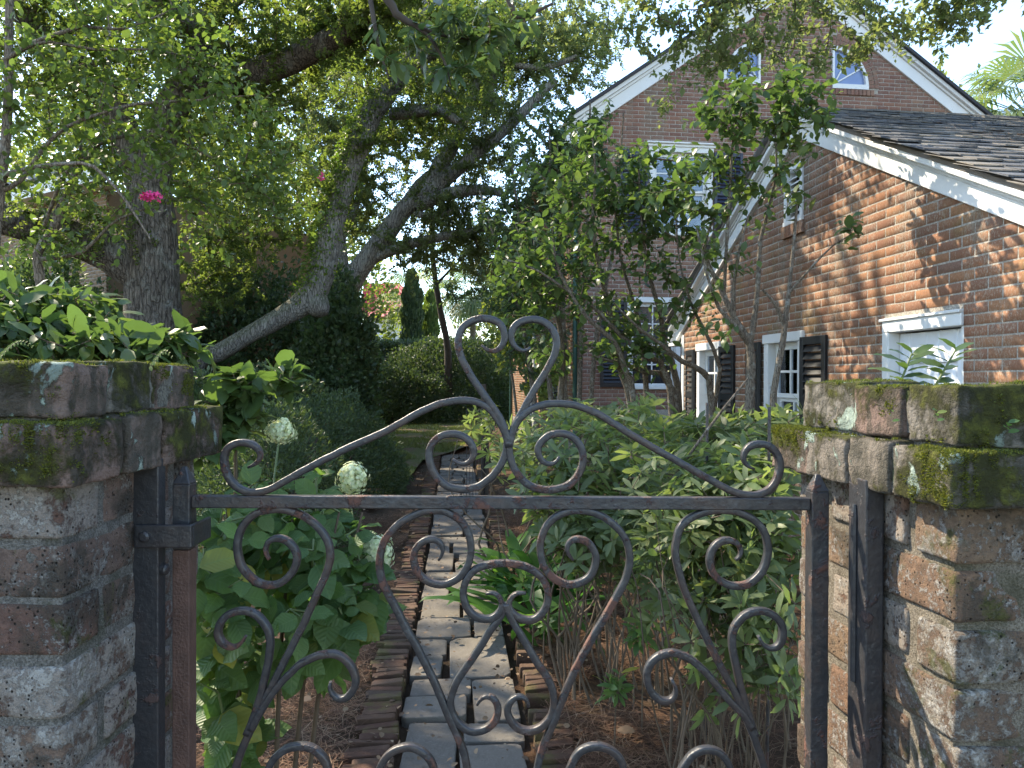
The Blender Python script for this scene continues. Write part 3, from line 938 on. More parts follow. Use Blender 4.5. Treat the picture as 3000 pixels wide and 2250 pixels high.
for nm, pts, tp in (('scroll', mainL, (True, False)), ('scroll', mainR, (True, False)), ('ring_bar', ringL, (True, False)), ('ring_bar', ringR, (True, False)),
                    ('leg_bar', legL, (False, True)), ('leg_bar', legR, (False, True)), ('scroll', botL, (False, True)), ('scroll', botR, (False, True)),
                    ('scroll', sideL, (True, False)), ('curl', curlL1, (True, False)), ('curl', curlL2, (True, False)), ('scroll', botLL, (False, True)),
                    ('scroll', sideR, (True, False)), ('curl', curlR1, (True, False)), ('curl', curlR2, (True, False)), ('scroll', botRR, (False, True))):
    scroll(nm, pts, tp, dy=RNG.uniform(-.0012, .0012))

# iron bars fixed to the piers
zl = P(440, 1345, 1.10).z
hb = empty('hinge_bar', (-0.548, 1.11, 0), 'black iron hinge bar with a bolted strap, fixed to the lichen streaked pier', 'hinge bar')
mb = MB()
mb.box((-0.570, 1.100, 0.45), (-0.5300, 1.124, zl))
mb.build('bar', M['iron_black'], hb, bevel=0.002, seg=2)
sa, sb = P(480, 1538, 1.092).z, P(480, 1606, 1.092).z
mb = MB()
mb.box((-0.562, 1.0915, sb), (-0.4765, 1.0985, sa))
mb.box((-0.4835, 1.0987, sb + .0005), (-0.4767, 1.165, sa - .0005))
mb.build('strap', M['iron_black'], hb, bevel=0.0022, seg=2)
mb = MB()
bc = Vector((-0.546, 1.0915, (sa + sb) / 2))
mb.tube([bc, bc + Vector((0, -0.004, 0)), bc + Vector((0, -0.006, 0))], [0.0085, 0.0085, 0.005], 10)
mb.build('bolt', M['iron_black'], hb)
bc = P(478, 1667, 1.112)
mb = MB()
mb.tube([(-0.530, 1.112, bc.z), (-0.522, 1.110, bc.z), (-0.519, 1.110, bc.z)], [0.0085, 0.0085, 0.005], 10)
mb.build('bolt', M['iron_black'], hb)
zr = P(2500, 1393, 1.09).z
lb = empty('latch_bar', (0.53, 1.1, 0), 'scuffed black iron bar with worn paint, fixed to the mossy pier', 'latch bar')
mb = MB()
mb.box((0.505, 1.045, 0.45), (0.532, 1.10, zr))
mb.build('bar', M['iron_black'], lb, bevel=0.003, seg=2)
mb = MB()
mb.tube([(0.503, 1.075, zr - .04), (0.503, 1.075, zr - .055), (0.503, 1.075, zr - .30)], [0.003, 0.005, 0.005], 8)
mb.build('latch_rod', M['iron_black'], lb)

# ------------------------------------------------------------------ walls of separate bricks
def chamfer_brick():
    c = 0.02
    o = [(-.5, -.5), (.5, -.5), (.5, .5), (-.5, .5)]
    V = []
    for u, z in o: V.append((u, 1.0, z))
    for u, z in o: V.append((u, 0.06, z))
    for u, z in o: V.append((u - math.copysign(0.012, u), 0.0, z - math.copysign(0.035, z)))
    Q = []
    for i in range(4):
        j = (i + 1) % 4
        Q.append((i, j, 4 + j, 4 + i)); Q.append((4 + i, 4 + j, 8 + j, 8 + i))
    Q.append((8, 9, 10, 11))
    return np.array(V, float), np.array(Q)


CBV, CBQ = chamfer_brick()
BRICK_ME = np_mesh('brick', CBV, CBQ)


def wall_matrix(origin, u):
    u = Vector((u[0], u[1], 0)).normalized()
    wv = Vector((-u.y, u.x, 0))      # u x w = z
    m = Matrix.Identity(4)
    for i in range(3):
        m[i][0] = u[i]; m[i][1] = wv[i]; m[i][2] = (0, 0, 1)[i]; m[i][3] = origin[i]
    return m


def lay_bricks(z0, z1, lim, holes, pitch_u=0.213, pitch_z=0.0677, gap=0.0095, seed=1, off=0.5):
    """list of (u0,u1,z0,z1); lim(z)->(umin,umax); holes: (u0,u1,z0,z1) or function"""
    rng = random.Random(seed)
    out = []
    k = 0
    z = z0
    while z < z1:
        zm = z + pitch_z / 2
        lo, hi = lim(zm)
        if hi - lo > 0.03:
            iv = [(lo, hi)]
            for h in holes:
                r = h(zm) if callable(h) else ((h[0], h[1]) if h[2] < zm < h[3] else None)
                if r is None: continue
                nv = []
                for a, b in iv:
                    if r[1] <= a or r[0] >= b: nv.append((a, b)); continue
                    if r[0] > a: nv.append((a, r[0]))
                    if r[1] < b: nv.append((r[1], b))
                iv = nv
            for a, b in iv:
                u = math.floor((a - (off * pitch_u if k % 2 else 0)) / pitch_u) * pitch_u + (off * pitch_u if k % 2 else 0)
                while u < b:
                    p, q = max(u, a - gap / 2) + gap / 2, min(u + pitch_u, b + gap / 2) - gap / 2
                    if q - p > 0.025:
                        out.append((p, q, z + gap / 2, z + pitch_z - gap / 2))
                    u += pitch_u
        z += pitch_z
        k += 1
    return out


def place_bricks(rects, wall, wmx, mat_o, mat_i, nmax=300, depth=0.05, seed=3, jit=0.0018):
    """the bricks that show largest become objects under the wall; the rest one joined part"""
    rng = np.random.default_rng(seed)
    r = np.array(rects)
    c = np.stack([(r[:, 0] + r[:, 1]) / 2, np.zeros(len(r)), (r[:, 2] + r[:, 3]) / 2], 1)
    s = np.stack([r[:, 1] - r[:, 0], np.full(len(r), depth), r[:, 3] - r[:, 2]], 1)
    s[:, 0] += rng.normal(0, .0015, len(r)); s[:, 2] += rng.normal(0, .0012, len(r))
    c[:, 1] += rng.normal(0, jit * .35, len(r)) - 0.0026
    ang = rng.normal(0, .004, len(r))
    m3 = np.array(wmx.to_3x3()); o = np.array(wmx.translation)
    wpos = c @ m3.T + o
    ok = in_frame(wpos, 20)
    _, _, dz = project(wpos)
    rank = np.where(ok, dz / np.maximum(s[:, 0], .05), 1e9)
    order = np.argsort(rank)
    parts, rest = order[:nmax], order[nmax:]
    for i in parts:
        b = bpy.data.objects.new('brick', BRICK_ME)
        COL.objects.link(b)
        b.parent = wall
        b.matrix_basis = Matrix.Translation(c[i]) @ Matrix.Rotation(ang[i], 4, 'Y') @ Matrix.Diagonal((*s[i], 1))
        if not len(BRICK_ME.materials):
            BRICK_ME.materials.append(None)
        b.material_slots[0].link = 'OBJECT'
        b.material_slots[0].material = mat_o
    if len(rest):
        V = CBV[None] * s[rest][:, None, :]
        ca, sa = np.cos(ang[rest])[:, None], np.sin(ang[rest])[:, None]
        V = np.stack([V[..., 0] * ca + V[..., 2] * sa, V[..., 1], -V[..., 0] * sa + V[..., 2] * ca], -1) + c[rest][:, None, :]
        T = (CBQ[None] + (np.arange(len(rest)) * len(CBV))[:, None, None]).reshape(-1, 4)
        o2 = link('bricks', np_mesh('bricks', V.reshape(-1, 3), T), mat_i, wall, Matrix.Identity(4), world=False)
        o2.matrix_basis = Matrix.Identity(4)
        o2['kind'] = 'stuff'


def mortar_wall(name, rect_rows, parent, wmx, mat):
    """rows: list of (z0,z1,[(u0,u1)...]) quads, one thin sheet at w=0"""
    mb = MB()
    for z0, z1, iv in rect_rows:
        for a, b in iv:
            vs = [mb.bm.verts.new(c) for c in ((a, 0, z0), (b, 0, z0), (b, 0, z1), (a, 0, z1))]
            mb.bm.faces.new(vs)
    me = bpy.data.meshes.new(name)
    mb.bm.to_mesh(me); mb.bm.free()
    return link(name, me, mat, parent, wmx)


def rows(z0, z1, lim, holes, dz):
    out = []
    z = z0
    while z < z1 - 1e-6:
        zt = min(z + dz, z1)
        zm = (z + zt) / 2
        lo, hi = lim(zm)
        if hi > lo:
            iv = [(lo, hi)]
            for h in holes:
                r = h(zm) if callable(h) else ((h[0], h[1]) if h[2] < zm < h[3] else None)
                if r is None: continue
                nv = []
                for a, b in iv:
                    if r[1] <= a or r[0] >= b: nv.append((a, b)); continue
                    if r[0] > a: nv.append((a, r[0]))
                    if r[1] < b: nv.append((r[1], b))
                iv = nv
            out.append((z, zt, iv))
        z = zt
    return out


def wbox(name, u0, u1, w0, w1, z0, z1, mat, parent, wmx, bevel=0.003):
    mb = MB(); mb.box((u0, w0, z0), (u1, w1, z1))
    return mb.build(name, mat, parent, wmx, bevel=bevel)


def shutter(parent, wmx, u0, u1, z0, z1, mat, w=-0.045, ang=0.0, hinge=None, nsl=None, name='shutter'):
    """louvred shutter: frame mesh with one child per slat"""
    if hinge is None: hinge = u0
    m = wmx @ Matrix.Translation((hinge, w, 0)) @ Matrix.Rotation(ang, 4, 'Z') @ Matrix.Translation((-hinge, 0, 0))
    st, rl = 0.05, 0.07
    mb = MB()
    mb.box((u0, 0, z0), (u0 + st, .032, z1)); mb.box((u1 - st, 0, z0), (u1, .032, z1))
    zm = (z0 + z1) / 2
    for a, b in ((z0, z0 + rl), (zm - rl / 2, zm + rl / 2), (z1 - rl, z1)):
        mb.box((u0 + st + .0005, .001, a + .0005), (u1 - st - .0005, .031, b - .0005))
    f = mb.build(name, mat, parent, m, bevel=0.003)
    mb = MB()
    mb.hexa([(u0 + st + .002, -.002, -.028), (u1 - st - .002, -.002, -.028), (u1 - st - .002, .004, -.022), (u0 + st + .002, .004, -.022),
             (u0 + st + .002, .026, .020), (u1 - st - .002, .026, .020), (u1 - st - .002, .032, .026), (u0 + st + .002, .032, .026)])
    sm = mb.mesh('slat')
    sm.materials.append(mat)
    for a, b in ((z0 + rl, zm - rl / 2), (zm + rl / 2, z1 - rl)):
        n = max(3, int((b - a) / 0.058))
        for i in range(n):
            link('slat', sm, None, f, Matrix.Translation((0, 0, a + (i + .5) * (b - a) / n)), world=False)
    return f


def sash_window(parent, wmx, u0, u1, z0, z1, cols, rows_, lower='curtain', upper=None, casing=0.075, w_in=0.07, sill=M, name='window'):
    """cased double hung window; children: pane, muntin, sash, sill, curtain"""
    mb = MB()
    mb.box((u0, -.018, z0), (u0 + casing, w_in + .05, z1)); mb.box((u1 - casing, -.018, z0), (u1, w_in + .05, z1))
    mb.box((u0 - .012, -.03, z1 + .0005), (u1 + .012, w_in + .05, z1 + .085))
    mb.box((u0 + casing + .001, w_in - .02, z1 - .03), (u1 - casing - .001, w_in + .05, z1 - .0005))
    fr = mb.build(name, M['white'], parent, wmx, bevel=0.004)
    wbox('sill', u0 - .03, u1 + .03, -.05, w_in + .05, z0 - .055, z0 - .001, M['white'], fr, wmx, .005)
    a, b = u0 + casing + .002, u1 - casing - .002
    zm = (z0 + z1) / 2
    for (s0, s1, wo) in ((zm + .018, z1 - .03, w_in - .012), (z0, zm + .016, w_in + .022)):
        t = 0.042
        mb = MB()
        mb.box((a, wo, s0), (a + t, wo + .03, s1)); mb.box((b - t, wo, s0), (b, wo + .03, s1))
        mb.box((a + t + .0005, wo + .001, s0), (b - t - .0005, wo + .029, s0 + t)); mb.box((a + t + .0005, wo + .001, s1 - t * .8), (b - t - .0005, wo + .029, s1))
        mb.build('sash', M['white'], fr, wmx, bevel=0.003)
        ia, ib, ja, jb = a + t, b - t, s0 + t, s1 - t * .8
        for c in range(1, cols):
            x = ia + (ib - ia) * c / cols
            wbox('muntin', x - .011, x + .011, wo + .004, wo + .026, ja + .001, jb - .001, M['white'], fr, wmx, .002)
        for r in range(1, rows_):
            y = ja + (jb - ja) * r / rows_
            for c in range(cols):
                x0 = ia + (ib - ia) * c / cols + (.0115 if c else .0005); x1 = ia + (ib - ia) * (c + 1) / cols - (.0115 if c < cols - 1 else .0005)
                wbox('muntin', x0, x1, wo + .005, wo + .025, y - .011, y + .011, M['white'], fr, wmx, .002)
        for c in range(cols):
            for r in range(rows_):
                x0, x1 = ia + (ib - ia) * c / cols, ia + (ib - ia) * (c + 1) / cols
                y0, y1 = ja + (jb - ja) * r / rows_, ja + (jb - ja) * (r + 1) / rows_
                wbox('pane', x0 + .002, x1 - .002, wo + .014, wo + .017, y0 + .002, y1 - .002, M['glass'], fr, wmx, 0)
    # room behind
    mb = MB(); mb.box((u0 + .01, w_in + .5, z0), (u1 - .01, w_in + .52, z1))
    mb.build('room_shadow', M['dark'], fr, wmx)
    if lower == 'curtain':
        n = 44
        us = np.linspace(a, b, n)
        ws = w_in + .11 + .022 * np.sin(us * 75) + .01 * np.sin(us * 41)
        V = np.concatenate([np.stack([us, ws, np.full(n, z0)], 1), np.stack([us, ws * 0 + w_in + .11, np.full(n, z1)], 1)])
        Q = np.array([(i, i + 1, n + i + 1, n + i) for i in range(n - 1)])
        link('curtain', np_mesh('curtain', V, Q, smooth=True), M['curtain'], fr, wmx)
    if upper == 'blind':
        mb = MB()
        k = int((z1 - zm) / .028) + 8
        for i in range(k):
            z = z1 - .03 - i * .028
            mb.hexa([(a, w_in + .09, z), (b, w_in + .09, z), (b, w_in + .108, z - .016), (a, w_in + .108, z - .016),
                     (a, w_in + .091, z + .002), (b, w_in + .091, z + .002), (b, w_in + .109, z - .014), (a, w_in + .109, z - .014)])
        o = mb.build('blind', M['blind'], fr, wmx)
    return fr


# ------------------------------------------------------------------ brick wing beside the path
E1 = Vector((0.9938, 0.1113, 0))
E2 = Vector((-0.1113, 0.9938, 0))
wing = empty('brick_wing', (2.16, 9.29, 0), 'low red brick gabled wing with white rake boards, black shutters and a panelled door', 'house wing')
WM = wall_matrix((2.16, 9.29, 0), (0.1113, -0.9938))
ud = lambda d: (9.29 - d) * 1.00625
WLEN = ud(3.50)
UA = ud(6.38)
SL = 0.52


def wing_lim(z):
    if z < 2.06: return (0.0, WLEN)
    h = (3.60 + .03 - z) / SL
    return (max(0, UA - h), min(WLEN, UA + h)) if h > 0 else (0, -1)


vent = (ud(6.62), ud(6.30), 2.92, 3.40)
win1 = (ud(8.76), ud(8.06), 0.80, 1.93 - .085)
win2 = (ud(7.00), ud(6.28), 0.80, 1.93 - .085)
door = (ud(5.17), ud(4.40), 0.0, 1.935)
holes = [vent, (win1[0], win1[1], .74, 1.925), (win2[0], win2[1], .74, 1.925), door]
wall = mortar_wall('wing_wall', rows(0, 3.63, wing_lim, holes, 0.0677 / 2), wing, WM, M['mortar'])
place_bricks(lay_bricks(0, 3.62, wing_lim, holes, seed=5), wall, WM, M['wing_brick_o'], M['wing_brick_i'], 300, 0.05, 5, 0.0022)
# side walls
mb = MB()
mb.box((0.012, 0.03, 0), (0.06, 4.5, 2.1)); mb.box((WLEN - .06, 0.03, 0), (WLEN - .012, 4.5, 2.1))
mb.build('side_wall', M['wing_brick_i'], wing, WM)
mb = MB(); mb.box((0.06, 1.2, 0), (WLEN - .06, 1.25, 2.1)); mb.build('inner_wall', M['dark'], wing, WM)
sash_window(wing, WM, *win1, 2, 2, casing=.085)
sash_window(wing, WM, *win2, 2, 2, casing=.085)
for (a, b) in ((ud(9.17), ud(8.80)), (ud(8.02), ud(7.68)), (ud(7.43), ud(7.05)), (ud(6.26), ud(5.90))):
    left = a in (ud(9.17), ud(7.43))
    shutter(wing, WM, a, b, 0.78, 1.87, M['shutter'], -0.055, R(7 if left else -4) * -1, b if left else a)
# vent
mb = MB()
u0, u1, z0, z1 = vent
mb.box((u0, -.02, z0), (u0 + .05, .08, z1)); mb.box((u1 - .04, -.02, z0), (u1, .08, z1)); mb.box((u0 - .01, -.025, z0 - .04), (u1 + .01, .08, z0 - .0005))
mb.box((u0 + .0505, -.019, z1 - .05), (u1 - .0405, .079, z1))
vf = mb.build('louvre_vent', M['white'], wing, WM, bevel=.003)
for i in range(8):
    z = z0 + .03 + i * .05
    mb = MB()
    mb.hexa([(u0 + .051, .0, z - .02), (u1 - .041, .0, z - .02), (u1 - .041, .008, z - .02), (u0 + .051, .008, z - .02),
             (u0 + .051, .045, z + .02), (u1 - .041, .045, z + .02), (u1 - .041, .053, z + .02), (u0 + .051, .053, z + .02)])
    mb.build('slat', M['white'], vf, WM)
mb = MB(); mb.box((u0, .1, z0), (u1, .12, z1)); mb.build('vent_back', M['dark'], vf, WM)
for i in range(5):
    wbox('brick', u0 - .03 + i * .078, u0 + .04 + i * .078, -.03, .05, z0 - .15, z0 - .042, M['wing_brick_o'], vf, WM, .004)
# door
u0, u1, z0, z1 = door
mb = MB()
mb.box((u0, -.02, 0), (u0 + .07, .12, z1 - .10)); mb.box((u1 - .03, 0.004, 0), (u1 - .001, .12, z1 - .10)); mb.box((u0, -.021, z1 - .0995), (u1 - .0005, .12, z1 - .022))
mb.box((u0 - .02, -.035, z1 - .0215), (u1 - .0005, .12, z1 - .001))
dr = mb.build('door', M['white'], wing, WM, bevel=.004)
a, b = u0 + .075, u1 - .032
mb = MB()
dz = 1.826
st = .11
mb.box((a, .065, .01), (a + st, .105, dz)); mb.box((b - st, .065, .01), (b, .105, dz))
mc = (a + b) / 2
mb.box((mc - .055, .0655, .015), (mc + .055, .1045, dz - .002))
for q0, q1 in ((.02, .25), (.85, .98), (1.62, dz - .001)):
    for x0, x1 in ((a + st + .0005, mc - .0555), (mc + .0555, b - st - .0005)):
        mb.box((x0, .066, q0), (x1, .104, q1))
leaf_ = mb.build('door_leaf', M['door_white'], dr, WM, bevel=.004)
for q0, q1 in ((.25, .85), (.98, 1.62)):
    for x0, x1 in ((a + st, mc - .055), (mc + .055, b - st)):
        mb = MB(); mb.box((x0 + .001, .086, q0 + .001), (x1 - .001, .1, q1 - .001))
        mb.hexa([(x0 + .03, .0855, q0 + .03), (x1 - .03, .0855, q0 + .03), (x1 - .03, .0855, q1 - .03), (x0 + .03, .0855, q1 - .03),
                 (x0 + .05, .074, q0 + .05), (x1 - .05, .074, q0 + .05), (x1 - .05, .074, q1 - .05), (x0 + .05, .074, q1 - .05)])
        mb.build('door_panel', M['door_white'], dr, WM, bevel=.002)
wbox('door_gap', a, b, .108, .13, 0, z1 - .1, M['dark'], dr, WM, 0)
wbox('hinge', u1 - .045, u1 - .0325, .05, .0645, 1.42, 1.54, M['shutter'], dr, WM, .002)
# rake boards, crown and roof
zap = 3.60
hb_ = 0.125
ue0, ue1 = -0.22, WLEN + 0.22
zA = lambda u: zap - SL * abs(u - UA)
for a, b in ((ue0, UA - .0015), (UA + .0015, ue1)):
    mb = MB(); mb.slant(a, zA(a) + .012, b, zA(b) + .012, -.035, .01, hb_)
    mb.build('rake_board', M['white'], wing, WM, bevel=.004)
    mb = MB()
    mb.slant(a, zA(a) + .012 + hb_ + .001, b, zA(b) + .012 + hb_ + .001, -.052, .01, .022)
    mb.slant(a, zA(a) + .012 + hb_ + .0235, b, zA(b) + .012 + hb_ + .0235, -.070, .01, .018)
    mb.slant(a, zA(a) + .012 + hb_ + .042, b, zA(b) + .012 + hb_ + .042, -.115, .01, .042)
    mb.build('crown_moulding', M['white'], wing, WM, bevel=.006, seg=2)
    mb = MB(); mb.slant(a, zA(a) + .012 + hb_ + .085, b, zA(b) + .012 + hb_ + .085, -.125, .35, .04)
    mb.build('flashing', M['flashing'], wing, WM, bevel=.004)
    mb = MB(); mb.slant(a, zA(a) + hb_ + .075, b, zA(b) + hb_ + .075, .351, 4.6, .055)
    mb.build('roof_deck', M['roof_dark'], wing, WM)
# eave box ends, gutter board and soffit at the far eave
mb = MB(); mb.box((ue0 - .01, -.11, zA(ue0) - .03), (-0.002, 4.5, zA(ue0) + .011)); mb.box((ue0 - .03, -.112, zA(ue0) + .0115), (ue0 - .001, 4.5, zA(ue0) + .27))
mb.build('eave_box', M['white'], wing, WM, bevel=.004)
wbox('corner_board', -.02, .06, -.012, .028, 0, 2.07, M['white'], wing, WM, .003)
# shingles
roofbase = zap + hb_ + .147
slope_len = math.hypot(1, SL)
shing_v = np.array([(0, 0, 0), (1, 0, 0), (1, 1, 0), (0, 1, 0), (0, 0, 1), (1, 0, 1), (1, 1, .25), (0, 1, .25)], float)
shing_q = np.array([(0, 3, 2, 1), (4, 5, 6, 7), (0, 1, 5, 4), (1, 2, 6, 5), (2, 3, 7, 6), (3, 0, 4, 7)])
SH_ME = np_mesh('shingle', shing_v, shing_q)
SH_ME.materials.append(None)
mats, cen, siz = [], [], []
rng = random.Random(9)
expo = 0.150
nk = int((ue1 - UA) * slope_len / expo) + 1
for side in (1, -1):
    for k in range(nk):
        s0 = k * expo     # distance down from ridge of the butt end
        wv = -.17 + rng.uniform(-.012, .012)
        while wv < 4.4:
            wd = rng.uniform(.11, .21)
            sb = s0 + expo + rng.uniform(-.009, .009)
            u = UA + side * sb / slope_len
            z = roofbase - SL * sb / slope_len + rng.uniform(0, .006)
            ux = Vector((0, 1, 0)) if side > 0 else Vector((0, -1, 0))
            up = Vector((-side / slope_len, 0, SL / slope_len))     # towards the ridge
            nrm = Vector((side * SL / slope_len, 0, 1 / slope_len))
            tilt = 0.045 + rng.uniform(-.012, .012)
            up2 = (up - nrm * tilt).normalized()
            nr2 = (nrm + up * tilt).normalized()
            L, T = min(.30, sb + .012), rng.uniform(.016, .027)
            org = Vector((u, wv if side > 0 else wv + wd, z))
            m = Matrix.Identity(4)
            wv_gap = wd - rng.uniform(.002, .008)
            for i in range(3):
                m[i][0] = ux[i] * wv_gap; m[i][1] = up2[i] * L; m[i][2] = nr2[i] * T; m[i][3] = org[i]
            mats.append(m); cen.append(WM @ org)
            wv += wd
    if side == 1: nnear = len(mats)
roof = link('shingle_roof', MB().box((UA - .05, -.13, roofbase - .03), (UA + .05, 4.4, roofbase - .012)).mesh('shingle_roof'), M['shingle_i'], wing, WM)
cen = np.array([tuple(c) for c in cen])
ok = in_frame(cen, 30) & (np.arange(len(cen)) < nnear)
order = np.argsort(np.where(ok, np.linalg.norm(cen - np.array(CAM), axis=1), 1e9))
for i in order[:300]:
    o = bpy.data.objects.new('shingle', SH_ME); COL.objects.link(o); o.parent = roof; o.matrix_basis = mats[i]
    o.material_slots[0].link = 'OBJECT'; o.material_slots[0].material = M['shingle_o']
V, T = [], []
for j, i in enumerate(order[300:]):
    a = np.array(mats[i])
    V.append(shing_v @ a[:3, :3].T + a[:3, 3]); T.append(shing_q + 8 * j)
o = link('shingles', np_mesh('shingles', np.concatenate(V), np.concatenate(T)), M['shingle_i'], roof, Matrix.Identity(4), world=False)
o['kind'] = 'stuff'
# pine needles caught on the roof
V, T = [], []
for i in range(900):
    cl = rng.choice([(0.5, .5), (1.0, .95), (1.35, 1.25), (1.75, 1.55), (.8, 1.6), (1.9, 2.0), (1.1, 2.3)])
    u = UA + .15 + cl[0] + rng.gauss(0, .10); wv = cl[1] + rng.gauss(0, .22)
    if wv < 0 or u > ue1: continue
    z = roofbase - SL * (u - UA) + .017
    a = rng.uniform(0, 6.28); L = rng.uniform(.03, .09)
    d = Vector((math.cos(a) / slope_len, math.sin(a), -SL * math.cos(a) / slope_len)) * L
    n = Vector((-math.sin(a), math.cos(a), 0)) * .0014
    c = Vector((u, wv, z + rng.uniform(0, .02)))
    b = len(V)
    V += [tuple(c - n), tuple(c + n), tuple(c + d + n + Vector((0, 0, .004))), tuple(c + d - n + Vector((0, 0, .004)))]
    T.append((b, b + 1, b + 2, b + 3))
o = link('roof_needles', np_mesh('roof_needles', np.array(V), np.array(T)), M['straw'], wing, WM)
o['kind'] = 'stuff'

# ------------------------------------------------------------------ main house
house = empty('brick_house', (1.146, 12.2, 0), 'tall red brick house with white gable rakes, quarter round attic windows and blue black shutters', 'house')
HM = wall_matrix((1.146, 12.2, 0), (E1.x, E1.y))
HW, HAP = 7.46, 3.73
HSL = 0.70
HZE = 4.34 + 1.5 - HSL * .26 * 0      # roof line at u=-0.26
ztop = lambda u: 5.84 + HSL * (min(u, HW - u) + .26)    # top of roof
BD = 0.42                                               # vertical depth of the rake boards


def h_lim(z):
    if z < 5.60: return (0.0, HW)
    h = (ztop(HAP) - BD + .04 - z) / HSL
    return (max(0, HAP - h), min(HW, HAP + h)) if h > 0 else (0, -1)


QR = 0.70
qz = 6.57
qL, qRr = (2.42, 3.08), (4.38, 5.04)


def qhole_R(z):
    if not (qz - .03 < z < qz + QR): return None
    return (4.38, 4.38 + .66 * math.sqrt(max(0, 1 - ((z - qz) / QR) ** 2)) + .0)


def qhole_L(z):
    if not (qz - .03 < z < qz + QR): return None
    return (3.08 - .66 * math.sqrt(max(0, 1 - ((z - qz) / QR) ** 2)), 3.08)


def ring_R(z):
    if not (qz - .10 < z < qz + QR + .2): return None
    if z < qz: return (4.36, 5.20)
    return (4.38, 4.38 + .86 * math.sqrt(max(0, 1 - ((z - qz) / (QR + .2)) ** 2)))


def ring_L(z):
    r = ring_R(z)
    return None if r is None else (7.46 - r[1], 7.46 - r[0])


uw = (1.15, 2.25, 3.98, 5.33)
lw = (0.78, 1.70, 1.40, 2.80)
hh = [(uw[0], uw[1], uw[2] - .06, uw[3] + .085), (lw[0], lw[1], lw[2] - .06, lw[3] + .085)]
gw = mortar_wall('gable_wall', rows(0, ztop(HAP) - BD + .04, h_lim, hh + [qhole_L, qhole_R], 0.0677 / 2), house, HM, M['mortar'])
rects = lay_bricks(1.0, ztop(HAP) - BD + .03, h_lim, hh + [ring_L, ring_R], seed=8)
place_bricks(rects, gw, HM, M['gable_brick_o'], M['gable_brick_i'], 300, 0.05, 8, 0.0022)
# quarter round windows with brick arches
for sgn, ux in ((1, 4.38), (-1, 3.08)):
    n = 14
    arc = [(ux + sgn * .66 * math.sin(i / n * math.pi / 2), qz + QR * math.cos(i / n * math.pi / 2)) for i in range(n + 1)]
    arc2 = [(ux + sgn * (.02 + .585 * math.sin(i / n * math.pi / 2)) , qz + .05 + (QR - .115) * math.cos(i / n * math.pi / 2)) for i in range(n + 1)]
    mb = MB()
    for i in range(n):
        (a0, b0), (a1, b1), (c0, e0), (c1, e1_) = arc[i], arc[i + 1], arc2[i], arc2[i + 1]
        mb.hexa([(a0, -.03, b0), (a1, -.03, b1), (c1, -.03, e1_), (c0, -.03, e0), (a0, .06, b0), (a1, .06, b1), (c1, .06, e1_), (c0, .06, e0)])
    mb.box((ux, -.0305, qz - .03), (ux + sgn * .66, .0605, qz + .05))
    mb.box((ux - sgn * .002, -.028, qz + .0505), (ux + sgn * .035, .058, qz + QR - .065))
    bmesh.ops.remove_doubles(mb.bm, verts=mb.bm.verts, dist=.0001)
    qf = mb.build('attic_window', M['white'], house, HM)
    # three panes divided by two ribs
    cx, cz = ux + sgn * .037, qz + .052
    for k in range(3):
        pts = [(cx, cz)]
        for j in range(6):
            t = (k + j / 5) / 3 * math.pi / 2
            pts.append((cx + sgn * .575 * math.sin(t), cz + (QR - .12) * math.cos(t)))
        mb = MB(); mb.poly_prism(pts, .02, .03)
        mb.build('pane', M['attic_glass_sky'], qf, HM)
    for k in (1, 2):
        t = k / 3 * math.pi / 2
        dx, dz = math.sin(t) * sgn, math.cos(t)
        px_, pz_ = -dz * .011, dx * .011
        e = (cx + dx * .575, cz + dz * (QR - .12))
        mb = MB(); mb.poly_prism([(cx + px_, cz + pz_), (e[0] + px_, e[1] + pz_), (e[0] - px_, e[1] - pz_), (cx - px_, cz - pz_)], .0, .019)
        mb.build('muntin', M['white'], qf, HM)
    # arch bricks
    na = 17
    for i in range(na):
        t0, t1 = (i + .07) / na * math.pi / 2, (i + .93) / na * math.pi / 2
        pts = [(ux + sgn * r_[0] * math.sin(t), qz + r_[1] * math.cos(t)) for r_, t in (((.67, QR + .01), t0), ((.775, QR + .105), t0), ((.775, QR + .105), t1), ((.67, QR + .01), t1))]
        mb = MB(); mb.poly_prism(pts, -.012, .05); mb.build('arch_brick', M['gable_brick_o'], qf, HM)
        pts = [(ux + sgn * r_[0] * math.sin(t), qz + r_[1] * math.cos(t)) for r_, t in (((.785, QR + .115), t0), ((.855, QR + .19), t0), ((.855, QR + .19), t1), ((.785, QR + .115), t1))]
        mb = MB(); mb.poly_prism(pts, -.010, .05); mb.build('arch_brick', M['gable_brick_o'], qf, HM)
    for i in range(11):
        a = ux - sgn * .02 + sgn * i * .072
        wbox('sill_brick', min(a, a + sgn * .063), max(a, a + sgn * .063), -.025, .05, qz - .13, qz - .032, M['gable_brick_o'], qf, HM, .003)
    mb = MB(); mb.box((min(ux, ux + sgn * .7), .07, qz - .02), (max(ux, ux + sgn * .7), .09, qz + .7)); mb.build('attic_back', M['dark'], qf, HM)
sash_window(house, HM, *uw, 2, 2, lower=None, upper='blind', casing=.10)
sash_window(house, HM, *lw, 2, 2, casing=.08)
shutter(house, HM, uw[1] + .02, uw[1] + .52, uw[2] - .02, uw[3] + .02, M['shutter_blue'], -.05)
shutter(house, HM, uw[0] - .52, uw[0] - .02, uw[2] - .02, uw[3] + .02, M['shutter_blue'], -.05)
shutter(house, HM, lw[0] - .46, lw[0] - .02, lw[2] - .02, lw[3] + .02, M['shutter'], -.05)
# cornice head over the upper window
mb = MB(); mb.box((uw[0] - .04, -.05, uw[3] + .086), (uw[1] + .04, .02, uw[3] + .13)); mb.box((uw[0] - .06, -.085, uw[3] + .1305), (uw[1] + .06, .02, uw[3] + .16))
mb.build('window_head', M['white'], house, HM, bevel=.006)
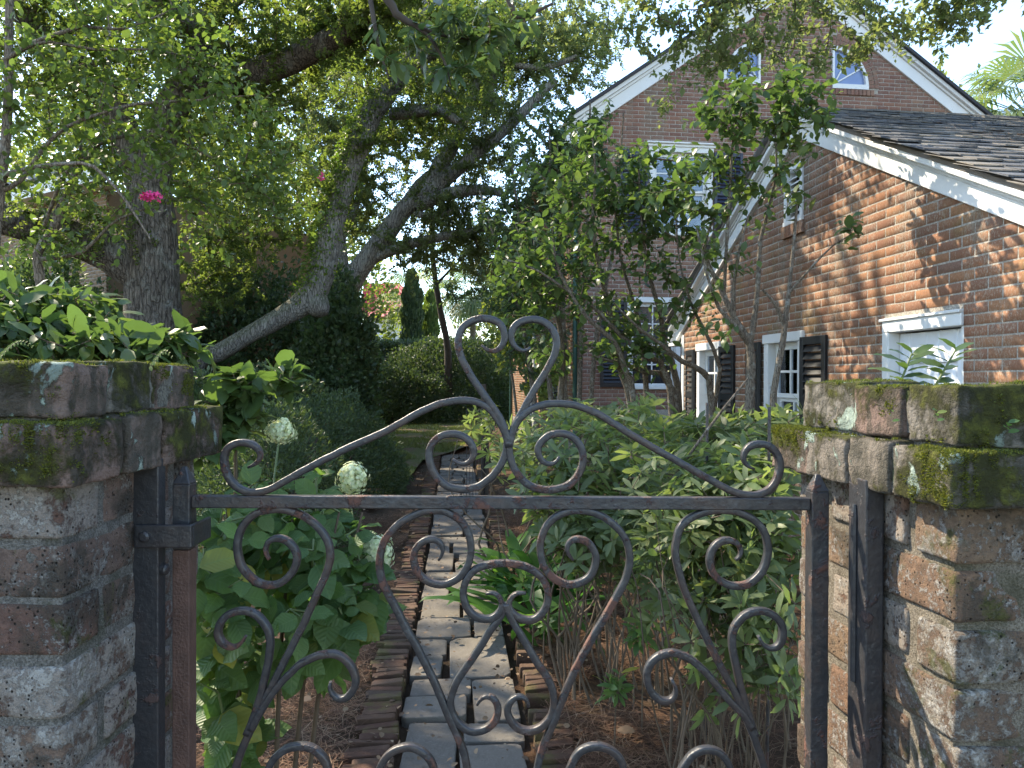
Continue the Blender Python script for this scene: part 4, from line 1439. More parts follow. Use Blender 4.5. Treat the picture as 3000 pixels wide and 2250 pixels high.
# rakes
for s in (1, -1):
    mu = lambda u: u if s > 0 else HW - u
    a, b = -.26, HAP - .0015
    za, zb = ztop(a) , ztop(HAP)
    def sl(z_off, h, w0, w1, mat, name, a=a, b=b, bev=.004):
        u0, u1 = (mu(a), mu(b)) if s > 0 else (mu(b), mu(a))
        zz0, zz1 = (za, zb) if s > 0 else (zb, za)
        mb = MB(); mb.slant(u0, zz0 - z_off, u1, zz1 - z_off, w0, w1, h)
        return mb.build(name, mat, house, HM, bevel=bev)
    sl(BD, .23, -.04, .012, M['white'], 'rake_board')
    sl(BD - .231, .05, -.07, .012, M['white'], 'crown_moulding')
    sl(BD - .282, .075, -.12, .012, M['white'], 'crown_moulding')
    sl(.062, .062, -.17, 10.4, M['roof_dark'], 'roof', bev=0)
    # eave return, box and soffit
    ua, ub = (-.27, -.001) if s > 0 else (HW + .001, HW + .27)
    mb = MB(); mb.box((ua, -.041, 5.40), (ub, .3, 5.62)); mb.build('eave_return', M['white'], house, HM, bevel=.004)
    mb = MB(); mb.box((ua, .301, 5.46), (ub, 10.2, 5.50)); mb.build('soffit', M['soffit'], house, HM)
mb = MB(); mb.box((-.30, .0, 5.5), (-.272, 10.2, 5.78)); mb.build('eave_board', M['soffit'], house, HM)
# left flank wall
LM = wall_matrix(tuple(Vector((1.146, 12.2, 0)) + E2 * 10.2), (-E2.x, -E2.y))
lim = lambda z: (0.0, 10.2)
fl_h = [(7.1, 8.0, 3.9, 5.2), (4.6, 5.5, 3.9, 5.2), (6.9, 7.8, 1.0, 2.6), (3.9, 4.9, 0.2, 2.6)]
flank = mortar_wall('flank_wall', rows(0, 5.5, lim, fl_h, 0.0677), house, LM, M['mortar'])
place_bricks(lay_bricks(0.4, 5.45, lim, fl_h, seed=12), flank, LM, M['wing_brick_o'], M['wing_brick_i'], 0, 0.05, 12)
for h in fl_h[:3]:
    sash_window(house, LM, h[0], h[1], h[2] + .06, h[3] - .085, 2, 2, casing=.08)
    shutter(house, LM, h[1] + .02, h[1] + .44, h[2], h[3], M['shutter'], -.06, R(12), h[1] + .02)
    shutter(house, LM, h[0] - .44, h[0] - .02, h[2], h[3], M['shutter'], -.06, R(-12), h[0] - .02)
mb = MB(); mb.box((3.9, -.05, .2), (4.05, .06, 2.7)); mb.box((4.75, -.05, .2), (4.9, .06, 2.7)); mb.box((3.85, -.08, 2.701), (4.95, .06, 2.9))
dfr = mb.build('side_door', M['white'], house, LM, bevel=.005)
mb = MB(); mb.box((4.055, .03, .2), (4.745, .07, 2.7)); mb.build('door_leaf', M['shutter'], dfr, LM)
mb = MB(); mb.tube([(-.32, 0, 5.62)] + [(-.32, 5, 5.62)] + [(-.32, 10.3, 5.62)], .06, 10); mb.build('gutter', M['green_metal'], house, HM)
for pu in (10.12,):
    mb = MB(); mb.tube([(-.32, pu, 5.6), (-.32, pu, 5.5), (-.06, pu, 5.25), (-.06, pu, 0.1)], .045, 8); mb.build('downspout', M['green_metal'], house, HM)
mb = MB(); mb.tube([(-.30, .12, 5.6), (-.30, .12, 5.45), (-.07, .16, 5.15), (-.07, .16, .1)], .04, 8); mb.build('downspout', M['green_metal'], house, HM)
# interior block so no light leaks through
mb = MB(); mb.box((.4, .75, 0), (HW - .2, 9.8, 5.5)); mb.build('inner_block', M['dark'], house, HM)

# hanging lantern by the side door
lp = LM @ Vector((5.25, -.38, 0))
lan = empty('hanging_lantern', (lp.x, lp.y, 2.3), 'small black lantern hanging beside the white side door frame', 'lantern')
mb = MB(); mb.tube([(lp.x + .36, lp.y, 2.95), (lp.x + .1, lp.y, 3.0), (lp.x, lp.y, 2.95), (lp.x, lp.y, 2.72)], .012, 6); mb.build('bracket', M['copper_lantern'], lan)
mb = MB()
for a in range(4):
    t = a * math.pi / 2 + .4
    mb.tube([(lp.x + .06 * math.cos(t), lp.y + .06 * math.sin(t), 2.34), (lp.x + .10 * math.cos(t), lp.y + .10 * math.sin(t), 2.6)], .009, 5)
mb.tube([(lp.x, lp.y, 2.6), (lp.x, lp.y, 2.63), (lp.x, lp.y, 2.72)], [.12, .09, .02], 8)
mb.tube([(lp.x, lp.y, 2.32), (lp.x, lp.y, 2.345)], [.04, .07], 8)
mb.build('cage', M['copper_lantern'], lan)
mb = MB(); mb.tube([(lp.x, lp.y, 2.346), (lp.x, lp.y, 2.595)], [.055, .09], 8); mb.build('lamp_glass', M['glass'], lan)

# ------------------------------------------------------------------ neighbour's house at the left, red roof far off
nb = empty('neighbour_house', (-8.5, 16, 0), 'tan brick neighbouring house with grey roof and white eave behind the crape myrtle', 'house')
n0, n1 = Vector((-13.7, 18.5, 0)), Vector((-8.4, 15.2, 0))
NM = wall_matrix(tuple(n0), tuple((n1 - n0)[:2]))
NL = (n1 - n0).length
M['tan_brick_i'] = m_wall_brick('tan_brick', False, [(0.30, 0.19, 0.11), (0.36, 0.24, 0.15), (0.26, 0.15, 0.09)], 0.3)
nw = mortar_wall('wall', [(0, 5.4, [(0, NL)])], nb, NM, M['mortar'])
place_bricks(lay_bricks(0, 5.4, lambda z: (0, NL), [], pitch_u=.22, pitch_z=.075, seed=4), nw, NM, M['tan_brick_i'], M['tan_brick_i'], 0, .05, 4)
mb = MB(); mb.box((-.3, -.5, 5.4), (NL + .4, -.46, 5.75)); mb.box((-.3, -.459, 5.4), (NL + .4, .1, 5.44)); mb.build('eave', M['white'], nb, NM, bevel=.004)
mb = MB(); mb.hexa([(-.4, -.6, 5.72), (NL + .5, -.6, 5.72), (NL + .5, 5, 8.6), (-.4, 5, 8.6), (-.4, -.6, 5.8), (NL + .5, -.6, 5.8), (NL + .5, 5, 8.7), (-.4, 5, 8.7)]); mb.build('roof', M['roof_grey'], nb, NM)
mb = MB(); mb.box((1.2, -.35, 0), (1.38, -.18, 5.38)); mb.build('column', M['white'], nb, NM, bevel=.01)
mb = MB(); mb.box((NL - .05, .05, 0), (NL, 6, 5.4)); mb.build('side_wall', M['tan_brick_i'], nb, NM)

rr = empty('red_roof_building', (-9, 64, 0), 'distant building with a steep red standing seam metal roof, seen over the hedge', 'building')
c = P(1168, 855, 64)
X0, Z0 = c.x, c.z
mb = MB(); mb.hexa([(X0 - 3.4, 64, Z0 - 2.2), (X0 + 3.0, 62, Z0 - 2.2), (X0 + 3.0, 68, Z0 - 2.2), (X0 - 3.4, 68, Z0 - 2.2),
                    (X0 - 3.4, 66, Z0 + 1.0), (X0 - .3, 66, Z0 + 1.0), (X0 - .3, 68, Z0 + 1.0), (X0 - 3.4, 68, Z0 + 1.0)])
mb.build('roof', M['red_metal'], rr)
for i in range(12):
    t = i / 11
    mb = MB(); mb.tube([(X0 - 3.4 + 6.4 * t, 64 - 2 * t - .02, Z0 - 2.2), (X0 - 3.4 + 3.1 * t, 66 - .02, Z0 + 1.0)], .05, 4); mb.build('roof_seam', M['red_metal'], rr)
mb = MB(); mb.box((X0 - 3.2, 64.6, 0), (X0 + 2.6, 68, Z0 - 2.19)); mb.build('wall', M['white'], rr)

# ------------------------------------------------------------------ plants: tools
def norm_rows(a):
    return a / np.maximum(np.linalg.norm(a, axis=-1, keepdims=True), 1e-9)


def leaf_proto(kind):
    """leaf lying along +y (length 1), upper side +z; returns V, T, UV"""
    if kind == 'kite':
        V = np.array([(0, 0, 0), (.30, .45, .07), (0, 1, -.05), (-.30, .45, .07)], float)
        T = np.array([(0, 1, 2), (0, 2, 3)])
    elif kind == 'round':
        V = np.array([(0, 0, 0), (.30, .28, .06), (.30, .7, .03), (0, 1, -.1), (-.30, .7, .03), (-.30, .28, .06), (0, .5, -.02)], float)
        T = np.array([(0, 1, 6), (1, 2, 6), (2, 3, 6), (3, 4, 6), (4, 5, 6), (5, 0, 6)])
    elif kind == 'slim':
        V = np.array([(0, 0, 0), (.15, .45, .05), (0, 1, -.12), (-.15, .45, .05)], float)
        T = np.array([(0, 1, 2), (0, 2, 3)])
    else:
        prof, droop, fold, wv = {
            'hydrangea': ([(.10, .16), (.27, .31), (.48, .36), (.68, .29), (.86, .14)], .28, .16, .03),
            'rhodo': ([(.08, .045), (.28, .11), (.52, .15), (.75, .11), (.9, .045)], .18, .12, .01),
            'camellia': ([(.08, .10), (.27, .22), (.5, .27), (.72, .21), (.88, .09)], .20, .16, .02),
            'longleaf': ([(.10, .07), (.3, .15), (.55, .19), (.78, .14), (.92, .06)], .22, .14, .015),
            'strap': ([(.12, .03), (.3, .06), (.55, .075), (.78, .06), (.92, .03)], .5, .10, .01),
        }[kind]
        V, T = [(0, 0, 0)], []
        for i, (y, hw) in enumerate(prof):
            z = -droop * y * y
            s = wv * (1 if i % 2 else -1)
            V += [(-hw, y, z + fold * hw + s), (0, y, z), (hw, y, z + fold * hw - s)]
        V.append((0, 1.0 - .12 * droop, -droop * 1.05))
        n = len(prof)
        T += [(0, 2, 1), (0, 3, 2)]
        for i in range(n - 1):
            a, b = 1 + 3 * i, 4 + 3 * i
            T += [(a, a + 1, b), (a + 1, b + 1, b), (a + 1, a + 2, b + 1), (a + 2, b + 2, b + 1)]
        a = 1 + 3 * (n - 1)
        e = len(V) - 1
        T += [(a, a + 1, e), (a + 1, a + 2, e)]
        V, T = np.array(V, float), np.array(T)
    mw = np.abs(V[:, 0]).max()
    UV = np.stack([V[:, 0] / mw / 2 + .5, V[:, 1]], 1)
    return V, T, UV


def leaf_frames(pos, dirs, up, size, wid=1.0):
    d = norm_rows(dirs)
    x = norm_rows(np.cross(d, up))
    z = np.cross(x, d)
    Mx = np.stack([x * (size * wid)[:, None] if hasattr(wid, '__len__') else x * size[:, None] * wid, d * size[:, None], z * size[:, None]], -1)
    return Mx        # (N,3,3) columns


def leaf_mesh(name, proto, pos, Mx, smooth=False):
    V, T, UV = proto
    VV = np.einsum('nij,vj->nvi', Mx, V) + pos[:, None, :]
    TT = (T[None] + (np.arange(len(pos)) * len(V))[:, None, None]).reshape(-1, 3)
    return np_mesh(name, VV.reshape(-1, 3), TT, np.tile(UV, (len(pos), 1)), smooth)


def put_leaves(parent, proto_kind, pos, Mx, kind, nparts=0, veins=False, name='leaf', stuff_name='foliage', smooth=True, minpx=9.0):
    """leaves of one plant: the largest in the picture single objects, the others one joined part"""
    proto = leaf_proto(proto_kind)
    base = np.array(wm(parent).translation)
    n = len(pos)
    sel = np.zeros(n, bool)
    if nparts:
        size = np.linalg.norm(Mx[:, :, 1], axis=1)
        _, _, dz = project(pos)
        px = np.where(in_frame(pos, 0), size * F / np.maximum(dz, .1), 0)
        order = np.argsort(-px)[:nparts]
        sel[order[px[order] > minpx]] = True
        me = np_mesh(name, proto[0], proto[1], proto[2], True)
        me.materials.append(leafmat(kind, True, veins))
        for i in np.nonzero(sel)[0]:
            o = bpy.data.objects.new(name, me)
            COL.objects.link(o)
            o.parent = parent
            m = Matrix.Identity(4)
            a = Mx[i]; t = pos[i] - base
            for r in range(3):
                m[r][0], m[r][1], m[r][2], m[r][3] = a[r, 0], a[r, 1], a[r, 2], t[r]
            o.matrix_basis = m
    rest = ~sel
    if rest.any():
        o = link(stuff_name, leaf_mesh(stuff_name, proto, pos[rest], Mx[rest], smooth), leafmat(kind, False, veins), parent)
        if nparts: o['kind'] = 'stuff'
        return o


class Skel:
    """branch skeleton: traced limbs plus twigs grown to reach given tips"""
    def __init__(s, seg=0.3, seed=1):
        s.p, s.par, s.r, s.fix = [], [], [], []
        s.seg = seg
        s.rng = random.Random(seed)
        s.tips = []

    def limb(s, pts, rad, attach=-1):
        """pts world points, rad radii; nodes become attach points"""
        pts = [np.array(p, float) for p in pts]
        c = spline(pts, s.seg)
        t_in = np.concatenate([[0], np.cumsum([np.linalg.norm(pts[i + 1] - pts[i]) for i in range(len(pts) - 1)])])
        t_c = np.concatenate([[0], np.cumsum(np.linalg.norm(np.diff(c, axis=0), axis=1))])
        rr = np.interp(t_c / t_c[-1], t_in / t_in[-1], rad)
        prev = attach
        for q, r in zip(c, rr):
            s.p.append(q); s.par.append(prev); s.r.append(r); s.fix.append(True)
            prev = len(s.p) - 1
        return c, rr

    def grow(s, tips, maxlen=None, sag=0.05, wander=0.12):
        tips = np.asarray(tips, float)
        P0 = np.array(s.p)
        d0 = np.array([np.min(np.sum((P0 - t) ** 2, 1)) for t in tips])
        cap = len(P0) + len(tips) * 12
        buf = np.zeros((cap, 3)); n = len(P0); buf[:n] = P0
        for i in np.argsort(d0):
            t = tips[i]
            dd = np.sum((buf[:n] - t) ** 2, 1)
            j = int(np.argmin(dd)); L = math.sqrt(dd[j])
            if maxlen and L > maxlen: continue
            k = max(1, min(8, int(L / s.seg)))
            a = buf[j].copy(); prev = j
            perp = np.array([s.rng.gauss(0, 1) for _ in range(3)]) * L * wander
            for q in range(1, k + 1):
                f = q / k
                b = a + (t - a) * f + perp * math.sin(f * math.pi) + np.array([0, 0, -sag * L * (f * f - f) * 2])
                if q == k: b = t
                if n >= cap: break
                buf[n] = b; s.p.append(b); s.par.append(prev); s.r.append(0); s.fix.append(False)
                prev = n; n += 1
            s.tips.append(prev)

    def finish(s, rtip=0.0016, power=0.5, rmax=0.05):
        n = len(s.p)
        cnt = np.zeros(n)
        for t in s.tips: cnt[t] += 1
        for i in range(n - 1, -1, -1):
            if not s.fix[i] and s.par[i] >= 0:
                cnt[s.par[i]] += max(cnt[i], 0) if not s.fix[s.par[i]] else 0
        for i in range(n):
            if not s.fix[i]:
                r = min(rmax, rtip * max(1, cnt[i]) ** power)
                s.r[i] = min(r, s.r[s.par[i]] if s.r[s.par[i]] > 0 else r)
        s.P = np.array(s.p); s.Rr = np.array(s.r); s.par = np.array(s.par); s.fx = np.array(s.fix)
        t = np.array(s.tips)
        s.tp = s.P[t]
        s.td = norm_rows(s.P[t] - s.P[s.par[t]])

    def twig_mesh(s, name, sides=3):
        idx = np.nonzero(~s.fx)[0]
        a, b = s.P[s.par[idx]], s.P[idx]
        ra, rb = np.minimum(s.Rr[s.par[idx]], s.Rr[idx] * 1.3), s.Rr[idx]
        d = norm_rows(b - a)
        ref = np.where(np.abs(d[:, 2:3]) > .9, np.array([[1., 0, 0]]), np.array([[0, 0, 1.]]))
        x = norm_rows(np.cross(d, ref)); y = np.cross(d, x)
        V = []
        for e, r in ((a, ra), (b, rb)):
            for k in range(sides):
                t = 2 * math.pi * k / sides
                V.append(e + (x * math.cos(t) + y * math.sin(t)) * r[:, None])
        V = np.stack(V, 1)
        Q = np.array([(k, (k + 1) % sides, sides + (k + 1) % sides, sides + k) for k in range(sides)])
        T = (Q[None] + (np.arange(len(idx)) * 2 * sides)[:, None, None]).reshape(-1, 4)
        return np_mesh(name, V.reshape(-1, 3), T, smooth=True)


def bark_tube(c, rr, n=14, amp=0.06, seed=0, fl=1.6):
    """tapered limb with an uneven surface"""
    c = np.asarray(c); m = len(c)
    tan = norm_rows(np.gradient(c, axis=0))
    ref = np.array([1.0, 0.13, 0.05])
    V = []
    for i in range(m):
        t = tan[i]
        ref = ref - t * ref.dot(t); ref /= np.linalg.norm(ref)
        b = np.cross(t, ref)
        for k in range(n):
            a = 2 * math.pi * k / n
            o = ref * math.cos(a) + b * math.sin(a)
            q = Vector(c[i] * fl + o * .9) + Vector((seed, 0, 0))
            V.append(c[i] + o * rr[i] * (.93 + amp * 1.6 * noise.noise(q) + amp * noise.noise(q * 3.1)))
    idx = np.arange(m * n).reshape(m, n)
    q = np.stack([idx[:-1], np.roll(idx, -1, 1)[:-1], np.roll(idx, -1, 1)[1:], idx[1:]], -1).reshape(-1, 4)
    return np.array(V), q


def add_limb(name, c, rr, mat, parent, n=14, amp=0.06, seed=0):
    V, q = bark_tube(c, rr, n, amp, seed)
    return link(name, np_mesh(name, V, q, smooth=True), mat, parent)


def ell(px, py, d, rx, ry, rd, n, rng=RNG, shell=0.45):
    """n points in an ellipsoid given by photo position, depth and half sizes (pixels, pixels, metres)"""
    c = np.array(P(px, py, d))
    v = norm_rows(rng.normal(size=(n, 3)))
    r = rng.uniform(0, 1, n) ** shell
    s = np.array([rx * d / F, rd, ry * d / F])
    return c + v * r[:, None] * s


def pxpath(lst):
    """(px,py,d,rpx) -> points, radii in metres"""
    return [tuple(P(a, b, d)) for a, b, d, r in lst], [r * d / F for a, b, d, r in lst]


def spray(tp, td, k, length, size, spread=0.9, hang=0.25, rng=RNG, svar=0.3, up=None, jit=0.35):
    """k leaves set along the last part of each twig"""
    n = len(tp)
    t = (np.arange(k)[None, :] + rng.uniform(-.3, .3, (n, k))) / k
    pos = tp[:, None, :] - td[:, None, :] * (t * length)[..., None]
    ref = np.where(np.abs(td[:, 2:3]) > .9, np.array([[1., 0, 0]]), np.array([[0, 0, 1.]]))
    x = norm_rows(np.cross(td, ref)); y = np.cross(td, x)
    a = (np.arange(k) * 2.4)[None, :] + rng.uniform(0, 6.28, (n, 1)) + rng.normal(0, .3, (n, k))
    rad = x[:, None, :] * np.cos(a)[..., None] + y[:, None, :] * np.sin(a)[..., None]
    dirs = td[:, None, :] * (1 - spread * .6) + rad * spread + rng.normal(0, jit, (n, k, 3)) * .5
    dirs[..., 2] -= hang
    upv = np.array([0, 0, 1.0]) + rng.normal(0, jit, (n, k, 3))
    sz = size * (1 + rng.normal(0, svar, (n, k)).clip(-.55, .6))
    sz *= np.where(t < .15, .75, 1.0)
    return pos.reshape(-1, 3), dirs.reshape(-1, 3), upv.reshape(-1, 3), sz.ravel()


def whorl(tp, td, k, size, rng=RNG, lift=0.35, svar=0.2, jit=0.25, back=0.015):
    n = len(tp)
    a = (np.arange(k) * 2 * math.pi / k)[None, :] + rng.uniform(0, 6.28, (n, 1)) + rng.normal(0, .25, (n, k))
    ax = norm_rows(td * .7 + np.array([0, 0, .6]))
    ref = np.where(np.abs(ax[:, 2:3]) > .95, np.array([[1., 0, 0]]), np.array([[0, 0, 1.]]))
    x = norm_rows(np.cross(ax, ref)); y = np.cross(ax, x)
    rad = x[:, None, :] * np.cos(a)[..., None] + y[:, None, :] * np.sin(a)[..., None]
    dirs = rad + ax[:, None, :] * (lift + rng.normal(0, .25, (n, k)))[..., None]
    pos = tp[:, None, :] - ax[:, None, :] * (rng.uniform(0, 1, (n, k)) * back * 2)[..., None] + rad * .004
    upv = ax[:, None, :] + rng.normal(0, jit, (n, k, 3))
    sz = size * (1 + rng.normal(0, svar, (n, k)).clip(-.5, .5))
    return pos.reshape(-1, 3), dirs.reshape(-1, 3), upv.reshape(-1, 3), sz.ravel()


def dens(lists):
    return np.concatenate(lists)


# ------------------------------------------------------------------ big oak at the left
def big_tree(name, label, limbs, tips, seg, bark, leaf, k, length, size, group=None, maxlen=None, proto='kite', spread=.9, hang=.25, rtip=.003, rmax=.05, seed=1, base=None, trunk_n=20, amp=.07):
    """limbs: [(partname, [(px,py,d,rpx)...])]"""
    first = limbs[0][1][0]
    b = P(first[0], first[1], first[2])
    t = empty(name, (b.x, b.y, 0), label, 'tree', group)
    sk = Skel(seg, seed)
    for i, (nm, path) in enumerate(limbs):
        pts, rad = pxpath(path)
        if i == 0:
            pts = [(pts[0][0], pts[0][1], -.05)] + pts; rad = [rad[0] * 1.25] + rad
        c, rr = sk.limb(pts, rad)
        add_limb(nm, c, rr, bark, t, trunk_n if rr[0] > .15 else 10, amp, seed + i)
    sk.grow(tips, maxlen)
    sk.finish(rtip, .5, rmax)
    o = link('twigs', sk.twig_mesh('twigs', 3), M['twig'], t); o['kind'] = 'stuff'
    ps, ds, us, sz = spray(sk.tp, sk.td, k, length, size, spread, hang)
    put_leaves(t, proto, ps, leaf_frames(ps, ds, us, sz), leaf, 0, name='crown', stuff_name='crown', smooth=False)
    return t, sk


tips = dens([
    ell(120, 150, 11.5, 260, 230, 2.0, 170), ell(420, 60, 12, 260, 160, 2.2, 170), ell(260, 420, 12.2, 260, 130, 1.5, 90),
    ell(640, 120, 11.5, 200, 130, 1.8, 130), ell(760, 330, 12.5, 200, 120, 1.6, 100), ell(900, 60, 11, 200, 110, 1.8, 120),
    ell(620, 480, 13, 200, 160, 1.6, 100), ell(760, 640, 13.5, 180, 130, 1.4, 100), ell(1120, 60, 10, 160, 110, 1.5, 90),
    ell(640, 800, 13.5, 130, 120, 1.2, 70), ell(200, 640, 11.2, 220, 90, .8, 60),
    np.array([-6.6, 8.6, 8.4]) + norm_rows(RNG.normal(size=(150, 3))) * RNG.uniform(.2, 1, (150, 1)) ** .5 * np.array([2.6, 2.0, 1.5]),  # crown out of view at the left, added to dapple path and shrubs
    ell(1250, -170, 9.0, 330, 130, 1.0, 90), ell(1500, -230, 8.4, 200, 100, .8, 40),  # leaves mostly above the view, added to throw dapple on the wing wall
    np.array([-4.2, 7.6, 7.6]) + norm_rows(RNG.normal(size=(70, 3))) * RNG.uniform(.2, 1, (70, 1)) ** .5 * np.array([1.4, 1.4, 1.0]),  # another unseen cluster, placed towards the sun for dappled shade
])
limbs = [
    ('trunk', [(452, 1090, 12, 100), (450, 1000, 12, 86), (447, 850, 12, 80), (445, 700, 12, 77), (440, 600, 12, 72), (448, 500, 12, 56), (470, 400, 12, 50), (510, 300, 12, 48), (545, 240, 12, 46), (590, 170, 11.9, 50), (565, 80, 11.8, 46), (470, -30, 11.7, 44), (380, -200, 11.6, 36)]),
    ('limb', [(545, 262, 12, 40), (640, 240, 11.8, 42), (740, 215, 11.6, 42), (850, 180, 11.3, 40), (960, 125, 11, 38), (1050, 70, 10.6, 36), (1120, 0, 10.2, 33), (1300, -190, 9.2, 28), (1700, -330, 8, 22)]),
    ('limb', [(440, 610, 12, 50), (380, 430, 12, 48), (310, 280, 11.9, 45), (230, 200, 11.6, 40), (130, 110, 11.2, 36), (20, -10, 10.8, 30)]),
    ('limb', [(440, 830, 12, 50), (370, 770, 11.95, 60), (270, 715, 11.8, 60), (140, 672, 11.6, 56), (0, 640, 11.3, 50), (-160, 590, 11, 42)]),
    ('limb', [(20, -10, 10.8, 30), (-120, -250, 10, 26), (-300, -560, 9, 20), (-250, -700, 8.2, 14)]),
    ('limb', [(575, 110, 11.8, 36), (640, 20, 11.6, 32), (730, -40, 11.4, 28), (900, -160, 11, 22)]),
]
oak, _ = big_tree('oak_tree', 'massive live oak with furrowed trunk rising behind the lichen streaked pier', limbs, tips, .35, M['bark_oak'], 'oak', 66, .85, .072, seed=3, spread=1.0)

# leaning oak
tips = dens([
    ell(1240, 120, 14, 170, 150, 1.8, 110), ell(1400, 90, 13.5, 180, 120, 1.8, 110), ell(1060, 250, 14.5, 150, 130, 1.5, 70),
    ell(1330, 280, 14, 160, 120, 1.6, 80), ell(900, 560, 14, 120, 130, 1.3, 60), ell(1160, 420, 14.3, 110, 100, 1.2, 45),
])
limbs = [
    ('trunk', [(560, 1085, 13.2, 30), (640, 1035, 13.3, 28), (740, 975, 13.4, 28), (830, 925, 13.5, 31), (905, 878, 13.6, 42), (942, 800, 13.6, 42), (958, 720, 13.6, 40), (985, 610, 13.7, 38), (1022, 490, 13.8, 36), (1066, 375, 13.9, 36), (1120, 285, 14, 34), (1185, 200, 14, 30), (1232, 130, 14, 27), (1250, 30, 14, 27), (1275, -90, 14, 22)]),
    ('limb', [(1195, 190, 14, 26), (1270, 150, 13.9, 25), (1345, 125, 13.8, 22), (1420, 100, 13.6, 17), (1560, 40, 13.2, 10)]),
    ('limb', [(1150, 335, 14, 20), (1200, 330, 13.8, 20), (1285, 322, 13.6, 17), (1345, 360, 13.5, 12)]),
    ('limb', [(1240, 200, 14, 14), (1290, 250, 13.8, 12), (1340, 282, 13.6, 9)]),
    ('limb', [(926, 875, 13.6, 36), (931, 898, 13.55, 37), (932, 914, 13.5, 32), (932, 922, 13.48, 20), (932, 925, 13.47, 2)]),
]
oak2, _ = big_tree('leaning_oak', 'ivy clad oak with a crooked trunk leaning across the middle of the garden', limbs, tips, .35, M['bark_grey'], 'oak', 52, .85, .072, seed=21, spread=1.0)
# ivy and moss up the leaning trunk
pts, rad = pxpath(limbs[0][1][4:12])
c = spline(pts, .03)
rr = np.interp(np.linspace(0, 1, len(c)), np.linspace(0, 1, len(rad)), rad)
n = 5200
i = np.clip((RNG.beta(1.6, 1.6, n) * len(c)).astype(int), 0, len(c) - 1)
v = norm_rows(RNG.normal(size=(n, 3)) + np.array([-.9, -.6, .1]))
pos = c[i] + v * (rr[i] * RNG.uniform(.95, 1.45, n))[:, None]
put_leaves(oak2, 'kite', pos, leaf_frames(pos, v * .6 + RNG.normal(0, .5, (n, 3)) + np.array([0, 0, -.3]), v + RNG.normal(0, .3, (n, 3)), RNG.uniform(.035, .09, n)), 'ivy', 0, stuff_name='ivy', smooth=False)

# far oak with pale arching limbs
tips = dens([
    ell(1180, 330, 18, 240, 200, 3, 190), ell(1480, 180, 18.5, 260, 190, 3, 210), ell(1430, 420, 18, 180, 140, 2.4, 110), ell(1000, 400, 18.5, 160, 180, 2.4, 110),
    ell(1330, 640, 18.2, 170, 90, 2, 90), ell(1680, 120, 18.5, 200, 150, 2.5, 130), ell(1090, 590, 19, 100, 90, 1.6, 40), ell(1450, 760, 18, 140, 80, 1.6, 80), ell(1250, 90, 19, 260, 130, 3, 150),
    ell(870, 200, 19, 220, 180, 2.5, 140), ell(950, 60, 19, 220, 120, 3, 90), ell(1360, 120, 18.5, 200, 130, 2.5, 90), ell(1000, 640, 18.6, 90, 110, 1.6, 36), ell(1220, 740, 17.6, 120, 40, 1.2, 30),
])
limbs = [
    ('trunk', [(960, 950, 17.8, 46), (1010, 850, 17.8, 42), (1062, 775, 17.8, 33), (1120, 700, 17.8, 31), (1185, 612, 17.8, 28), (1250, 555, 17.8, 25), (1288, 490, 17.8, 25), (1325, 425, 17.8, 22), (1350, 375, 17.8, 19), (1400, 240, 17.8, 15), (1450, 120, 17.8, 10)]),
    ('limb', [(1205, 600, 17.8, 26), (1300, 528, 17.7, 24), (1400, 445, 17.6, 21), (1480, 378, 17.5, 18), (1560, 300, 17.4, 15), (1625, 235, 17.3, 11)]),
    ('limb', [(1222, 605, 17.8, 22), (1320, 565, 17.6, 20), (1420, 556, 17.5, 16), (1482, 572, 17.4, 9)]),
    ('limb', [(1075, 765, 17.8, 18), (1190, 718, 17.6, 16), (1310, 690, 17.5, 13), (1465, 660, 17.4, 8)]),
    ('limb', [(1180, 620, 17.8, 20), (1228, 540, 17.9, 18), (1290, 495, 18, 14)]),
    ('limb', [(1215, 625, 17.8, 12), (1280, 635, 17.7, 10), (1330, 612, 17.6, 7)]),
    ('limb', [(1430, 310, 17.8, 14), (1445, 220, 17.9, 15), (1490, 150, 18, 12), (1540, 90, 18, 8)]),
    ('limb', [(1500, 190, 17.6, 9), (1600, 198, 17.5, 11), (1690, 165, 17.4, 7)]),
    ('limb', [(1020, 840, 17.8, 16), (1000, 700, 18, 14), (1040, 620, 18.2, 11), (1060, 520, 18.4, 8)]),
]
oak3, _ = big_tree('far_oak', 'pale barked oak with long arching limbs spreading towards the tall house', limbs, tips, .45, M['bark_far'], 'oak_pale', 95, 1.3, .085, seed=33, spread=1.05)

# overhanging oak whose sprays hang over the gable
tips = dens([
    ell(2450, 30, 6.6, 420, 110, 1.2, 170), ell(2080, 60, 6.8, 260, 140, 1.0, 130), ell(2780, 20, 6.4, 220, 90, .8, 80), ell(1850, 20, 7, 200, 90, 1, 60),
    ell(2140, 190, 6.8, 150, 80, .7, 45), ell(2560, 130, 6.5, 120, 60, .6, 28), ell(2360, 210, 6.7, 60, 50, .4, 10), ell(2800, 110, 6.4, 90, 50, .4, 12),
    ell(1940, 300, 6.9, 20, 90, .2, 6), ell(2300, -200, 6.6, 700, 140, 1.6, 120),
])
limbs = [
    ('trunk', [(5200, 1000, 8.6, 90), (5100, 300, 8.5, 84), (4700, -300, 8.1, 74), (4000, -500, 7.6, 60), (3300, -420, 7.1, 46), (2800, -200, 6.8, 26), (2400, -60, 6.7, 12), (2050, 20, 6.8, 7)]),
    ('limb', [(3000, -290, 6.9, 22), (2900, -120, 6.6, 12), (2840, 0, 6.5, 6)]),
    ('limb', [(2700, -160, 6.8, 16), (2300, -260, 6.8, 12), (1900, -160, 7, 8), (1750, -40, 7.1, 5)]),
]
